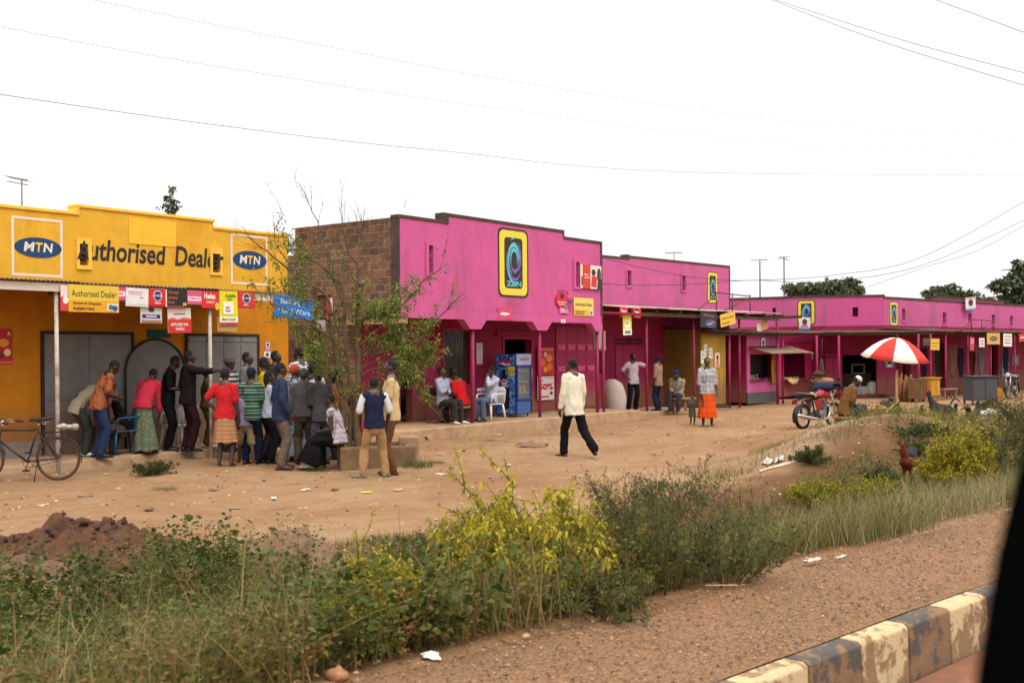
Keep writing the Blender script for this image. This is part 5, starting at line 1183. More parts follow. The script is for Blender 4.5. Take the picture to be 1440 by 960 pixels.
B = dict
navy = P_('navy_cloth', 34, 40, 62); blk = P_('black_cloth', 24, 22, 26); kha = P_('khaki_cloth', 176, 138, 96); grt = P_('grey_brown_cloth', 112, 96, 84)
brn = P_('brown_cloth', 112, 78, 48); dgr = P_('charcoal_cloth', 58, 55, 54); jean = P_('denim', 62, 76, 104); wht = P_('white_cotton', 214, 210, 208); crm = P_('cream_cotton', 240, 230, 204)
lblu = P_('pale_blue_cotton', 178, 186, 208); ltgrey = P_('light_grey_cotton', 166, 164, 164); mar = P_('dark_maroon', 52, 24, 30); olive = P_('olive_cloth', 78, 70, 46)
CROWD = 'crowd gathered at the yellow shop'
q = B(group=CROWD)
person('man in orange brown printed shirt and jeans bending beside the bicycle', 139, 643, z=.15, h=1.72, face=55, lean=24, head=(25, 0), arms=('front', 'front'), top=cloth('orange_print', lin(172, 96, 58), 'print', [lin(96, 66, 60), lin(190, 120, 80)], 9.), hem=-.1, bottom=P_('blue_jeans', 44, 58, 92), skin=1, **q)
person('person in beige shirt bent double in front of the grey shutter, in sneakers', 118, 641, z=.15, h=1.68, face=62, lean=62, pel=(0, -.1, .9), arms=('hang', 'hang'), top=P_('beige_shirt', 182, 166, 142), hem=-.14, sleeve='long', bottom=P_('dark_green_grey', 62, 66, 62), shoes=WSHOE, **q)
person('child whose dark head shows behind the orange brown printed shirt', 157, Y=19.4, z=.15, h=1.33, face=90, top=P_('dusty_pink', 170, 110, 96), bottom=dgr, **q)
person('seated person in dark top and khaki trousers on the blue chair', 172, 638, z=.15, h=1.66, face=225, seat=.40, lean=28, head=(20, 0), arms=('lap', 'lap'), top=blk, bottom=P_('khaki_brown', 110, 88, 62), **q)
person('woman in raspberry pink jumper and long sage skirt bending forward', 204, 637, z=.15, h=1.62, face=10, lean=42, pel=(0, -.06, .92), head=(10, 0), arms=('front', 'hang'), top=P_('raspberry_knit', 206, 52, 76), sleeve='long', bottom=cloth('sage_skirt', lin(112, 122, 96), 'print', [lin(140, 148, 120)], 16.), kind='skirt', skirt_hem=.06, female=True, **q)
person('man in black shirt looking down before the arched grey door', 236, 633, z=.15, vt=499, face=80, lean=8, head=(30, 0), arms=('front', 'front'), top=blk, hem=-.1, bottom=P_('black_trousers', 20, 19, 20), skin=1, **q)
_post = WY.world(WY.x(299.5, yY, 520), yY+.06, 1.55)
person('man in dark shirt and maroon trousers holding the white awning post', 265, 634, z=.15, vt=494, face=55, lean=3, arms=('pocket', (.62, .44, 1.42)), elbow=(None, (.3, -.4, -1)), head=(-5, 20), top=P_('dark_plum', 38, 26, 30), hem=-.1, sleeve='rolled', bottom=mar, skin=1, **q)
person('person in dark yellow print shirt and brown trousers partly behind the awning post', 291, 629, z=.15, vt=519, face=70, arms=('down', 'front'), top=cloth('dark_yellow_print', lin(86, 76, 40), 'print', [lin(150, 120, 40)], 14.), bottom=brn, shoes=WSHOE, **q)
person('man in brimmed hat and white striped shirt before the right-hand grey doors', 322, Y=19.9, z=.15, vt=503, face=110, top=cloth('dark_stripe', lin(60, 64, 60), 'bands', [(0, lin(60, 64, 60)), (.5, lin(190, 190, 186))], 12.), bottom=dgr, hat=(mat('straw_dark', lin(78, 62, 54), .9), 'brim'), **q)
person('woman in bright red blouse and tan skirt with a hand on her hip', 317, 656, vt=519, face=8, arms=('hip', 'down'), top=P_('bright_red', 214, 44, 50), hem=-.07, bottom=cloth('tan_skirt', lin(196, 146, 106), 'bands', [(0, lin(196, 146, 106)), (.5, lin(180, 128, 90))], 14.), kind='skirt', skirt_hem=.44, shoes=None, female=True, **q)
person('child in lilac top and orange sandals striding behind the red bloused woman', 346, 652, h=1.32, face=330, feet=[(-.1, .22, 0), (.12, -.2, 0)], top=P_('lilac', 150, 144, 172), bottom=P_('beige_shorts', 150, 130, 96), kind='shorts', shoes=ORSHOE, **q)
person('man in pale grey shirt in profile before the right-hand grey doors', 347, Y=20.4, z=.15, vt=496, face=95, top=P_('pale_grey', 120, 120, 122), sleeve='long', bottom=dgr, **q)
person('man in green white and yellow striped polo shirt and cap seen from behind', 354, 652, vt=519, face=15, arms=('down', 'front'), top=cloth('striped_polo', lin(30, 110, 100), 'bands', [(0, lin(24, 112, 104)), (.34, lin(28, 34, 48)), (.48, lin(216, 186, 120)), (.6, lin(30, 110, 100)), (.84, lin(28, 34, 48)), (.92, lin(206, 196, 170))], 8.5), hem=-.12, bottom=P_('dark_navy', 26, 30, 52), hat=(navy, 'cap'), **q)
person('person in yellow shirt half hidden between the polo shirt and the denim shirt', 371, Y=19.4, z=.0, vt=503, face=80, top=P_('yellow_shirt', 220, 172, 30), bottom=dgr, skin=1, **q)
person('long-haired girl in white top and black trousers beside the striped polo', 378, 651, vt=523, face=60, arms=('front', 'front'), top=P_('bluish_white', 190, 202, 218), bottom=blk, hair='long', female=True, **q)
person('man in dark blue shirt and grey trousers with hands in pockets', 395, 659, vt=511, face=62, arms=('pocket', 'pocket'), feet=[(-.14, .1, 0), (.13, -.02, 0)], top=P_('denim_blue', 52, 60, 84), hem=-.13, sleeve='long', bottom=grt, shoes=BRSHOE, **q)
person('woman in orange headscarf and blue patterned dress behind the dark blue shirt', 414, Y=19.5, vt=514, face=75, arms=('front', 'front'), top=cloth('blue_print', lin(150, 164, 196), 'print', [lin(70, 84, 140), lin(190, 196, 214)], 11.), bottom=cloth('blue_print_skirt', lin(150, 164, 196), 'print', [lin(70, 84, 140), lin(190, 196, 214)], 11.), kind='skirt', hat=(P_('orange_scarf', 206, 92, 50), 'scarf'), hair='none', female=True, **q)
person('tall man in white shirt with thin stripes at the back of the crowd', 421, Y=20.6, z=.1, vt=489, face=300, top=cloth('thin_stripes', lin(214, 206, 210), 'bands', [(0, lin(214, 206, 210)), (.7, lin(110, 104, 130))], 16.), bottom=dgr, **q)
person('dark-shirted man at the yellow wall end, back row left', 387, Y=20.9, z=.15, vt=494, face=100, top=dgr, bottom=blk, skin=1, **q)
person('dark-shirted man before the brick wall, back row right', 441, Y=20.9, z=.1, vt=493, face=270, top=mar, bottom=blk, skin=1, **q)
person('person with grey hood and olive trousers, back turned, right of the blue dress', 427, Y=19.0, vt=519, face=350, top=P_('hood_grey', 96, 92, 92), sleeve='long', bottom=olive, hat=(P_('hood_cloth', 84, 80, 80), 'scarf'), hair='none', **q)
person('man in white shirt raising his arms behind the charcoal jacket', 439, Y=20.1, vt=511, face=20, arms=((-.12, .18, 1.5), 'front'), top=wht, bottom=dgr, skin=1, **q)
person('stooping man in charcoal jacket seen from behind near the tree', 452, Y=18.95, vt=521, face=325, lean=14, arms=('front', 'front'), top=P_('charcoal_jacket', 82, 78, 78), hem=-.14, sleeve='long', bottom=P_('grey_trousers', 92, 92, 104), skin=1, **q)
person('seated woman in plaid sleeveless top and long black skirt on the tree kerb', 470, 658, h=1.66, face=280, seat=.40, pel=(0, -.10, .5), lean=16, head=(4, 0), arms=('front', 'lap'), feet=[(-.1, .42, 0), (.1, .5, 0)], top=cloth('plaid_top', lin(206, 196, 200), 'plaid', [lin(90, 70, 90), lin(120, 84, 96)], 11.), sleeve='none', bottom=blk, kind='skirt', skirt_hem=.1, shoes=WSHOE, female=True, **q)
person('man in orange shirt behind the tree trunk', 474, Y=19.8, vt=526, face=300, lean=8, top=P_('orange_shirt', 204, 92, 34), bottom=dgr, **q)
person('person in red top crouched behind the tree trunk on the right side', 503, Y=20.0, h=1.6, seat=.34, face=250, lean=10, top=P_('scarlet', 196, 34, 34), bottom=dgr, arms=('lap', 'lap'), **q)
_v, _k, _, _ = person('youth in navy tank top over white tee and khaki trousers, back to the road', 527, 672, vt=531, face=345, arms=('pocket', 'pocket'), feet=[(-.21, .03, 0), (.2, .08, 0)], footyaw=(-55, 30), top=P_('navy_vest', 38, 40, 66), hem=-.06, sleeve='none', bottom=kha, shoes=plain('two_tone_shoe', lin(120, 110, 108), .4), **q)
sb = MB()
for s in (-1, 1):
    e = Vector((s*.186, .0, 1.43)); sb.limb([Vector(e)*_k, Vector((s*.232, -.02, 1.31))*_k, Vector((s*.262, -.05, 1.18))*_k], [.062*_k, .06*_k, .064*_k], 12)
    sb.build('tee_sleeve', wht, _v); sb = MB()
_v, _k, _wr, _ = person('young man in cream tee with blue shoulder patch and brown trousers, facing left', 551, 667, vt=507, face=262, arms=('front', 'down'), head=(0, -8), top=P_('cream_tee', 220, 188, 136), hem=-.1, bottom=brn, shoes=BRSHOE, group=CROWD)
sb = MB(); sb.ell(Vector((-.155, .0, 1.45))*_k, (.052*_k, .075*_k, .068*_k), 14, 9); sb.build('shoulder_patch', P_('royal_blue', 44, 62, 112), _v)
sb = MB(); c = _wr[0]*_k
sb.prism([(-.02, -.3), (.09, -.34), (.11, -.05), (.02, .02)], -.01, .01, 0, Matrix.Translation(_wr[0]*_k)@Matrix.Rotation(R(80), 4, 'Z'))
o = sb.build('white_cloth', wht); o.location = _v.matrix_basis.translation; o.rotation_euler = (0, 0, -R(262)); tag(o, 'white cloth hanging from the hand of the young man in the cream tee', 'cloth')
SEATED = 'people sitting on the pink shop verandah'
person('man in pale blue shirt and dark trousers with folded arms on the folding chair', 622, Y=25.75, z=.25, h=1.74, face=118, seat=.42, lean=-4, arms=('cross', 'cross'), feet=[(-.12, .46, 0), (.14, .4, 0)], top=lblu, sleeve='long', bottom=dgr, shoes=WSHOE, group=SEATED)
person('man in white shirt sitting between the pale blue shirt and the red one', 636, Y=26.6, z=.25, h=1.7, face=150, seat=.42, top=wht, bottom=dgr, arms=('lap', 'lap'), group=SEATED)
person('man in red shirt sitting on the stool with his back to the road', 650, Y=25.9, z=.25, h=1.7, face=310, seat=.40, lean=24, head=(18, 0), top=P_('red_shirt', 208, 30, 34), bottom=dgr, arms=('lap', 'lap'), group=SEATED)
person('man in white striped shirt and blue jeans lolling in the white plastic chair', 690, Y=26.65, z=.25, h=1.74, face=222, seat=.42, lean=-8, twist=12, arms=('chin', (.34, .12, .74)), head=(14, 20), top=cloth('fine_white_stripe', lin(206, 210, 224), 'bands', [(0, lin(206, 210, 224)), (.75, lin(160, 170, 196))], 30.), sleeve='long', bottom=P_('faded_jeans', 96, 110, 136), shoes=BLKSHOE, group=SEATED)
person('man in loose cream shirt and black trousers walking across the yard', 805, 643, vt=504, face=322, lean=4, feet=[(-.08, .16, 0), (.12, -.44, .10, -38)], pel=(0, -.06, .92), footyaw=(-6, 6), arms=('down', 'down'), top=crm, hem=-.17, sleeve='long', bottom=blk, shoes=plain('brown_black_shoe', lin(70, 52, 42), .5))
person('man in white checked shirt leaning with a raised hand on the pink post', 893, 578, z=.1, vt=496, face=168, lean=-4, arms=('hip', (-.42, .03, 1.72)), feet=[(-.06, .02, 0), (.16, .14, 0)], elbow=(None, (-.1, .2, -1)), top=cloth('fine_check', lin(222, 206, 212), 'plaid', [lin(190, 150, 170), lin(190, 150, 170)], 26.), hem=-.12, bottom=blk) if False else None
_pp = WQ.world(WQ.x(909.5, -1.7, 520), -1.7, 1.8)
person('man in white checked shirt leaning with a raised hand on the pink post', 891, 577, z=.1, vt=497, face=165, lean=-2, arms=((-.43, -.03, 1.62), 'hip'), elbow=((-.5, 0, -1), None), feet=[(-.06, .02, 0), (.2, .12, 0)], head=(0, -10), top=cloth('fine_check', lin(222, 206, 212), 'plaid', [lin(190, 150, 170), lin(190, 150, 170)], 26.), hem=-.12, bottom=blk, skin=1)
person('man in beige shirt and navy trousers turned to the olive boards', 926, 577, z=.1, vt=500, face=300, arms=('down', 'down'), top=P_('beige_cotton', 166, 136, 108), hem=-.14, sleeve='rolled', bottom=P_('navy_trousers', 36, 42, 66), skin=1)
person('man in blue cap and dusty jacket sitting before the olive boards', 954, 577, z=.1, h=1.72, seat=.36, face=205, lean=18, head=(18, 0), arms=('lap', 'front'), top=cloth('dusty_jacket', lin(176, 160, 138), 'print', [lin(120, 108, 96)], 8.), sleeve='long', bottom=P_('slate', 64, 66, 74), hat=(P_('blue_cap', 34, 50, 120), 'round'), hair='none')
person('woman in plaid shirt and bright orange skirt standing in the yard', 995, 598, vt=503, face=182, arms=('down', 'down'), top=cloth('grey_plaid', lin(196, 196, 196), 'plaid', [lin(70, 78, 100), lin(150, 130, 120)], 8.5), hem=-.12, sleeve='rolled', bottom=cloth('bright_orange', lin(228, 84, 26), 'bands', [(0, lin(230, 88, 28)), (.8, lin(216, 76, 24))], 6.), kind='skirt', skirt_hem=.2, shoes=None, female=True)
person('small child in grey dress holding paper beside the orange skirt', 974, 598, vt=556, face=175, arms=('front', 'front'), top=P_('child_grey', 92, 84, 76), bottom=P_('child_dress', 92, 84, 76), kind='skirt', skirt_hem=.5, shoes=None, skin=1)
person('seller in brown shirt and white cap sitting under the umbrella', 1186, Y=23., z=hz(*at(1186, 500, 23.).xy), h=1.72, seat=.30, face=82, lean=26, head=(28, 0), arms=('lap', 'front'), feet=[(-.13, .38, 0), (.13, .44, 0)], top=P_('brown_shirt', 124, 84, 46), bottom=P_('green_grey', 70, 76, 66), hat=(P_('white_cap', 220, 216, 214), 'round'), skin=1)
# ------------------------------------------------------------------ bicycles, motorcycles, furniture
CHROME = plain('chrome', lin(190, 190, 192), .22, 1., .5); RUB = plain('tyre_rubber', (.018, .016, .015), .85); IRON = plain('black_enamel', (.016, .015, .016), .4)
ALU = plain('dull_alloy', lin(140, 138, 134), .4, .8)
def wheel(parent, c, Rr, rt, nsp, rimm, tyrem, name='wheel', loc=None):
    mb = MB(); mb.torus((0, 0, 0), Rr-rt, rt, n=48, k=8); w = mb.build(name, tyrem, parent, 0, c)
    mb = MB(); mb.torus((0, 0, 0), Rr-2.0*rt, rt*.55, n=48, k=6); mb.build('rim', rimm, w)
    mb = MB()
    for k in range(nsp):
        a = 2*math.pi*k/nsp; b = a+.5*(1 if k % 2 else -1)
        mb.tube([(.018*math.cos(b), .02*(1 if k % 4 < 2 else -1), .018*math.sin(b)), ((Rr-2*rt)*math.cos(a), 0, (Rr-2*rt)*math.sin(a))], .0022, 4)
    mb.tube([(0, -.045, 0), (0, .045, 0)], .02, 10); mb.build('spokes', ALU, w)
    return w
def bicycle(loc, rz, label):
    t = thing('bicycle', label, 'bicycle', loc, rz); wr = .335
    RM = mat('rusty_rim', lin(110, 76, 58), .6, .3, 9, metal=.3); BT = plain('dusty_tyre', lin(74, 54, 46), .9)
    wheel(t, (0, 0, wr), wr, .019, 28, RM, BT); wheel(t, (1.13, 0, wr), wr, .019, 28, RM, BT)
    bb = (.46, 0, .29); st = (.30, 0, .80); hd0 = (.88, 0, .62); hd1 = (.845, 0, .80)
    mb = MB(); r = .0155
    for a, b in ((bb, st), (bb, hd0), ((.31, 0, .775), (.85, 0, .775)), (hd0, hd1)): mb.tube([a, b], r, 10)
    for s in (-1, 1): mb.tube([bb, (0, s*.05, wr)], .010, 8); mb.tube([(.31, 0, .77), (0, s*.05, wr)], .009, 8)
    mb.build('frame', IRON, t)
    mb = MB()
    for s in (-1, 1): mb.tube([(.885, s*.04, .60), (.99, s*.05, .45), (1.13, s*.05, wr)], [.014, .013, .009], 8)
    mb.tube([(.88, -.05, .61), (.88, .05, .61)], .014, 8); mb.build('fork', IRON, t)
    mb = MB(); mb.tube([(.845, 0, .79), (.82, 0, .93)], .013, 8)
    mb.tube([(.70, -.29, .90), (.80, -.2, .93), (.835, -.06, .94), (.835, .06, .94), (.80, .2, .93), (.70, .29, .90)], .012, 8); hb = mb.build('handlebar', CHROME, t)
    for s in (-1, 1):
        mb = MB(); mb.tube([(.72, s*.275, .905), (.63, s*.31, .89)], .017, 8); mb.build('grip', RUB, hb)
        mb = MB(); mb.tube([(.80, s*.2, .905), (.70, s*.3, .865)], .005, 6); mb.build('brake_lever', CHROME, hb)
    mb = MB(); mb.limb([(.40, 0, .925), (.28, 0, .93), (.17, 0, .945)], [(.03, .025), (.07, .03), (.10, .034)], 12); s_ = mb.build('saddle', plain('saddle_leather', lin(44, 36, 32), .5), t)
    mb = MB(); mb.tube([st, (.275, 0, .9)], .012, 8)
    for s in (-1, 1): mb.torus((.19, s*.045, .89), .028, .006, n=16, k=5)
    mb.build('seat_post', CHROME, s_)
    mb = MB()
    for s in (-.09, 0, .09): mb.tube([(.26, s, .735), (-.26, s, .735)], .007, 6)
    for x in (.22, 0, -.24): mb.tube([(x, -.09, .742), (x, .09, .742)], .007, 6)
    for s in (-1, 1): mb.tube([(-.16, s*.085, .73), (0, s*.055, wr)], .006, 6)
    mb.build('carrier', IRON, t)
    mb = MB(); mb.torus((.46, -.05, .29), .09, .006, n=28, k=5); mb.tube([(.46, -.05, .29), (.53, -.09, .14)], .010, 6); mb.tube([(.46, .05, .29), (.39, .09, .44)], .010, 6)
    for a in range(5): mb.tube([(.46, -.05, .29), (.46+.09*math.cos(a*1.257), -.05, .29+.09*math.sin(a*1.257))], .006, 5)
    cr = mb.build('crank', ALU, t)
    for x, y, z in ((.53, -.14, .14), (.39, .14, .44)):
        mb = MB(); mb.box(x-.045, x+.045, y-.04, y+.04, z-.012, z+.012); mb.build('pedal', RUB, cr, .004)
    mb = MB(); mb.tube([(.46, -.05, .38), (0, -.05, .375)], .006, 6); mb.tube([(.46, -.05, .20), (0, -.05, .295)], .006, 6); mb.build('chain', RUST, t)
    def guard(cx, a0, a1):
        g = MB(); n = 18
        for i in range(n+1):
            a = R(a0+(a1-a0)*i/n)
            for y in (-.026, 0, .026): g.v.append((cx+(wr+.025-abs(y)*.3)*math.cos(a), y, wr+(wr+.025-abs(y)*.3)*math.sin(a)))
        g.f = [[i*3+k, i*3+k+1, i*3+k+4, i*3+k+3] for i in range(n) for k in (0, 1)]; g.m = [0]*len(g.f); g.s = [True]*len(g.f)
        g.build('mudguard', IRON, t).modifiers.new('s', 'SOLIDIFY').thickness = .002
    guard(0, 30, 190); guard(1.13, 20, 170)
    mb = MB(); mb.tube([(.30, .04, .28), (.30, .17, .0)], .009, 6); mb.build('kickstand', IRON, t)
    return t
_b = at(82, 643, 16.75); bicycle((_b.x, _b.y, 0), R(184), 'old black bicycle with chrome handlebar standing by the step at the left edge')
mb = MB(); rr = random.Random(3)
for k in range(9): mb.ell((rr.uniform(-.12, .1), rr.uniform(-.05, .05), rr.uniform(.04, .08)), (rr.uniform(.05, .08), .06, rr.uniform(.03, .055)), 9, 6)
o = mb.build('bundle', mat('grey_cloth_bundle', lin(166, 156, 148), .9, .3, 14, lin(90, 80, 72), .7, 9)); o.location = (_b.x+.16, _b.y, .75); tag(o, 'pale cloth bundle tied on the bicycle carrier', 'bundle')

def motorcycle(loc, rz, label, paint, seatc):
    t = thing('motorcycle', label, 'motorcycle', loc, rz); wr = .31; wb = 1.27
    rear = wheel(t, (0, 0, wr), wr, .042, 24, CHROME, RUB); front = wheel(t, (wb, 0, wr), wr, .038, 24, CHROME, RUB)
    mb = MB()
    for s in (-1, 1): mb.tube([(.02, s*.09, wr), (.46, s*.09, .36)], .02, 8); mb.tube([(.08, s*.12, .34), (.18, s*.12, .68)], [.026, .03], 8)
    mb.tube([(.10, 0, .70), (.55, 0, .72), (1.02, 0, .86), (.92, 0, .42), (.5, 0, .30), (.42, 0, .68)], .022, 8); mb.build('frame', IRON, t)
    mb = MB()
    for s in (-1, 1): mb.tube([(wb, s*.075, wr), (1.16, s*.075, .62), (1.04, s*.075, .95)], [.024, .026, .018], 10)
    mb.build('fork', CHROME, t)
    mb = MB(); mb.limb([(1.02, 0, .80), (.88, 0, .85), (.70, 0, .82), (.60, 0, .77)], [(.10, .08), (.14, .11), (.125, .10), (.08, .06)], 16); mb.build('fuel_tank', paint, t)
    for s in (-1, 1):
        mb = MB(); y0 = s*.115; mb.prism([(.30, .70), (.60, .72), (.62, .66), (.50, .44), (.42, .46)], min(y0, y0+s*.025), max(y0, y0+s*.025)); mb.build('side_panel', paint, t, .008)
    mb = MB(); mb.limb([(.66, 0, .80), (.48, 0, .79), (.20, 0, .83), (-.10, 0, .86)], [(.10, .04), (.13, .05), (.14, .055), (.12, .045)], 14, 0); st = mb.build('seat', seatc, t)
    mb = MB(); mb.tube([(.36, -.14, .80), (.37, 0, .872), (.36, .14, .80)], .03, 8); mb.build('seat_cover', plain('cream_vinyl', lin(196, 176, 130), .6), st)
    mb = MB(); mb.tube([(-.10, -.1, .80), (-.32, -.1, .84), (-.32, .1, .84), (-.10, .1, .80)], .012, 8); mb.build('grab_rail', IRON, t)
    mb = MB(); mb.limb([(-.1, 0, .76), (-.28, 0, .72)], [(.09, .04), (.06, .03)], 12); mb.box(-.36, -.27, -.05, .05, .62, .70, 1); tl = mb.build('tail', [IRON, plain('red_lens', lin(150, 16, 20), .3)], t)
    def guard(cx, a0, a1, m, w=.06):
        g = MB(); n = 16; q = wr+.03
        for i in range(n+1):
            a = R(a0+(a1-a0)*i/n)
            for y in (-w, -w*.5, w*.5, w): g.v.append((cx+(q-abs(y)*.4)*math.cos(a), y, wr+(q-abs(y)*.4)*math.sin(a)))
        g.f = [[i*4+k, i*4+k+1, i*4+k+5, i*4+k+4] for i in range(n) for k in range(3)]; g.m = [0]*len(g.f); g.s = [True]*len(g.f)
        g.build('mudguard', m, t).modifiers.new('s', 'SOLIDIFY').thickness = .004
    guard(0, 60, 205, IRON, .075); guard(wb, 15, 140, paint)
    mb = MB(); mb.box(.56, .84, -.11, .11, .28, .46, 0)
    mb.lathe([(.09, -.15), (.10, -.12), (.10, .12), (.09, .15)], 20, 0, (.62, 0, .36), Matrix.Rotation(R(90), 3, 'X'))
    mb.lathe([(.035, -.165), (.07, -.155), (.07, -.15)], 20, 1, (.62, 0, .36), Matrix.Rotation(R(90), 3, 'X'))
    en = mb.build('engine', [ALU, CHROME], t, .01)
    mb = MB(); M = Matrix.Translation((.80, 0, .46))@Matrix.Rotation(R(20), 4, 'Y')
    for k in range(7): mb.box(-.07, .07, -.085, .085, k*.03, k*.03+.016, 0, M)
    mb.box(-.055, .055, -.065, .065, 0, .22, 0, M); mb.build('cylinder', ALU, en)
    mb = MB(); mb.tube([(.90, -.05, .60), (.99, -.09, .52), (.96, -.12, .36), (.80, -.14, .24), (.50, -.15, .24)], .02, 8)
    mb.limb([(.40, -.16, .25), (.05, -.17, .29), (-.38, -.175, .36)], [.036, .052, .05], 14); mb.build('exhaust', CHROME, t)
    mb = MB(); mb.tube([(.93, -.36, 1.0), (1.0, -.2, 1.03), (1.03, -.06, 1.0), (1.03, .06, 1.0), (1.0, .2, 1.03), (.93, .36, 1.0)], .012, 8); hb = mb.build('handlebar', IRON, t)
    for s in (-1, 1):
        mb = MB(); mb.tube([(.96, s*.3, 1.01), (.90, s*.42, .99)], .02, 8); mb.build('grip', RUB, hb)
        mb = MB(); mb.tube([(1.0, s*.24, 1.02), (.98, s*.33, 1.18)], .006, 6); mb.ell((.97, s*.36, 1.22), (.012, .06, .045), 12, 8); mb.build('mirror', IRON, hb)
        mb = MB(); mb.ell((1.12, s*.17, .90), (.035, .03, .03), 10, 6); mb.build('indicator', plain('amber_lens', lin(226, 110, 20), .3), hb)
    mb = MB(); mb.limb([(1.06, 0, .90), (1.15, 0, .895)], [.08, .095], 16); hl = mb.build('headlight', IRON, t)
    mb = MB(); mb.ell((1.205, 0, .895), (.04, .085, .085), 16, 8); mb.build('lens', plain('lamp_glass', lin(206, 206, 200), .1), hl)
    mb = MB(); mb.tube([(.5, .12, .28), (.46, .2, .0)], .013, 6); mb.build('side_stand', IRON, t)
    mb = MB(); mb.tube([(.56, -.22, .26), (.56, .22, .26)], .014, 8); mb.build('footrest', RUB, t)
    return t
_m = at(1128, 500, 26.4); motorcycle((_m.x, _m.y, 0), R(40), 'red motorcycle with brown and cream seat parked behind the earth mound', plain('red_enamel', lin(150, 14, 26), .25), mat('brown_vinyl', lin(66, 38, 36), .5, .15, 8))
_mz = Vector((math.cos(R(40)), math.sin(R(40)), 0))
mb = MB(); n = 16
for i in range(n+1):
    for k in range(13):
        a = k/12; b = i/n
        mb.v.append((.02+.30*math.sin((a-.5)*2.9)+.02*math.sin(b*17+k), (b-.5)*.72+.03*math.sin(k*2.2), .10+.14*math.cos((a-.5)*3.6)-.05*(b-.4)**2+.016*math.sin(b*23+k*1.7)-(.10 if b > .75 else 0)*abs(a-.5)))
mb.f = [[i*13+k, i*13+k+1, i*13+k+14, i*13+k+13] for i in range(n) for k in range(12)]; mb.m = [0]*len(mb.f); mb.s = [True]*len(mb.f)
o = mb.build('jacket', P_('navy_jacket', 44, 52, 76)); o.modifiers.new('s', 'SOLIDIFY').thickness = .03
o.location = (_m.x+_mz.x*1.02, _m.y+_mz.y*1.08, .90); o.rotation_euler = (0, 0, R(40)); o.scale = (.8, .8, .9); tag(o, 'navy jacket draped over the handlebar of the red motorcycle', 'jacket')
_m2 = at(1428, 500, 43.); motorcycle((_m2.x, _m2.y, .02), R(232), 'dark motorcycle with round headlamp parked at the far right edge', plain('black_enamel_gloss', (.02, .02, .025), .3), plain('black_vinyl', (.02, .02, .02), .6))

# umbrella stall
def umbrella():
    p = at(1262, 500, 24.6); g = hz(p.x, p.y); t = thing('umbrella', 'large red and white umbrella on a bamboo pole above the seller', 'umbrella', (p.x, p.y, g))
    zt = 1.9+(491.5-474)/1540*24.6-g; rad = .74; dz = .47
    T = Matrix.Translation((0, 0, zt))@Matrix.Rotation(R(5), 4, 'Y')@Matrix.Rotation(R(7), 4, 'X')
    n = 8; cols = [plain('umbrella_red', lin(198, 44, 32), .75), plain('umbrella_cream', lin(232, 222, 204), .7)]
    mb = MB(); K = 6; S_ = 6
    def pt(a, q):
        rib = abs(((a/(2*math.pi/n)) % 1)-.5)*2        # 1 on a rib
        r_ = rad*q*(1-.05*(1-rib)*q); z_ = -dz*(q**2.0)+(.045*q*q*(1-rib))*1.0
        return T@Vector((r_*math.cos(a), r_*math.sin(a), z_))
    for s in range(n):
        a0 = 2*math.pi*s/n+.41
        o = len(mb.v)
        for i in range(S_+1):
            for j in range(K+1): mb.v.append(tuple(pt(a0+2*math.pi/n*i/S_-.0, j/K)) if False else tuple(T@Vector((rad*(j/K)*(1-.06*math.sin(math.pi*i/S_)*(j/K))*math.cos(a0+2*math.pi/n*i/S_), rad*(j/K)*(1-.06*math.sin(math.pi*i/S_)*(j/K))*math.sin(a0+2*math.pi/n*i/S_), -dz*(j/K)**1.9-.02*math.sin(math.pi*i/S_)*(j/K)))))
        for i in range(S_):
            for j in range(K): mb.f.append([o+i*(K+1)+j, o+(i+1)*(K+1)+j, o+(i+1)*(K+1)+j+1, o+i*(K+1)+j+1][::-1]); mb.m.append(s % 2); mb.s.append(True)
    cn = mb.build('canopy', cols, t); cn.modifiers.new('s', 'SOLIDIFY').thickness = .004
    mb = MB()
    for s in range(n):
        a = 2*math.pi*s/n+.41
        mb.tube([T@Vector((rad*q*math.cos(a), rad*q*math.sin(a), -dz*q**1.9-.012)) for q in (.05, .3, .6, .85, 1.02)], .004, 5)
    mb.build('ribs', IRON, cn)
    mb = MB(); mb.tube([T@Vector((0, 0, .06)), T@Vector((0, 0, -.02)), (0, 0, zt-.75), (-.02, .0, zt-.8)], .012, 8); mb.build('shaft', IRON, t)
    mb = MB(); mb.tube([(-.01, 0, zt-.72), (-.02, 0, zt*.5), (-.01, .01, -.1)], [.024, .028, .03], 8); mb.build('bamboo_pole', mat('bamboo', lin(212, 178, 126), .7, .2, 6), t)
    return p, g
_u, _ug = umbrella()
def crate(label, loc, rz, w, d, h, m, slats=3, name='wooden_crate', legs=0, cat='crate', group=None):
    t = thing(name, label, cat, loc, rz, group)
    b = MB(); hs = h/slats
    for k in range(slats):
        for y in (-d/2, d/2): b.box(-w/2, w/2, y-.01, y+.01, legs+k*hs+.008, legs+(k+1)*hs-.008)
        for x in (-w/2, w/2): b.box(x-.01, x+.01, -d/2+.0115, d/2-.0115, legs+k*hs+.008, legs+(k+1)*hs-.008)
    b.box(-w/2+.012, w/2-.012, -d/2+.012, d/2-.012, legs+.01, legs+.03); b.build('slats', m, t, .003)
    for sx in (-1, 1):
        for sy in (-1, 1):
            c = MB(); c.box(sx*(w/2-.035)-.02, sx*(w/2-.035)+.02, sy*(d/2-.035)-.02, sy*(d/2-.035)+.02, 0, legs+h-.01); c.build('leg' if legs else 'corner_post', m, t, .003)
    return t
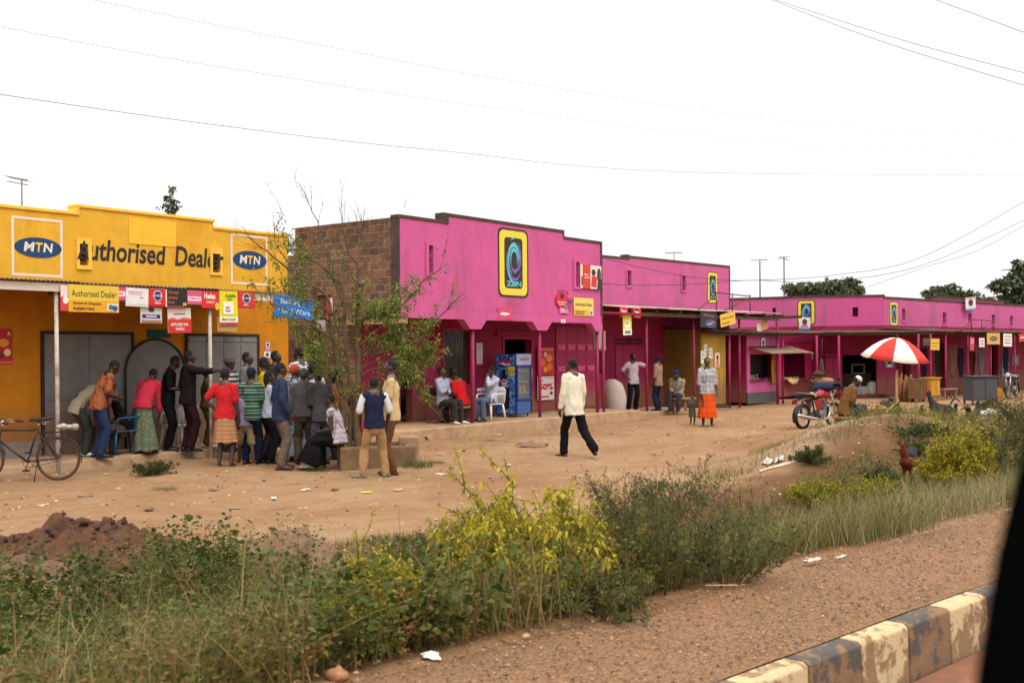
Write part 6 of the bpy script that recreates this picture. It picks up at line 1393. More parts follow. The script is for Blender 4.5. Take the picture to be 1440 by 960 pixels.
def cupboard(label, loc, rz, w, d, h, m, name='cupboard', lid=True, legs=.12, cat='cupboard'):
    t = thing(name, label, cat, loc, rz)
    b = MB(); b.box(-w/2, w/2, -d/2, d/2, legs, h); b.build('body', m, t, .006)
    p = MB()
    for k in range(2): p.box(-w/2+.03+k*w/2, -.03+k*w/2, -d/2-.022, -d/2-.002, legs+.05, h-.08)
    for zz in (legs+.02, h-.03): p.box(-w/2+.01, w/2-.01, -d/2-.03, -d/2-.0235, zz-.015, zz+.02)
    p.build('door', m, t, .004)
    if lid: q = MB(); q.box(-w/2-.04, w/2+.04, -d/2-.06, d/2+.03, h+.002, h+.035); q.build('top', m, t, .004)
    for sx in (-1, 1):
        for sy in (-1, 1):
            c = MB(); c.box(sx*(w/2-.04)-.025, sx*(w/2-.04)+.025, sy*(d/2-.04)-.025, sy*(d/2-.04)+.025, 0, legs-.002); c.build('leg', m, t)
    return t
_c = at(1236, 500, 24.2); crate('weathered low wooden crate of the stall beneath the umbrella', (_c.x, _c.y, hz(_c.x, _c.y)+.02), R(-5), .72, .45, .36, WOOD, 2)
_c = at(1250, 500, 24.4); mb = MB()
for k, (x, y, z, r) in enumerate(((0, 0, .1, .12), (.14, .02, .09, .1), (-.1, .05, .12, .09), (.05, -.04, .2, .08))): mb.ell((x, y, z), (r, r*.8, r*.75), 12, 8)
o = mb.build('black_bag', plain('black_plastic', (.014, .014, .016), .35)); o.location = (_c.x, _c.y, hz(_c.x, _c.y)+.38); tag(o, 'black plastic bag on the stall crate beneath the umbrella', 'bag')
mb = MB(); a = at(1229, 598, 23.6); b = at(1264, 562, 23.9); mb.tube([a, a.lerp(b, .5)+Vector((0, 0, .015)), b], [.022, .02, .016], 8); tag(mb.build('stick', mat('peeled_stick', lin(186, 148, 96), .8, .15, 9)), 'peeled wooden stick leaning against the stall crate', 'stick')
mb = MB(); p0 = at(1268, 500, 24.3); g0 = hz(p0.x, p0.y)
for k in range(4): mb.tube([(p0.x+k*.05-.08, p0.y+.02*k, g0-.05), (p0.x+k*.05-.075, p0.y, g0+.42+.05*(k % 2))], .018, 6)
tag(mb.build('stake_bundle', WOOD), 'bundle of short stakes beside the umbrella pole', 'stakes')

# seats
def stool(label, p, rz, h=.40, w=.55, d=.3):
    t = thing('wooden_stool', label, 'stool', p, rz); b = MB(); b.box(-w/2, w/2, -d/2, d/2, h-.04, h); b.build('seat', WOOD, t, .005)
    for s in (-1, 1):
        b = MB(); b.prism([(-d/2+.02, 0), (-.05, 0), (0, .14), (.05, 0), (d/2-.02, 0), (d/2-.05, h-.042), (-d/2+.05, h-.042)], -.016, .016, 0, Matrix.Translation((s*(w/2-.06), 0, 0))@Matrix.Rotation(R(90), 4, 'Z')); b.build('leg', WOOD, t, .003)
    return t
def plastic_chair(label, p, rz, m, group=None):
    t = thing('plastic_chair', label, 'chair', p, rz, group)
    b = MB(); b.box(-.22, .22, -.2, .24, .405, .425); b.build('seat', m, t, .012)
    b = MB(); n = 12
    for i in range(n+1):
        x = -.23+.46*i/n
        for z in (.43, .6, .72, .82-.1*abs(2*i/n-1)**3): b.v.append((x, -.20-.16*(z-.42)-.05*(1-(2*i/n-1)**2)-.02, z))
    b.f = [[i*4+k, i*4+k+1, i*4+k+5, i*4+k+4] for i in range(n) for k in range(3)]; b.m = [0]*len(b.f); b.s = [True]*len(b.f)
    b.build('backrest', m, t).modifiers.new('s', 'SOLIDIFY').thickness = .02
    for s in (-1, 1):
        b = MB(); b.tube([(s*.24, -.24, .66), (s*.27, 0, .66), (s*.26, .2, .65), (s*.25, .24, .6), (s*.24, .24, .42)], [(.028, .014)]*5, 8); b.build('armrest', m, t)
        for y, dy in ((-.2, -.06), (.22, .04)):
            b = MB(); b.tube([(s*.2, y, .41), (s*.25, y+dy, 0)], [(.035, .02), (.025, .015)], 8); b.build('leg', m, t)
    return t
def folding_chair(label, p, rz):
    t = thing('folding_chair', label, 'chair', p, rz); m = plain('grey_tube', lin(96, 90, 90), .4, .6)
    b = MB(); b.box(-.2, .2, -.17, .2, .40, .425); b.build('seat', plain('dark_seat', lin(60, 34, 40), .7), t, .01)
    b = MB(); b.box(-.19, .19, -.32, -.30, .62, .82, 0, Matrix.Rotation(R(-4), 4, 'X')); b.build('backrest', plain('dark_seat', lin(60, 34, 40), .7), t, .01)
    for s in (-1, 1):
        b = MB(); b.tube([(s*.21, -.33, .85), (s*.21, -.2, .42), (s*.21, .26, .0)], .011, 8); b.build('front_leg', m, t)
        b = MB(); b.tube([(s*.19, .14, .4), (s*.19, -.3, .0)], .011, 8); b.build('rear_leg', m, t)
    return t
def ppos(u, Y, z): p = at(u, 500, Y); return (p.x, p.y, z)
WPL = plain('white_plastic', lin(222, 218, 212), .45)
folding_chair('folding metal chair under the man with folded arms', ppos(622, 25.75, .25), -R(118))
stool('low plank stool under the man in the white shirt', ppos(636, 26.6, .25), -R(150))
stool('low plank stool under the man in the red shirt by the pink post', ppos(650, 25.9, .25), -R(310))
stool('low plank stool under the person in blue cap before the olive boards', ppos(954, G(954, 577, .1).y, .1), -R(205), .35)
plastic_chair('white plastic chair under the man in blue jeans by the drinks fridge', ppos(690, 26.65, .25), -R(222), WPL)
plastic_chair('white plastic chair standing between the dark-shirted men and the arched door', ppos(252, 20.9, .15), -R(200), WPL)
plastic_chair('blue plastic chair under the seated person by the arched door', ppos(172, G(172, 638, .15).y, .15), -R(225), plain('blue_plastic', lin(16, 84, 134), .5))
stool('low plank stool under the person in the red top behind the tree', ppos(503, 20., 0), -R(250), .33)
_s = at(1186, 500, 23.); stool('low stool under the seller beneath the umbrella', (_s.x, _s.y, hz(_s.x, _s.y)), -R(82), .29)

def fridge():
    W = WP; y = .55; x0 = W.x(725.5, y, 540); h = W.z(726, 497, y)-.25; w, d = .62, .66
    t = thing('drinks_fridge', 'tall blue drinks fridge with bottle artwork on its side and a glass door', 'fridge', W.world(x0, y, .25), W.rz)
    BLU = plain('fridge_blue', lin(22, 40, 128), .35); 
    m, nt, b = newmat('ice_blue_print', .4, 0, .4); o = objv(nt); v = node(nt, 'ShaderNodeTexNoise', Scale=9., Detail=6., Distortion=1.); nt.links.new(o, v.inputs['Vector'])
    nt.links.new(ramp(nt, v.outputs['Fac'], [(.35, lin(20, 56, 130)), (.5, lin(52, 104, 178)), (.66, lin(150, 190, 222))]), b.inputs['Base Color'])
    mb = MB(); mb.box(0, .02, 0, d, .07, h); mb.box(w-.02, w, 0, d, .07, h); mb.box(.02, w-.02, d-.03, d, .07, h); mb.box(.02, w-.02, 0, d-.03, .07, .42); mb.box(.02, w-.02, 0, d-.03, h-.04, h); mb.build('cabinet', BLU, t)
    mb = MB(); mb.box(-.008, -.002, .02, d-.02, .1, h-.02); sp = mb.build('side_panel', m, t)
    X = Matrix.Rotation(R(-90), 4, 'Z')      # artwork lies in the YZ plane of the left side, facing -x
    def pan(poly, k, mi, mb): mb.add([(-.009-.0015*k, d-py*d, pz*h) for py, pz in poly], [list(range(len(poly)))[::1]], mi)
    mb = MB()
    arc = lambda cx, cz, rx, rz_, a0, a1, n=14: [(cx+rx*math.cos(R(a0+(a1-a0)*i/n)), cz+rz_*math.sin(R(a0+(a1-a0)*i/n))) for i in range(n+1)]
    pan(arc(.47, .84, .26, .07, 0, 180), 1, 0, mb); pan(arc(.47, .84, .26, .06, 180, 360), 1, 1, mb); pan([(.22, .84), (.4, .865), (.55, .835), (.72, .85), (.72, .82), (.5, .81), (.35, .83)], 2, 2, mb)
    bot = [(.30, .12), (.66, .12), (.70, .3), (.68, .45), (.62, .55), (.52, .68), (.50, .76), (.34, .76), (.32, .68), (.24, .55), (.22, .45), (.26, .3)]
    pan(bot, 1, 3, mb); pan(arc(.45, .55, .17, .05, 0, 360), 2, 4, mb); pan(arc(.45, .55, .12, .034, 0, 180), 3, 0, mb)
    pan([(.62, .66), (.96, .66), (.96, .8), (.62, .8)], 1, 5, mb)
    for k in range(4): pan(arc(.69+.08*k, .70+.03*(k % 2), .03, .02, 0, 360, 8), 2, 0 if k % 2 else 6, mb)
    mb.build('side_artwork', [S(206, 46, 66), S(30, 60, 150), S(226, 226, 232), S(30, 22, 44), S(210, 200, 214), S(210, 196, 60), S(60, 120, 60)], sp)
    mb = MB(); put_text(mb, 'pepsi', 0, .3, 0, .12, 0, 0, .02); P = [(-.0135, d-(.30*d+v_[0]/.3*.34*d), h*.455+v_[2]/.12*.06*h) for v_ in mb.v]; mb.v = P; mb.build('side_lettering', S(220, 214, 220), sp)
    f = MB(); e = .05
    for k in ((.0, w, .42, .42+e), (0, w, h-.30-e, h-.30), (0, e, .42+e, h-.30-e), (w-e, w, .42+e, h-.30-e)): f.box(k[0], k[1], -.045, -.003, k[2], k[3])
    dr = f.build('door', BLU, t, .006)
    gm, nt, b = newmat('fridge_glass', .06, 0, .6); b.inputs['Base Color'].default_value = (.4, .42, .4, 1); b.inputs['Alpha'].default_value = .18
    g = MB(); g.box(e, w-e, -.03, -.024, .42+e, h-.3-e); g.build('glass', gm, dr)
    hd = MB(); hd.tube([(w-.025, -.075, .8), (w-.025, -.075, 1.25)], .012, 8); hd.tube([(w-.025, -.046, .82), (w-.025, -.075, .82)], .009, 6); hd.tube([(w-.025, -.046, 1.23), (w-.025, -.075, 1.23)], .009, 6); hd.build('handle', ALU, dr)
    s_ = MB(); 
    for z in (.62, .9, 1.18): s_.box(.03, w-.03, .02, d-.05, z, z+.012)
    sh = s_.build('shelf', plain('wire_white', lin(180, 184, 180), .5), t); rr = random.Random(2)
    bm = MB()
    for z in (.45, .633, .913, 1.193):
        for k in range(5):
            if rr.random() < .7: bm.lathe([(.032, 0), (.034, .1), (.03, .14), (.012, .19), (.012, .22)], 10, rr.randrange(3), (.09+k*.1, .1, z))
    bm.build('bottle_row', [S(60, 30, 24), S(60, 120, 60), S(210, 120, 40)], sh); s_ = MB(); s_.box(.03, w-.03, d-.06, d-.035, .45, h-.32); s_.build('liner', plain('liner_grey', lin(150, 158, 154), .6), t)
    hdr = MB(); hdr.box(0.0, w, -.04, -.003, h-.295, h-.01, 0); hp = hdr.build('header', plain('header_silver', lin(150, 160, 190), .4), t, .005)
    hm = MB(); put_text(hm, 'pepsi', .12, w-.12, h-.2, h-.09, -.043, 0, .02); hm.build('header_lettering', S(170, 40, 60), hp)
    v = MB()
    for k in range(7): v.box(.03, w-.03, -.03, -.003, .1+k*.044, .128+k*.044)
    v.build('grille', plain('grille_blue', lin(70, 110, 170), .5), t)
    for sx in (.06, w-.06):
        for sy in (.05, d-.05): c = MB(); c.tube([(sx, sy, 0), (sx, sy, .069)], .02, 8); c.build('foot', IRON, t)
fridge()

# sacks, crates, benches, cupboards
def sack(label, p, w, h, m, lean=0., group=None, rz=0):
    t = MB(); n = 18; L = 14; k = rnd.random()*9
    for j in range(L+1):
        q = j/L; r = w/2*(.86+.25*math.sin(math.pi*min(1, q*1.05))**.8) if q < .86 else w/2*(1.02-(q-.86)*4.6)
        for i in range(n):
            a = 2*math.pi*i/n; rr_ = r*(1+.06*noise.noise(Vector((math.cos(a)*1.5+k, math.sin(a)*1.5, q*3)))+.02*math.sin(a*9+k)*q)
            t.v.append((rr_*math.cos(a)+lean*q*q, rr_*.82*math.sin(a), h*q))
    for j in range(L):
        for i in range(n): t.f.append([j*n+i, j*n+(i+1) % n, (j+1)*n+(i+1) % n, (j+1)*n+i]); t.m.append(0); t.s.append(True)
    t.f += [list(range(n))[::-1], [L*n+i for i in range(n)]]; t.m += [0, 0]; t.s += [0, 0]
    o = t.build('sack', m); o.location = p; o.rotation_euler = (0, 0, rz); return tag(o, label, 'sack', group)
SACKM = mat('woven_sack', lin(188, 172, 164), .85, .12, 20, lin(120, 100, 88), .5, 3, .4, 90); SACKT = mat('tan_sack', lin(150, 116, 82), .9, .2, 9)
p = G(867, 578.5, .1); sack('large pale sack leaning beside the plank door', p, .60, .98, SACKM, -.14)
p = G(849+8, 588, 0.); crate('rough low wooden box with papers on it at the verandah corner', (p.x, p.y+.1, 0), R(-20), .55, .3, .2, WOOD, 1)
mb = MB(); 
for k in range(5): mb.box(-.18+k*.08, -.1+k*.08, -.06, .06, .2, .215+.01*(k % 2), 0, Matrix.Rotation(R(12*k), 4, 'Y') if k % 2 else None)
o = mb.build('paper_scraps', PAPER); o.location = (p.x, p.y+.1, 0.0); tag(o, 'white paper scraps lying on the rough low wooden box', 'paper')
def bench(label, p, rz, L, h, m, d=.28):
    t = thing('bench', label, 'bench', p, rz); b = MB(); b.box(-L/2, L/2, -d/2, d/2, h-.05, h); b.build('seat', m, t, .006)
    for s in (-1, 1):
        for y in (-1, 1): c = MB(); c.box(s*(L/2-.1)-.025, s*(L/2-.1)+.025, y*(d/2-.05)-.025, y*(d/2-.05)+.025, 0, h-.052); c.build('leg', m, t)
p = G(961, 581, .02); bench('small tilted plank table beside the child', (p.x, p.y, .0), R(20), .75, .5, WOOD)
p = at(1157, 500, 41.5); 
for k, (dx, dz_, lab) in enumerate(((0, 0, 'tan sack lying lowest of the pile behind the red motorcycle'), (.04, .26, 'tan sack lying in the middle of the pile behind the red motorcycle'), (-.02, .52, 'tan sack lying on top of the pile behind the red motorcycle'))):
    mb = MB(); mb.limb([(-.24, 0, .14), (0, 0, .14), (.24, 0, .14)], [(.2, .12), (.24, .14), (.2, .12)], 14); o = mb.build('sack', SACKT); o.location = (p.x+dx, p.y, .1+dz_); tag(o, lab, 'sack', 'tan sack pile')
mb = MB(); mb.limb([(0, 0, .1), (0, 0, .6)], [.12, .05], 12); mb.ell((-.1, 0, .08), (.22, .16, .12), 12, 8); mb.tube([(0, 0, .6), (.03, 0, 1.4)], .012, 5)
o = mb.build('hanging_bunch', WOODD); o.location = (p.x-.1, p.y-.2, .95); tag(o, 'dark bunch of goods hanging above the tan sacks', 'goods')
o = mb = None
for u, v, lab, w_, h_, mt in ((1213, 557, 'white sack standing in the open corner shop, first from the left', .36, .36, SACKM), (1227, 557, 'taller white sack standing by the right door leaf of the corner shop', .42, .55, mat('white_sack', lin(206, 198, 192), .8, .1, 12)), (1220, 557, 'short white sack between two others in the corner shop', .34, .36, SACKM), (1204, 556, 'pale blue bag leaning in the corner shop entrance', .34, .62, mat('blue_sack', lin(150, 172, 204), .7, .12, 8))):
    q = G(u, v, .1); sack(lab, (at(u, 500, 44.3).x, 44.3, .1), w_, h_, mt)
def fp(u, Y): p = at(u, 500, Y); return (p.x, p.y, .0)
cupboard('brown plank cupboard left of the yellow one', fp(1289, 40), R(43), .44, .45, .84, mat('brown_planks', lin(112, 82, 52), .8, .2, 6), lid=False)
cupboard('yellow painted cupboard on short legs beneath the far awning', fp(1308, 40.2), R(30), .52, .45, .86, mat('yellow_planks', lin(190, 138, 50), .75, .15, 6, lin(150, 100, 50), .5, 2), legs=.22)
bench('log bench right of the yellow cupboard', fp(1333, 42), R(40), 1.0, .42, mat('log_grey', lin(140, 116, 90), .9, .2, 5))
cupboard('grey painted counter box standing out before the far terrace', fp(1378, 38), R(8), 0.94, .6, .96, mat('grey_planks', lin(72, 72, 76), .75, .12, 5, lin(60, 56, 56), .5, 2), 'counter', legs=.14, cat='counter')
mb = MB(); rr = random.Random(6)
for k in range(26): a = rr.uniform(-.3, .3); mb.tube([(a, rr.uniform(-.2, .2), 0), (a*.8+rr.uniform(-.1, .1), rr.uniform(-.15, .15), rr.uniform(.7, 1.05))], rr.uniform(.03, .055), 6)
o = mb.build('firewood_stack', mat('firewood', lin(128, 84, 54), .9, .3, 8)); o.location = fp(1274, 40.5); tag(o, 'upright stack of brown firewood left of the brown cupboard', 'firewood')
t = MB(); t.box(-.13, .13, -.09, .09, 0, .3); t.limb([(-.08, 0, .3), (.02, 0, .36)], [.03, .03], 8); t.lathe([(.03, .3), (.03, .36)], 10, 0, (.09, 0, 0)); o = t.build('jerrycan', plain('yellow_plastic', lin(206, 150, 30), .5), None, .03, fp(1404, 43.5)); tag(o, 'yellow jerrycan beside the grey counter box', 'jerrycan')
for u, Y, lab, c in ((1352, 44.5, 'dark jacket hanging in the shaded doorway of the far terrace', (30, 30, 44)), (1340, 44.2, 'brown cloth strip hanging in the far terrace doorway', (120, 90, 60)), (1380, 46., 'grey cloth hanging under the far awning', (110, 104, 110)), (1300, 43.2, 'dark sheet hanging on the crimson wall above the brown cupboard', (40, 30, 36)), (1320, 44.6, 'dull green cloth hanging above the yellow cupboard', (60, 66, 48)), (1368, 46.2, 'rust coloured cloth hanging above the grey counter box', (120, 60, 40)), (1415, 47.5, 'dark blue cloth hanging near the far right doorway', (30, 36, 60))):
    mb = MB()
    for i in range(9):
        for k in range(7): mb.v.append((-.22+.44*k/6*(1-.25*abs(i-4)/4), .05*math.sin(k*2+i*.5), 1.95-1.15*i/8+.03*math.sin(k*1.4)))
    mb.f = [[i*7+k, i*7+k+1, i*7+k+8, i*7+k+7] for i in range(8) for k in range(6)]; mb.m = [0]*len(mb.f); mb.s = [True]*len(mb.f)
    o = mb.build('hanging_cloth', P_('hang%d' % u, *c), None, 0, fp(u, Y)); o.modifiers.new('s', 'SOLIDIFY').thickness = .02; o.rotation_euler = (0, 0, R(40)); tag(o, lab, 'cloth')
# cloth bags at the corner of the pink shop
x, z = WP.loc(848, 480, .4)
for dx, z0, z1, w, c, lab in ((.12, 2.5, 1.95, .34, (206, 198, 196), 'white cloth hanging at the right corner of the pink shop'), (.2, 1.94, 1.3, .26, (90, 30, 50), 'maroon cloth hanging below the white one at the pink shop corner')):
    mb = MB()
    for i in range(9):
        for k in range(7): mb.v.append((-w/2+w*k/6, .06*math.sin(k*1.7+i*.3), z0+(z1-z0)*i/8))
    mb.f = [[i*7+k, i*7+k+1, i*7+k+8, i*7+k+7] for i in range(8) for k in range(6)]; mb.m = [0]*len(mb.f); mb.s = [True]*len(mb.f)
    p = WP.world(x+dx, .6, 0); o = mb.build('hanging_cloth', P_('corner_cloth%d' % c[0], *c), None, 0, p); o.modifiers.new('s', 'SOLIDIFY').thickness = .02; o.rotation_euler = (0, 0, 0); tag(o, lab, 'cloth')
# hanging clothes in the dark doorway, yellow cloth behind the dusty glass
for (u, v, off, w, z0, z1, c, lab) in ((566, 540, 1.9, .3, 2.1, .8, (66, 60, 66), 'dark clothes hanging inside the narrow doorway of the pink shop'), (574, 540, 1.95, .22, 2.0, .9, (110, 104, 110), 'grey garment hanging inside the narrow doorway of the pink shop'), (646, 510, 1.95, .4, 1.95, 1.2, (206, 160, 30), 'yellow cloth hanging behind the dusty shop window')):
    x, _ = WP.loc(u, v, off); mb = MB()
    for i in range(9):
        for k in range(7): mb.v.append((-w/2+w*k/6, .05*math.sin(k*2.1+i*.4), z0+(z1-z0)*i/8))
    mb.f = [[i*7+k, i*7+k+1, i*7+k+8, i*7+k+7] for i in range(8) for k in range(6)]; mb.m = [0]*len(mb.f); mb.s = [True]*len(mb.f)
    o = mb.build('hanging_cloth', P_('doorcloth%d%d' % (c[0], u), *c), None, 0, WP.world(x, off, 0)); o.modifiers.new('s', 'SOLIDIFY').thickness = .02; o.rotation_euler = (0, 0, WP.rz); tag(o, lab, 'cloth')
# tin lean-to and red striped cloth in the gap behind the tree
W2_ = Wall(at(470, 500, 25.5).xy, 80, 'tin_canopy', 'small tin canopy against the brick wall behind the tree', 'canopy'); a, b, c, d = W2_.rect(446, 416, 500, 450)
corr(a, b, -.4, .2, d, d+.08, 'canopy_sheet', TIN, W2_.root)
mb = MB()
for x in (a+.04, b-.04): mb.tube([(x, -.3, 0), (x, -.3, d-.01)], .025, 8)
mb.build('canopy_posts', WOODD, W2_.root)
sign('hanging_sign', 'red and white striped panel half hidden by the tree', 'sign', W2_, (459, 419, 489, 449), -.42, (216, 196, 196), [('r', 0, 0, .16, 1, (196, 40, 50)), ('r', .34, 0, .55, 1, (196, 40, 50)), ('r', .74, 0, 1, 1, (190, 30, 44)), ('r', .6, .1, .7, .8, (180, 60, 60))])
sign('hanging_sign', 'pale board low behind the tree by the brick wall', 'sign', W2_, (444, 450, 458, 465), -.42, (170, 160, 158), [('r', .1, .2, .9, .3, (120, 110, 110))])

# tree kerb
def ring():
    p = at(527, 500, 18.7); t = thing('tree_planter', 'low worn concrete box kerb round the tree', 'planter', (p.x, p.y, 0), R(12)); mb = MB(); w, d, h = .62, .55, .36
    def wall_(x0, x1, y0, y1):
        n = 10; horiz = (x1-x0) > (y1-y0); mb.box(x0, x1, y0, y1, -.1, h+.0)
    wall_(-w, w, -d, -d+.14); wall_(-w, w, d-.14, d); wall_(-w, -w+.14, -d+.141, d-.141); wall_(w-.14, w, -d+.141, d-.141); mb.build('kerb_wall', mat('mossy_concrete', lin(124, 96, 70), .95, .25, 5, lin(74, 62, 44), .7, 2.4, .6, 30), t, .03)
    e = MB(); e.box(-w+.142, w-.142, -d+.142, d-.142, -.1, h-.05); e.build('soil', mat('planter_soil', lin(96, 70, 48), .95, .3, 8), t)
    mb = MB(); mb.box(.0, .34, 0, .34, -.05, .46, 0, Matrix.Rotation(R(8), 4, 'Z')); o = mb.build('concrete_block', CONC, None, .03); q = at(573, 500, 18.9); o.location = (q.x-.15, q.y, 0); tag(o, 'mossy broken concrete block right of the tree kerb', 'block')
ring()

# poultry
def hen(label, p, rz, k, body, tail, comb=True, name='rooster', crouch=False):
    t = thing(name, label, 'chicken', p, rz); b = MB(); lz = 0 if crouch else .12
    b.limb([(-.12, 0, .13+lz), (0, 0, .12+lz), (.1, 0, .16+lz)], [(.07, .075), (.095, .10), (.075, .08)], 14)
    b.limb([(.1, 0, .2+lz), (.15, 0, .29+lz), (.165, 0, .36+lz)], [.062, .045, .032], 12); b.ell((.175, 0, .385+lz), (.04, .032, .034), 12, 8); b.ell((.215, 0, .38+lz), (.025, .012, .01), 8, 5)
    for s in (-1, 1):
        b.ell((-.02, s*.08, .14+lz), (.11, .025, .065), 12, 8)
        if not crouch: b.limb([(0, s*.04, .12+lz-.05), (-.005, s*.045, .07)], [.034, .018], 8); b.tube([(-.005, s*.045, .08), (.0, s*.045, .008)], .009, 6); [b.tube([(0, s*.045, .01), (.055*math.cos(a), s*.045+.055*math.sin(a), .006)], .006, 5) for a in (-.5, 0, .5, 3.14)]
    for q in b.v: pass
    b.v = [tuple(Vector(v)*k) for v in b.v]; me0 = b
    fuse(me0, 'body', body, t, .011*k, 2, .006*k, 3)
    c = MB()
    for i in range(7):
        a = R(100+i*11); c.tube([Vector((-.13, (i-3)*.014, .18+lz))*k, Vector((-.21, (i-3)*.022, .30+lz+.012*(3-abs(i-3))))*k, Vector((-.30, (i-3)*.03, .28+lz-.02*i*.4))*k], [(.018*k, .006), (.02*k, .006), (.006*k, .003)], 6)
    c.build('tail', tail, t)
    if comb:
        m = S(176, 20, 26); c = MB()
        for i in range(5): c.ell(Vector((.145+i*.016, 0, .418+lz+.012*math.sin(i*.9)))*k, (.012*k, .006*k, .02*k), 8, 6)
        c.ell(Vector((.20, 0, .345+lz))*k, (.012*k, .012*k, .022*k), 8, 6); c.build('comb', m, t)
p = onground(1276, 676); hen('russet rooster with red comb standing in the weeds left of the conical yellow shrub', p, R(-128), .98, mat('russet_feather', lin(104, 42, 24), .9, .6, 26, lin(60, 28, 20), .7, 9, bmp=.6, bscale=90), plain('dark_tail', (.02, .02, .022), .6))
p = at(1322, 500, 24.); p.z = hz(p.x, p.y); hen('black rooster with red comb beyond the conical yellow shrub', p, R(165), 1.35, mat('black_feather', (.022, .016, .016), .7, .3, 30), plain('dark_tail', (.02, .02, .022), .6))
for u, Y, lab in ((1368, 25., 'black hen crouching near the white bags on the bank'), (1335, 25.2, 'dark hen crouching behind the black rooster'), (1296, 24.6, 'black hen crouching beside the grey rolled mat')):
    p = at(u, 500, Y); p.z = hz(p.x, p.y)-.02; hen(lab, p, R(rnd.uniform(0, 360)), 1.15, mat('black_feather', (.022, .016, .016), .7, .3, 30), plain('dark_tail', (.02, .02, .022), .6), False, 'hen', True)
p = at(1288, 500, 25.5); mb = MB(); mb.limb([(-.45, 0, .12), (.45, 0, .12)], [.11, .12], 14); mb.tube([(-.6, -.18, .06), (.45, -.2, .1)], .03, 8)
o = mb.build('rolled_mat', mat('grey_mat', lin(112, 98, 92), .9, .2, 8)); o.location = (p.x, p.y, hz(p.x, p.y)); o.rotation_euler = (0, 0, R(12)); tag(o, 'grey rolled mat lying right of the umbrella pole', 'mat')
mb = MB(); rr = random.Random(9)
for k in range(7): mb.ell((-.35+k*.11, rr.uniform(-.05, .05), .06+.03*(k % 2)), (.13, .1, rr.uniform(.05, .1)), 10, 7)
p = at(1405, 500, 26.); o = mb.build('white_bag', plain('white_polythene', lin(226, 222, 218), .4)); o.location = (p.x, p.y, hz(p.x, p.y)); tag(o, 'white plastic bags heaped on the bank at the right', 'bag')
# the vehicle the photograph is taken from
vt = thing('vehicle_door', 'black out-of-focus window pillar of the vehicle at the right edge', 'vehicle door', (0, 0, 0))
BV = plain('black_rubber_trim', (.002, .002, .002), 1., 0., 0.)
mb = MB(); pts = [(1720, 60, .66), (1600, 330, .64), (1520, 620, .62), (1478, 800, .6), (1452, 960, .59), (1440, 1150, .58)]
mb.tube([at(*q) for q in pts], [(.026, .03)]*6, 14); mb.build('window_pillar', BV, vt)
a, b = at(1440, 1180, .58), at(1900, 1180, .62); mb = MB(); d_ = (b-a); d_.z = 0; d_.normalize(); nrm = Vector((-d_.y, d_.x, 0))
M = Matrix((( d_.x, nrm.x, 0, a.x), (d_.y, nrm.y, 0, a.y), (0, 0, 1, 0), (0, 0, 0, 1)))
mb.box(-.05, 1.2, -.03, .03, .5, a.z+.01, 0, M); mb.build('door_panel', BV, vt, .01)
# ------------------------------------------------------------------ vegetation
def leafmat(name, stops, rough=.6, trans=.35, dim=1.):
    m, nt, b = newmat(name, rough, 0, .25)
    a = node(nt, 'ShaderNodeAttribute', attribute_name='tint')
    c = ramp(nt, a.outputs['Fac'], [(p, tuple(q*dim for q in lin(*k))) for p, k in stops]); nt.links.new(c, b.inputs['Base Color'])
    tr = nt.nodes.new('ShaderNodeBsdfTranslucent'); nt.links.new(c, tr.inputs['Color'])
    mx = nt.nodes.new('ShaderNodeMixShader'); mx.inputs[0].default_value = trans
    nt.links.new(b.outputs[0], mx.inputs[1]); nt.links.new(tr.outputs[0], mx.inputs[2]); nt.links.new(mx.outputs[0], nt.nodes['Material Output'].inputs['Surface'])
    return m
GREENW = leafmat('weed_leaf', [(0, (58, 72, 28)), (.35, (92, 104, 42)), (.6, (124, 124, 58)), (.8, (146, 126, 70)), (1, (146, 104, 62))], dim=.8)
GREENB = leafmat('bush_leaf', [(0, (44, 54, 26)), (.5, (74, 84, 40)), (.85, (104, 106, 58)), (1, (122, 104, 66))])
YELLB = leafmat('yellow_leaf', [(0, (84, 92, 24)), (.35, (132, 130, 32)), (.7, (184, 166, 40)), (1, (206, 180, 60))])
TREEL = leafmat('tree_leaf', [(0, (52, 72, 22)), (.5, (104, 120, 44)), (1, (152, 154, 76))])
FARL = leafmat('far_leaf', [(0, (56, 68, 46)), (.6, (86, 98, 68)), (1, (118, 126, 94))], trans=.2)  # lightened and greyed: distance haze put into the leaf colours
GRASSG = leafmat('grass_blade', [(0, (70, 84, 34)), (.5, (112, 114, 56)), (.8, (152, 138, 84)), (1, (178, 156, 104))], dim=.82)
GRASSP = leafmat('pale_grass_blade', [(0, (98, 102, 56)), (.45, (146, 138, 90)), (1, (190, 170, 124))], dim=.82)
DRYG = leafmat('dry_stalk', [(0, (96, 76, 46)), (.5, (136, 108, 66)), (1, (178, 150, 100))])
STEM = mat('green_brown_stem', lin(92, 74, 48), .85, .2, 8); BARK = mat('tree_bark', lin(106, 84, 64), .95, .25, 9, lin(66, 54, 44), .6, 4, .6, 60); TWIG = mat('twig', lin(92, 72, 58), .9, .2, 9)
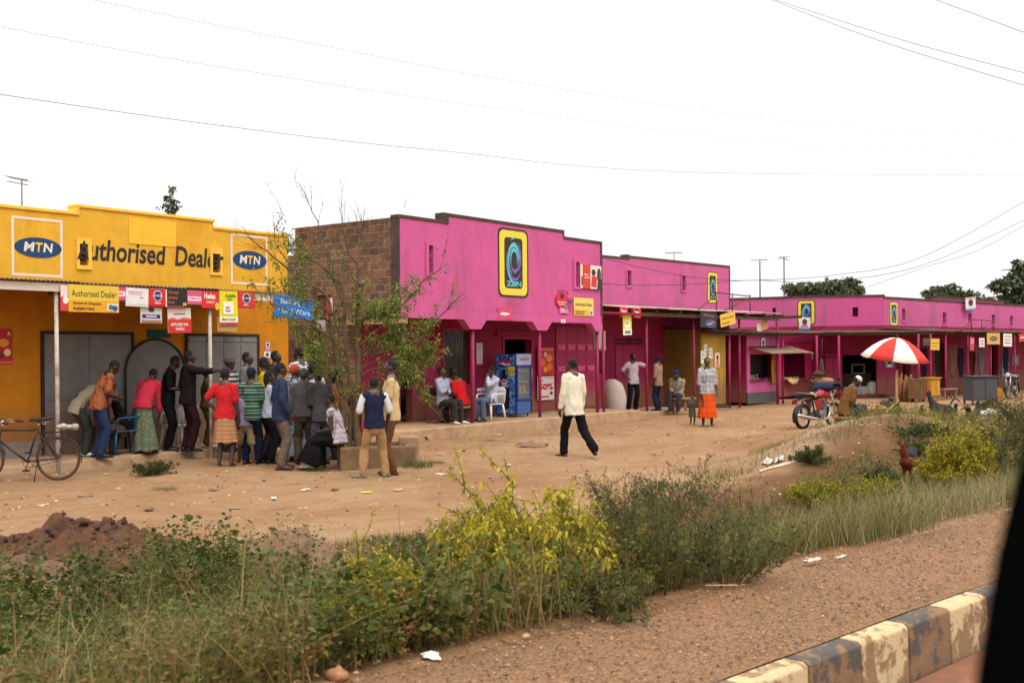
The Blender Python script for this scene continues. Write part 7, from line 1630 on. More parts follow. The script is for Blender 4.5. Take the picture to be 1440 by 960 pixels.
def quads(name, V, Fq, m, tint=None, parent=None, smooth=True):
    """big quad mesh from numpy arrays"""
    me = bpy.data.meshes.new(name); n, k = len(V), len(Fq)
    me.vertices.add(n); me.vertices.foreach_set('co', np.asarray(V, np.float32).reshape(-1))
    me.loops.add(4*k); me.loops.foreach_set('vertex_index', np.asarray(Fq, np.int32).reshape(-1))
    me.polygons.add(k); me.polygons.foreach_set('loop_start', np.arange(0, 4*k, 4, dtype=np.int32))
    if smooth: me.polygons.foreach_set('use_smooth', np.ones(k, bool))
    if tint is not None:
        a = me.attributes.new('tint', 'FLOAT', 'POINT'); a.data.foreach_set('value', np.asarray(tint, np.float32))
    me.materials.append(m); me.update(calc_edges=True); me.validate()
    o = bpy.data.objects.new(name, me); COL.objects.link(o)
    if parent is not None: o.parent = parent
    return o
def unit(a): return a/np.maximum(np.linalg.norm(a, axis=-1, keepdims=True), 1e-9)
def leaf_arrays(P, D, size, aspect, tint, fold=.22, droop=.15):
    """each leaf: two quads along the midrib (6 points)"""
    n = len(P); D = unit(D); r = unit(NR.normal(size=(n, 3))); s = unit(np.cross(D, r)); up = np.cross(s, D)
    up = np.where(up[:, 2:3] < 0, -up, up); size = size[:, None]
    w = s*size*aspect*.5; base = P; m1 = P+D*size*.5+up*size*.05; tip = P+D*size-np.array([0, 0, 1])*size*droop
    L1 = P+D*size*.42+w+up*size*fold*aspect; R1 = P+D*size*.42-w+up*size*fold*aspect
    V = np.stack([base, L1, tip, m1, R1], 1).reshape(-1, 3); i = np.arange(n)*5
    Fq = np.concatenate([np.stack([i, i+3, i+2, i+1], 1), np.stack([i, i+4, i+2, i+3], 1)])
    return V, Fq, np.repeat(tint, 5)
def blade_arrays(P, az, tilt, L, w, bend, tint):
    n = len(P); V = []; ts = (0, .38, .72, 1.)
    h = np.stack([np.cos(az), np.sin(az), np.zeros(n)], 1); sd = np.stack([-np.sin(az), np.cos(az), np.zeros(n)], 1)
    z = np.array([0, 0, 1.])
    for t in ts:
        c = P+h*(np.sin(tilt)*L*t+bend*L*t*t)[:, None]+z*(np.cos(tilt)*L*t-.45*bend*L*t*t)[:, None]
        ww = (w*(1-t*.92))[:, None]*sd*.5; V += [c-ww, c+ww]
    V = np.stack(V, 1).reshape(-1, 3); i = np.arange(n)*8
    Fq = np.concatenate([np.stack([i+2*k, i+2*k+1, i+2*k+3, i+2*k+2], 1) for k in range(3)])
    return V, Fq, np.repeat(tint, 8)
def inview(x, y, m=60):
    u = 720+FPX*x/np.maximum(y, .1); return (y > 2.5) & (u > -m) & (u < 1440+m)
def sample(n, s0, s1, l0, l1, dens=None):
    s = NR.uniform(s0, s1, n); l = NR.uniform(l0, l1, n); x, y = xy(s, l); k = inview(x, y)
    x, y, s, l = x[k], y[k], s[k], l[k]
    if dens is not None: k = NR.rand(len(x)) < dens(x, y, s, l); x, y, s, l = x[k], y[k], s[k], l[k]
    return x, y, s, l
bare = lambda s, l: np.clip(1-.86*sst(3.0, 4.0, s)*(1-sst(14.2, 15.6, l))*(1-.0*s), .02, 1)
patch = lambda x, y, f, o=0.: np.array([noise.noise(Vector((a*f+o, b*f, o))) for a, b in zip(x, y)])
def grass(name, n, s0, s1, l0, l1, Lm, w, m, tlo, thi, dens=None, tilt=.35, bend=.25, zoff=0.):
    x, y, s, l = sample(n, s0, s1, l0, l1, dens); k = len(x)
    P = np.stack([x, y, height(x, y)+.0+zoff], 1)
    L = Lm*NR.uniform(.45, 1.15, k)
    V, Fq, t = blade_arrays(P, NR.uniform(0, 2*math.pi, k), np.abs(NR.normal(0, tilt, k)), L, w*NR.uniform(.6, 1.3, k), np.abs(NR.normal(bend, .15, k)), NR.uniform(tlo, thi, k))
    return tag(quads(name, V, Fq, m, t), None, None, kind='stuff')
def weeds(name, n, s0, s1, l0, l1, hm, leaf, m, tlo, thi, dens=None, per=22):
    x, y, s, l = sample(n, s0, s1, l0, l1, dens); k = len(x); g = height(x, y)
    hh = hm*NR.uniform(.5, 1.15, k); az = NR.uniform(0, 6.28, k); ln = np.abs(NR.normal(0, .3, k)); pt = NR.uniform(tlo, thi, k)
    idx = np.repeat(np.arange(k), per); N = len(idx); t = NR.uniform(.12, 1, N)**.8; th = NR.uniform(0, 6.28, N)
    top = np.stack([np.cos(az)*np.sin(ln)*hh, np.sin(az)*np.sin(ln)*hh, np.cos(ln)*hh], 1)
    base = np.stack([x, y, g-.01], 1)
    P = base[idx]+top[idx]*t[:, None]+NR.normal(0, .012, (N, 3)); D = np.stack([np.cos(th), np.sin(th), NR.uniform(-.25, .7, N)], 1)
    sz = leaf*NR.uniform(.5, 1.3, N)*(1.15-.5*t)
    V, Fq, tt = leaf_arrays(P+D*.03, D, sz, NR.uniform(.4, .7), np.clip(pt[idx]+NR.normal(0, .12, N), 0, 1))
    # stalks
    V2, F2, t2 = blade_arrays(base, az, ln, hh*1.05, np.full(k, .009), np.full(k, .02), np.clip(pt+.1, 0, 1))
    o = quads(name, np.concatenate([V, V2]), np.concatenate([Fq, F2+len(V)]), m, np.concatenate([tt, t2]))
    return tag(o, None, None, kind='stuff')
def bush(name, label, base, w, h, nst, per, leaf, m, aspect=.45, spread=.9, twigs=4, tint=(0, 1), droop=.0, up=.5, group=None, upright=1., stemr=.006, cat='shrub', spire=None, cone=False, hang=.15, naked=.25):
    t = thing(name, label, cat, base, 0, group); mb = MB(); PP, DD = [], []; r = random.Random(int(abs(base[0]*313+base[1]*77))+3)
    def path(p, d, L, rad, n=6, wob=.18, dr=0.):
        pts = [Vector(p)]; d = Vector(d).normalized()
        for i in range(n):
            d = (d+Vector((r.gauss(0, wob), r.gauss(0, wob), r.gauss(0, wob)-dr))).normalized(); pts.append(pts[-1]+d*L/n)
        mb.tube(pts, [rad*(1-.75*i/n) for i in range(n+1)], 5); return pts
    def leaves(pts, n, t0):
        for _ in range(n):
            q = (t0+(1-t0)*r.random())*(len(pts)-1); i = min(int(q), len(pts)-2); p = pts[i].lerp(pts[i+1], q-i); d = (pts[i+1]-pts[i]).normalized()
            a = Vector((r.gauss(0, 1), r.gauss(0, 1), r.gauss(0, 1)+up*.6)); PP.append(tuple(p+a*.004)); DD.append(tuple(d*.5+a.normalized()*.9-Vector((0, 0, hang))))
    for k in range(nst):
        a = r.uniform(0, 6.283); q = math.sqrt(r.random())*spread; top = Vector((math.cos(a)*w/2*q, math.sin(a)*w/2*q, 0))
        L = h*r.uniform(.65, 1.02)*((1-.8*q**1.0) if cone else (1-.35*q*q)); p0 = top*(.75 if cone else .25); d = Vector((top.x*(.3 if cone else .8), top.y*(.3 if cone else .8), L*upright))
        if spire and k < spire[2]: d = Vector((spire[0], spire[1], 1)); L = h*1.25; p0 = Vector((r.uniform(-.04, .04), r.uniform(-.04, .04), 0))
        pts = path(p0, d, d.normalized().dot(Vector((0, 0, 1)))**-1*L if d.z > 0 else L, stemr*r.uniform(.8, 1.4), 7, .10, droop*.3)
        leaves(pts, per, naked)
        for q_ in range(twigs):
            i = r.randrange(2, len(pts)-1); dd = (pts[i+1]-pts[i]).normalized()*.7+Vector((r.gauss(0, 1), r.gauss(0, 1), r.uniform(-.1, .9))).normalized()
            tp = path(pts[i], dd, L*r.uniform(.14, .38), stemr*.5, 4, .15, droop); leaves(tp, per//2+2, .1)
    mb.build('stems', STEM, t)
    n = len(PP); V, Fq, tt = leaf_arrays(np.array(PP), np.array(DD), leaf*NR.uniform(.55, 1.25, n), aspect, NR.uniform(tint[0], tint[1], n), droop=hang)
    quads('foliage', V, Fq, m, tt, t); return t

BU = 'bushes growing on the road verge'
def BW_(u, Y, *a, **k):
    p = at(u, 500, Y); p.z = hz(p.x, p.y)-.03; return bush(a[0], a[1], p, *a[2:], **k)
def B_(u, v, *a, **k):
    p = onground(u, v); p.z -= .03; return bush(a[0], a[1], p, *a[2:], **k)
BW_(762, 6.85, 'yellow_bush', 'tall straggly yellow-leaved bush in the middle of the verge', 1.45, .90, 84, 38, .047, YELLB, aspect=.5, spread=1., twigs=5, tint=(.2, 1.), droop=.05, hang=.55, spire=(-.22, .1, 2), stemr=.007, naked=.35, group=BU)
BW_(525, 5.65, 'yellow_bush', 'low feathery yellow-green bush left of the tall grass clump', .56, .56, 130, 44, .030, YELLB, aspect=.4, twigs=5, tint=(.2, .95), spire=(-.12, .02, 2), group=BU)
for u, v, w, h, lab in ((935, 832, 1.1, .95, 'spiny dark green bush just right of the tall yellow bush'), (975, 806, 1.2, 1.05, 'spiny dark green bush in the centre of the thicket, tallest of its row'), (1050, 782, 1.1, .85, 'spiny grey-green bush at the right end of the thicket'), (880, 770, 1.1, .95, 'spiny dark bush behind the tall yellow bush'),
                        (1020, 820, .8, .5, 'low brownish bush before the thicket near the walkway'), (590, 798, 1.0, .42, 'dark low bush in the ditch left of the tall yellow bush'), (690, 748, .8, .42, 'dark low bush on the far lip of the ditch'), (842, 868, .7, .34, 'brownish tangle at the foot of the tall yellow bush'), (940, 730, .9, .62, 'small spiny bush at the back of the thicket')):
    B_(u, v, 'spiny_bush', lab, w, h, 30, 30, .030, GREENB, aspect=.3, spread=1., twigs=7, upright=.9, tint=(.1, .8) if 'brown' not in lab else (.5, 1.), stemr=.005, naked=.15, group=BU)
B_(1150, 714, 'yellow_shrub', 'low clipped yellow-green shrub, left one of the pair before the mound', 1.0, .40, 90, 30, .034, YELLB, aspect=.45, tint=(0, .75), group=BU)
B_(1224, 710, 'yellow_shrub', 'low clipped yellow-green shrub, right one of the pair before the mound', .7, .42, 60, 30, .034, YELLB, aspect=.45, tint=(0, .75), group=BU)
B_(1350, 690, 'conical_shrub', 'dense conical golden shrub beside the russet rooster', .95, 1.2, 170, 44, .036, YELLB, aspect=.5, spread=1., cone=True, twigs=7, tint=(.05, .95), stemr=.006, naked=.1, group=BU)
for u, v, w, h, lab in ((1425, 690, 1.2, .8, 'grey-green bush at the right edge below the bank'), (1408, 640, 1.3, .7, 'grey-green bush on the bank right of the golden shrub'), (1290, 640, .9, .3, 'low green bush on the mound behind the rooster'), (1275, 612, 1.0, .2, 'low green bush on the crest of the mound'), (1140, 650, .6, .28, 'small dark bush on the near slope of the mound'), (1312, 612, 1.1, .22, 'low green bush beside the stall crate'), (1240, 690, .6, .4, 'green bush just left of the rooster'), (1395, 580, .8, .45, 'rounded grey bush on the crest at the right'), (1440, 610, 1.5, .9, 'tall bush cut by the right edge of the picture')):
    B_(u, v, 'leafy_bush', lab, w, h, 34, 28, .036, GREENB, aspect=.45, spread=1., twigs=5, tint=(.1, .85), group=BU)
p = G(217, 668, 0); bush('low_shrub', 'low dark green shrub in front of the yellow shop step', p, .95, .24, 60, 22, .03, GREENB, aspect=.4, tint=(.0, .5), twigs=4)
def tuft(label, u, v, w, n, L, m, z=None, tl=(0, .5)):
    p = onground(u, v) if z is None else G(u, v, z); k = n; a = NR.uniform(0, 6.28, k); rr_ = np.sqrt(NR.rand(k))*w/2
    P = np.stack([p.x+rr_*np.cos(a), p.y+rr_*np.sin(a), np.full(k, p.z-.01)], 1)
    V, Fq, t = blade_arrays(P, NR.uniform(0, 6.28, k), np.abs(NR.normal(0, .45, k)), L*NR.uniform(.5, 1.1, k), np.full(k, .008), np.abs(NR.normal(.25, .15, k)), NR.uniform(*tl, k))
    tag(quads('grass_tuft', V, Fq, m, t), label, 'grass', 'grass tufts on the bare ground')
tuft('small flat grass tuft on the bare yard before the shrub', 230, 688, .4, 160, .07, GRASSG)
tuft('green grass tuft at the foot of the broken concrete block', 588, 656, .55, 260, .2, GRASSG)
tuft('tiny grass tuft right of the concrete block', 614, 651, .35, 120, .08, GRASSG)
tuft('grass tuft growing on the left rim of the tree kerb', 448, 662, .4, 120, .12, GRASSG)
tuft('bright green grass tuft at the walkway edge, lower one', 880, 850, .22, 90, .14, GRASSG, tl=(0, .35))
tuft('bright green grass tuft at the walkway edge, upper one', 1038, 806, .22, 90, .16, GRASSG, tl=(0, .35))

dl = lambda x, y, s, l: np.clip(.6+1.6*patch(x, y, .9, 3.), .05, 1)
weeds('weeds', 4400, .12, 4.9, -6.5, 2.6, .52, .050, GREENW, .0, .75, dl, 22)
weeds('weeds', 3400, .12, 4.9, -6.5, 2.4, .55, .078, GREENW, .0, .62, lambda x, y, s, l: np.clip(.35+1.8*patch(x, y, 1.0, 33.), 0, 1)*(1-.5*(s < .8)), 20)
weeds('weeds', 2600, .1, 2.4, -4.5, 2.6, .36, .040, GREENW, .4, 1., None, 18)
weeds('weeds', 1500, .4, 4.0, 2.0, 6.8, .34, .045, GREENW, .1, .8, dl, 20)
weeds('weeds', 2600, .5, 5.6, 6.0, 13., .24, .04, GREENW, .2, .9, lambda x, y, s, l: np.clip(.4+1.6*patch(x, y, .7, 8.), 0, 1)*(1-.97*sst(3.4, 4.2, s)), 18)
weeds('weeds', 5200, .8, 6.6, 12.5, 34., .30, .05, GREENW, .15, .9, lambda x, y, s, l: np.clip(.35+1.7*patch(x, y, .6, 5.), 0, 1)*bare(s, l), 18)
grass('grass', 46000, .06, 4.4, -5.5, 6., .50, .008, GRASSG, .3, 1., lambda x, y, s, l: np.clip(.35+1.5*patch(x, y, 1.1, 1.), .05, 1)*(1-.55*sst(2.5, .5, l))*(1-.95*sst(3.0, 3.6, s)*(l > 3)))
grass('grass', 9000, .5, 3.4, 1.2, 4.6, .46, .008, GRASSG, .1, .8, lambda x, y, s, l: np.clip(.3+1.6*patch(x, y, 1.0, 12.), 0, 1), .25, .25)
grass('pale_grass', 20000, .05, 2.3, 4.6, 11.5, .40, .006, GRASSP, 0., 1., lambda x, y, s, l: np.clip(.5+1.2*patch(x, y, .9, 4.), .08, 1))
grass('grass', 26000, .05, 6.4, 10., 36., .30, .010, GRASSG, .1, 1., lambda x, y, s, l: np.clip(.5+1.3*patch(x, y, .5, 6.), .08, 1)*(1-.7*sst(5., 6.4, s))*bare(s, l))
grass('dry_grass', 5000, .1, 2.4, -5., 2.2, .75, .014, DRYG, .1, .9, lambda x, y, s, l: np.clip(.2+1.8*patch(x, y, 1.0, 41.), 0, 1), .9, .4)
grass('dry_grass', 13000, .1, 4.2, -5., 3.2, .60, .007, DRYG, 0., 1., lambda x, y, s, l: np.clip(.4+1.3*patch(x, y, 1.2, 21.), .05, 1), .8, .35)
grass('grass', 2600, 4.3, 4.9, 3.2, 5.4, .09, .007, GRASSG, 0, .5, lambda x, y, s, l: np.clip(.5+1.4*patch(x, y, 1.4, 2.), 0, 1))
grass('grass', 5000, 4.4, 6.6, 8.6, 13.5, .10, .008, GRASSG, .1, .7, lambda x, y, s, l: np.clip(-.25+1.8*patch(x, y, .9, 17.), 0, 1))

grass('grass', 7000, 3.2, 6.6, 10.2, 15., .15, .009, GRASSG, .1, .8, lambda x, y, s, l: np.clip(-.15+2.2*patch(x, y, .8, 27.), 0, 1))
weeds('weeds', 700, 3.2, 5.6, 10.5, 15., .16, .035, GREENW, .0, .7, lambda x, y, s, l: np.clip(-.2+2.2*patch(x, y, .7, 29.), 0, 1), 16)
# roadside tree in the kerb
def yard_tree():
    Y0 = 18.75; base = at(492, 500, Y0); t = thing('tree', 'thin-leaved tree with twin trunks growing from the concrete kerb', 'tree', (base.x, base.y, .25)); o0 = Vector((base.x, base.y, .25)); r = random.Random(21)
    PP, DD = [], []; trunk = MB(); tw = MB()
    def P(u, v, dy=0.): return at(u, v, Y0+dy)-o0
    def smooth(pts, n=4):
        out = []
        for i in range(len(pts)-1):
            p0, p1, p2, p3 = pts[max(i-1, 0)], pts[i], pts[i+1], pts[min(i+2, len(pts)-1)]
            for k in range(n):
                q = k/n; out.append(.5*((2*p1)+(p2-p0)*q+(2*p0-5*p1+4*p2-p3)*q*q+(3*p1-p0-3*p2+p3)*q**3))
        return out+[pts[-1]]
    def br(mb, pix_, r0, r1, dy=(0, 0)):
        n = len(pix_); pts = smooth([P(u, v, dy[0]+(dy[1]-dy[0])*i/(n-1)) for i, (u, v) in enumerate(pix_)]); L = len(pts)
        pts = [p+Vector((r.gauss(0, .012), r.gauss(0, .02), r.gauss(0, .012))) if 0 < i else p for i, p in enumerate(pts)]
        mb.tube(pts, [r0+(r1-r0)*i/(L-1) for i in range(L)], 8 if r0 > .03 else 6); return pts
    def twigs(pts, n, L, rad, lv=0, depth=2, t0=.2, upw=.25):
        for _ in range(n):
            q = (t0+(1-t0)*r.random())*(len(pts)-1); i = min(int(q), len(pts)-2); p = pts[i].lerp(pts[i+1], q-i); d = (pts[i+1]-pts[i]).normalized()
            d = (d*.9+Vector((r.gauss(0, .6), r.gauss(0, .6), r.gauss(0, .5)+upw))).normalized(); l = L*r.uniform(.5, 1.2); k = [p]
            for j in range(5): d = (d+Vector((r.gauss(0, .12), r.gauss(0, .12), r.gauss(0, .12)+.03))).normalized(); k.append(k[-1]+d*l/5)
            tw.tube(k, [rad*(1-.8*j/5) for j in range(6)], 4)
            for _ in range(lv):
                q2 = r.uniform(.2, 1)*5; j = min(int(q2), 4); pp = k[j].lerp(k[j+1], q2-j); PP.append(tuple(pp)); DD.append((r.gauss(0, 1), r.gauss(0, 1), r.gauss(-.2, .7)))
            if depth > 1: twigs(k, 3, L*.5, rad*.55, lv, depth-1, .25, upw)
    A = br(trunk, [(479, 634), (483, 590), (478, 545), (471, 490), (466, 445)], .06, .034); Bt = br(trunk, [(503, 634), (502, 580), (505, 530), (503, 470), (506, 405)], .068, .036)
    br(trunk, [(490, 634), (492, 600), (495, 560), (488, 500), (484, 452)], .05, .028, (.05, .2))
    main = [([(506, 405), (504, 370), (507, 335), (508, 303)], .03, .006, (0, .1), 6, 0), ([(506, 410), (520, 385), (540, 360), (556, 330)], .022, .006, (0, .4), 5, 0),
            ([(484, 452), (482, 405), (460, 380), (434, 362), (412, 350)], .03, .008, (.1, -.4), 11, 2), ([(466, 445), (456, 412), (420, 392), (385, 362), (352, 335)], .032, .007, (0, -.3), 11, 0),
            ([(505, 486), (540, 456), (570, 424), (598, 394), (628, 372)], .028, .006, (0, -.5), 6, 1), ([(510, 500), (548, 492), (590, 478), (620, 442), (652, 412)], .028, .006, (.0, -.8), 5, 1),
            ([(466, 445), (446, 425), (420, 418), (396, 410)], .022, .006, (0, .4), 8, 3), ([(470, 480), (440, 456), (410, 440), (376, 424)], .024, .006, (0, -.6), 9, 2),
            ([(504, 460), (520, 440), (540, 428), (562, 420)], .024, .006, (0, .5), 6, 4), ([(484, 430), (470, 395), (462, 355), (440, 300), (428, 268)], .018, .004, (.1, .5), 5, 0),
            ([(506, 380), (490, 350), (482, 318), (480, 290)], .016, .004, (0, -.3), 4, 0), ([(420, 392), (400, 362), (385, 330), (398, 300)], .012, .004, (-.1, .2), 3, 0),
            ([(503, 520), (530, 508), (565, 505), (596, 500)], .026, .007, (0, .3), 9, 6), ([(505, 500), (528, 478), (560, 470), (588, 466)], .026, .007, (0, -.3), 9, 5),
            ([(505, 540), (520, 520), (548, 520), (580, 530), (592, 548)], .02, .005, (0, -.5), 7, 7), ([(503, 470), (512, 452), (524, 445), (535, 440)], .02, .006, (0, -.3), 7, 7)]
    main += [([(482, 570), (466, 540), (452, 520), (440, 508)], .016, .005, (0, -.2), 6, 5), ([(478, 520), (455, 492), (436, 478)], .016, .005, (0, .2), 6, 4), ([(503, 590), (522, 560), (540, 548)], .014, .005, (0, .2), 5, 4)]
    for pix_, r0, r1, dy, n, lv in main:
        pts = br(trunk if r0 > .02 else tw, pix_, r0, r1, dy); twigs(pts, int(n*1.7), .62 if lv < 4 else .42, .0048, lv, 2)
    for pts in (A, Bt): twigs(pts, 20, .40, .005, 5, 1, .3)
    trunk.build('trunk', BARK, t); tw.build('twigs', TWIG, t)
    n = len(PP); PP = np.array(PP); DD = np.array(DD)
    # compound leaves: three leaflets at each point
    P3 = np.repeat(PP, 4, 0)+NR.normal(0, .04, (4*n, 3)); D3 = np.repeat(DD, 4, 0)+NR.normal(0, .8, (4*n, 3))
    V, Fq, tt = leaf_arrays(P3, D3, .064*NR.uniform(.6, 1.25, 4*n), .42, NR.uniform(0, 1, 4*n), droop=.35); quads('foliage', V, Fq, TREEL, tt, t)
yard_tree()

def far_tree(label, u, v, Y, blobs, trunkr, leaf=.3, n=260, m=FARL):
    """blobs: crown clumps as pixel (u, v, radius px); real depth spread round Y"""
    b = at(u, 500, Y); t = thing('tree', label, 'tree', (b.x, b.y, 0)); o0 = Vector((b.x, b.y, 0)); r = random.Random(int(u)); mb = MB(); PP, DD = [], []
    for bu, bv, br_ in blobs:
        rad = br_*Y/FPX; c = at(bu, bv, Y+r.uniform(-1, 1)*rad*1.2)-o0
        k = [Vector((0, 0, 0)), Vector((c.x*.15, c.y*.15, c.z*.45)), Vector((c.x*.55, c.y*.55, c.z*.8)), c]; mb.tube(k, [trunkr, trunkr*.7, trunkr*.35, trunkr*.12], 7)
        for _ in range(4):
            d = Vector((r.gauss(0, 1), r.gauss(0, 1), r.gauss(0, .6)))*rad*.8; mb.tube([k[2].lerp(c, .5), c+d*.5, c+d], [trunkr*.2, trunkr*.1, .02], 5)
        sub = [(NR.normal(0, .5, 3)*np.array([1, 1, .55])*rad, rad*NR.uniform(.3, .6)) for _ in range(7)]
        for so_, sr in sub:
            q = NR.normal(size=(n//7, 3)); q = unit(q)*(NR.rand(n//7, 1)**.6)*sr*1.05*np.array([1, 1, .55]); PP.append(q+so_+np.array(c)); DD.append(q/sr+NR.normal(0, .6, (n//7, 3)))
    mb.build('trunk', mat('far_bark', lin(70, 58, 48), .9), t); PP = np.concatenate(PP); DD = np.concatenate(DD); k = len(PP)
    V, Fq, tt = leaf_arrays(PP, DD, leaf*NR.uniform(.6, 1.3, k), .55, NR.uniform(0, 1, k)); quads('crown', V, Fq, m, tt, t)
far_tree('flat-topped dark tree behind the pink roofline right of the two antenna poles', 1155, 500, 78, [(1115, 408, 11), (1135, 406, 12), (1155, 406, 12), (1175, 403, 12), (1192, 400, 11), (1204, 407, 7), (1150, 414, 14), (1182, 411, 13), (1125, 413, 11)], .3, .42)
far_tree('rounded dark tree behind the far pink terrace', 1330, 500, 82, [(1312, 414, 10), (1326, 411, 11), (1340, 410, 11), (1352, 415, 9), (1332, 419, 14), (1318, 421, 9)], .3, .42)
far_tree('small pale tree top behind the far pink terrace beside the flapping poster', 1382, 500, 80, [(1378, 421, 8), (1390, 422, 7)], .2, .35, 120)
far_tree('dark spreading tree with layered branches at the right edge', 1452, 500, 62, [(1404, 402, 9), (1418, 400, 11), (1434, 378, 11), (1446, 390, 14), (1430, 392, 8), (1416, 420, 8), (1440, 410, 8), (1436, 426, 7), (1460, 400, 18), (1468, 372, 16), (1412, 428, 6)], .35, .40, 230)
far_tree('thin leafy treetop sticking up behind the yellow shop', 238, 500, 36, [(242, 267, 4), (236, 279, 5), (245, 284, 5), (234, 291, 6), (241, 296, 7), (247, 292, 5), (236, 302, 8)], .05, .15, 28)

# ------------------------------------------------------------------ heaps of soil, stones, litter
def heap(label, name, u, v, w, d, h, m, clod, seed):
    p = onground(u, v); n, k = 64, 44; mb = MB()
    for i in range(n+1):
        for j in range(k+1):
            x, y = (i/n-.5)*2, (j/k-.5)*2; q = math.sqrt(x*x+y*y); b = max(0, 1-q)
            f = noise.fractal(Vector((x*3+seed, y*3, seed)), .8, 2.1, 5); g = noise.noise(Vector((x*11+seed, y*9, 0)))+.6*noise.noise(Vector((x*23, y*19, seed)))
            g2 = abs(noise.noise(Vector((x*7+seed, y*6, 3.))))*2; z = h*(b**.8)*(1+.45*f)+clod*(g+1.6*g2)*min(1, b*4)-.03*(b < .02)-(.05 if b <= 0 else 0)
            mb.v.append((x*w/2, y*d/2, z+hz(p.x+x*w/2, p.y+y*d/2)-p.z))
    for i in range(n):
        for j in range(k): mb.f.append([i*(k+1)+j, (i+1)*(k+1)+j, (i+1)*(k+1)+j+1, i*(k+1)+j+1]); mb.m.append(0); mb.s.append(True)
    t = thing(name, label, 'soil heap', p); mb.build('mound', m, t)
    c = MB(); r = random.Random(seed)
    for _ in range(320):
        a = r.uniform(0, 6.28); q = r.random()**.6*.96; x, y = q*math.cos(a), q*math.sin(a); b = 1-q; i, j = int((x/2+.5)*n), int((y/2+.5)*k); zz = mb.v[i*(k+1)+j][2]; s = clod*r.uniform(.25, 1.0)*(2.2 if r.random() < .12 else 1)
        ov = len(c.v); c.ell((x*w/2, y*d/2, zz+s*.2), (s*r.uniform(.8, 1.3), s, s*.75), 7, 5); 
        for z in range(ov, len(c.v)): vv = Vector(c.v[z]); c.v[z] = tuple(vv+Vector((noise.noise(vv*40), noise.noise(vv*40+Vector((9, 0, 0))), noise.noise(vv*40+Vector((0, 9, 0)))))*s*.75)
    o = c.build('clods', m, t); o['kind'] = 'stuff'; return t
heap('dark red-brown heap of crumbly dug earth at the left', 'soil_heap', 104, 790, 2.4, 1.5, .36, mat('dug_earth', lin(80, 52, 36), .95, .4, 7, lin(116, 76, 52), .6, 2.2, .9, 40), .030, 5)
heap('grey-brown heap of dry earth behind the weeds', 'soil_heap', 410, 806, 1.5, 1.2, .36, mat('dry_heap', lin(128, 100, 76), .95, .2, 7, lin(100, 76, 56), .6, 2.2, .8, 50), .016, 9)
heap('low spill of pinkish earth and stones left of the dark heap', 'soil_heap', 20, 812, 1.5, 1.0, .16, mat('pink_earth', lin(112, 84, 66), .95, .25, 7, lin(96, 66, 50), .6, 2.2, .8, 50), .022, 13)
def pebbles(name, n, s0, s1, l0, l1, r0, r1, m, dens=None):
    x, y, s, l = sample(n, s0, s1, l0, l1, dens); k = len(x); z = height(x, y)
    z = np.where((s < .02) & (s > -1.12), .456, z)
    base = np.array([(1, 0, -.3), (.3, .95, -.3), (-.8, .6, -.3), (-.8, -.6, -.3), (.3, -.95, -.3), (.6, .1, .5), (0, .6, .55), (-.55, 0, .5), (0, -.6, .55)]); idx = [(0, 1, 6, 5), (1, 2, 7, 6), (2, 3, 7, 7), (3, 4, 8, 7), (4, 0, 5, 8), (5, 6, 7, 8)]
    idx[2] = (2, 3, 7, 7)
    rad = r0+(r1-r0)*NR.rand(k)**3; a = NR.uniform(0, 6.28, k); c, si = np.cos(a), np.sin(a); B0 = base[None]*(1+NR.normal(0, .2, (k, 9, 3)))
    X = (B0[..., 0]*c[:, None]-B0[..., 1]*si[:, None])*rad[:, None]+x[:, None]; Yy = (B0[..., 0]*si[:, None]+B0[..., 1]*c[:, None])*rad[:, None]*.8+y[:, None]; Z = B0[..., 2]*rad[:, None]*.7+z[:, None]+rad[:, None]*.1
    V = np.stack([X, Yy, Z], -1).reshape(-1, 3); quad5 = [(0, 1, 6, 5), (1, 2, 7, 6), (3, 4, 8, 7), (4, 0, 5, 8), (5, 6, 7, 8)]
    Fq = np.concatenate([np.arange(k)[:, None]*9+np.array(f)[None] for f in quad5]); return tag(quads(name, V, Fq, m, np.repeat(NR.rand(k), 9), None, False), None, None, kind='stuff')
PEB = leafmat('pebble', [(0, (96, 66, 46)), (.4, (150, 108, 76)), (.75, (186, 146, 108)), (.97, (186, 150, 112)), (1, (206, 186, 160))], .9, 0.); PEBD = leafmat('road_chips', [(0, (70, 52, 44)), (.5, (124, 92, 72)), (1, (180, 140, 110))], .9, 0.)
pebbles('pebbles', 16000, 4.4, 22., -10, 30, .004, .036, PEB); pebbles('gravel_chips', 26000, -1.1, .1, -2.5, 16, .003, .011, PEBD)
pebbles('pebbles', 5000, .0, 4.6, -5, 16, .005, .03, PEB)
rl = random.Random(31)
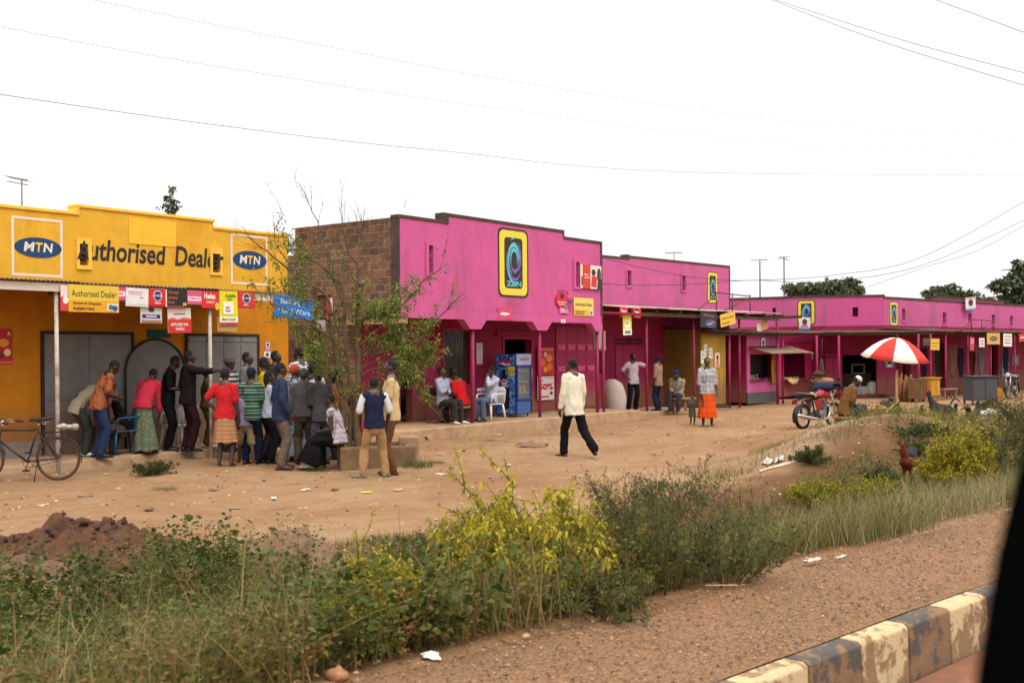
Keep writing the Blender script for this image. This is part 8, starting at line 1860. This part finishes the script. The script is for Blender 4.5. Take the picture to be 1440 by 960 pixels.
def scrap(name, label, u, v, w, d, col, crumple=.02, cat='litter', z=None, group=None, rz=None, h=.0):
    p = onground(u, v); n = 6; mb = MB(); s = rl.random()*50
    g = lambda x, y: hz(p.x+x, p.y+y) if not -1.12 < sl(p.x, p.y)[0] < .02 else .457
    a = rl.uniform(0, 3.1) if rz is None else rz
    for i in range(n+1):
        for j in range(n+1):
            x, y = (i/n-.5)*w*(1+.2*noise.noise(Vector((j*.5, s, 0)))), (j/n-.5)*d*(1+.25*noise.noise(Vector((i*.6, 0, s))))
            X, Y_ = x*math.cos(a)-y*math.sin(a), x*math.sin(a)+y*math.cos(a)
            mb.v.append((X, Y_, g(X, Y_)-p.z+.012+crumple*abs(noise.noise(Vector((i*.8+s, j*.8, 0))))*2+h*math.sin(math.pi*i/n)*math.sin(math.pi*j/n)))
    mb.f = [[i*(n+1)+j, (i+1)*(n+1)+j, (i+1)*(n+1)+j+1, i*(n+1)+j+1] for i in range(n) for j in range(n)]; mb.m = [0]*len(mb.f); mb.s = [False]*len(mb.f)
    p2 = p.copy()
    if -1.12 < sl(p.x, p.y)[0] < .02: p2.z = p.z
    o = mb.build(name, S(*col), None, 0, p2); o.modifiers.new('s', 'SOLIDIFY').thickness = .004; return tag(o, label, cat, group)
scrap('food_tray', 'white foam tray lying at the walkway edge near the bottom', 606, 925, .085, .06, (214, 208, 196), .006, 'tray', h=.02)
scrap('plastic_bag', 'crumpled white plastic bag in the grass by the walkway', 995, 806, .17, .12, (214, 210, 220), .05, 'bag', h=.06)
scrap('paper_scrap', 'white paper scrap on the walkway, larger left one of two', 1143, 801, .16, .05, (196, 182, 170), .012, 'paper', rz=.7)
scrap('paper_scrap', 'white paper scrap on the walkway, thin right one of two', 1182, 799, .14, .03, (190, 176, 162), .012, 'paper', rz=.8)
scrap('yellow_wrapper', 'bright yellow wrapper on the bare yard', 515, 693, .13, .07, (226, 216, 60), .006, 'wrapper', rz=.1)
scrap('rag', 'brown crumpled rag lying in the yard left of the walking man', 748, 628, .62, .3, (116, 82, 62), .07, 'rag', h=.05)
scrap('plastic_bag', 'grey-white plastic rubbish at the verandah step', 588, 618, .62, .3, (184, 170, 158), .08, 'bag', h=.05)
scrap('plastic_bag', 'white rubbish before the mound, left piece', 1080, 652, .28, .14, (190, 182, 174), .05, 'bag', h=.03); scrap('plastic_bag', 'white rubbish before the mound, right piece', 1096, 648, .24, .12, (184, 182, 178), .05, 'bag', h=.03)
scrap('concrete_slab', 'flat pale slab of rubble beside the white rubbish before the mound', 1094, 656, .55, .14, (200, 176, 140), .01, 'rubble', rz=.1)
scrap('wood_strip', 'thin pale wood strip lying on the walkway', 1014, 840, .19, .012, (214, 182, 132), .001, 'wood', rz=.02)
scrap('driftwood', 'grey splintered wood at the edge of the grass', 1106, 778, .26, .08, (140, 122, 106), .03, 'wood', h=.03)
for u, v in ((652, 575+60), (620, 640), (690, 620), (700, 612), (560, 690), (430, 690), (330, 716), (210, 718), (120, 700), (900, 600), (860, 610), (1010, 590), (1050, 588), (940, 612), (1075, 600), (715, 655), (620, 668), (385, 702), (300, 690), (920, 640), (1000, 640), (60, 712), (150, 668), (780, 690), (690, 672), (560, 645), (470, 690)):
    scrap('litter_scrap', 'small scrap of litter trodden into the yard', u, v, rl.uniform(.06, .2), rl.uniform(.04, .1), rl.choice([(206, 190, 170), (110, 80, 60), (84, 62, 48), (190, 160, 130), (140, 100, 74), (150, 122, 96)]), .02, 'litter', group='scraps of litter on the yard')
def rock(label, u, v, r, m):
    p = onground(u, v); mb = MB(); mb.ell((0, 0, r*.4), (r*1.2, r, r*.7), 14, 10); s = rl.random()*30
    mb.v = [tuple(Vector(q)+Vector(q).normalized()*noise.noise(Vector(q)*(1.6/r)+Vector((s, 0, 0)))*r*.35) for q in mb.v]; o = mb.build('rock', m, None, 0, p); tag(o, label, 'rock')
RK = mat('reddish_rock', lin(168, 120, 86), .9, .25, 14, lin(120, 84, 60), .5, 9, .6, 40)
rock('pale brown rock at the bottom edge beside the walkway', 475, 955, .045, RK); rock('rounded rock half buried in the thicket edge', 888, 790, .09, RK); rock('small reddish rock on the dark earth heap', 178, 802, .07, RK); rock('reddish rock at the left end of the dark earth heap', 18, 764, .08, mat('red_rock', lin(176, 100, 64), .9, .2, 14))
rock('pale stump stick rising from the weeds', 413, 915, .035, mat('bleached_wood', lin(196, 172, 146), .8))

# ------------------------------------------------------------------ wires and aerials
WIRE = plain('wire_dark', (.03, .026, .03), .6)
def wire(label, pts, r=.005, group='overhead wires crossing the sky'):
    P = [at(*p) for p in pts]; out = []
    for i in range(len(P)-1):
        p0, p1, p2, p3 = P[max(i-1, 0)], P[i], P[i+1], P[min(i+2, len(P)-1)]
        for k in range(8): q = k/8; out.append(.5*((2*p1)+(p2-p0)*q+(2*p0-5*p1+4*p2-p3)*q*q+(3*p1-p0-3*p2+p3)*q**3))
    mb = MB(); mb.tube(out+[P[-1]], r, 5); return tag(mb.build('overhead_wire', WIRE), label, 'wire', group)
wire('highest long wire running from the upper left edge of the sky to the right', [(-60, -42, 15), (130, 0, 17), (430, 60, 21), (745, 118, 27), (1155, 176, 40), (1500, 198, 60)], .0035)
wire('middle long wire running from the left edge across the sky', [(-60, 26, 15), (0, 38, 15.6), (320, 96, 19), (740, 158, 26), (1130, 204, 38), (1500, 222, 58)], .003)
wire('lowest long wire running from the left edge across the sky', [(-60, 122, 15), (0, 133, 15.6), (320, 178, 19), (620, 212, 24), (1000, 243, 34), (1500, 246, 58)], .005)
wire('steeper of the two wires leaving the top edge at the upper right', [(1060, -12, 16), (1085, 0, 16), (1250, 62, 15), (1500, 138, 14)], .004); wire('flatter of the two wires leaving the top edge at the upper right', [(1060, -9, 16), (1090, 0, 16), (1280, 60, 15), (1500, 118, 14)], .004)
wire('short wire cutting the top right corner of the sky', [(1290, -10, 14), (1316, 0, 14), (1500, 68, 13)], .004)
GW = 'service wires by the pink shops'
wire('sagging service wire from the pink shop roof past the second emblem', [(848, 362, 31), (905, 377, 33), (985, 391, 36), (1060, 394, 40), (1180, 386, 44), (1300, 360, 47), (1460, 272, 50)], .010, GW); wire('level service wire strung along the second pink shop wall', [(848, 399, 31), (905, 401, 33), (985, 399, 36), (1060, 394, 40), (1160, 396, 44), (1300, 372, 47), (1460, 300, 50)], .010, GW)
wire('thin service wire rising to the right above the far terrace', [(1220, 404, 48), (1300, 376, 48), (1380, 350, 48), (1460, 305, 48)], .008, GW)
def pole_aerial(label, u, v0, v1, Y, kind):
    p = at(u, v1, Y); q = at(u, v0, Y); t = thing('tv_aerial', label, 'aerial', p); h = (q-p).z; mb = MB(); mb.tube([(0, 0, -.4), (0, 0, h)], .035 if h > 1.5 else .016, 6); mb.build('mast', plain('aerial_grey', lin(110, 104, 100), .5), t)
    mb = MB(); s = Y/38
    if kind == 0:
        mb.tube([(-.3*s, 0, h), (.3*s, .1, h+.03)], .014, 5)
        for k in range(6): x = (-.28+k*.11)*s; mb.tube([(x, -.22*s, h+.02), (x, .22*s, h+.02)], .009, 4)
    elif kind == 1:
        for k in range(5): a = k*.63; mb.tube([(-.22*s*math.cos(a), -.22*s*math.sin(a), h+.1*math.sin(a*2)), (.22*s*math.cos(a), .22*s*math.sin(a), h+.1)], .012, 5)
    else:
        for dz_ in (0, -.1): mb.tube([(-.3, 0, h+.06+dz_), (.12, 0, h-.02+dz_)], .01, 5)
        for k in range(6): x = -.28+k*.075; mb.tube([(x, -.2, h+.05-k*.016), (x, .2, h+.05-k*.016)], .006, 4)
    mb.build('elements', plain('aerial_grey', lin(110, 104, 100), .5), t)
pole_aerial('small yagi aerial on the yellow shop roof at the upper left', 31, 252, 300, 22.5, 2); pole_aerial('short aerial on the roof of the second pink shop', 948, 356, 372, 39, 0)
pole_aerial('tall pole with a flat aerial, left one of two behind the pink shops', 1069, 366, 420, 52, 0); pole_aerial('tall pole with a ragged aerial, right one of two behind the pink shops', 1103, 364, 420, 52, 1)
bpy.data.scenes.remove(TMP)
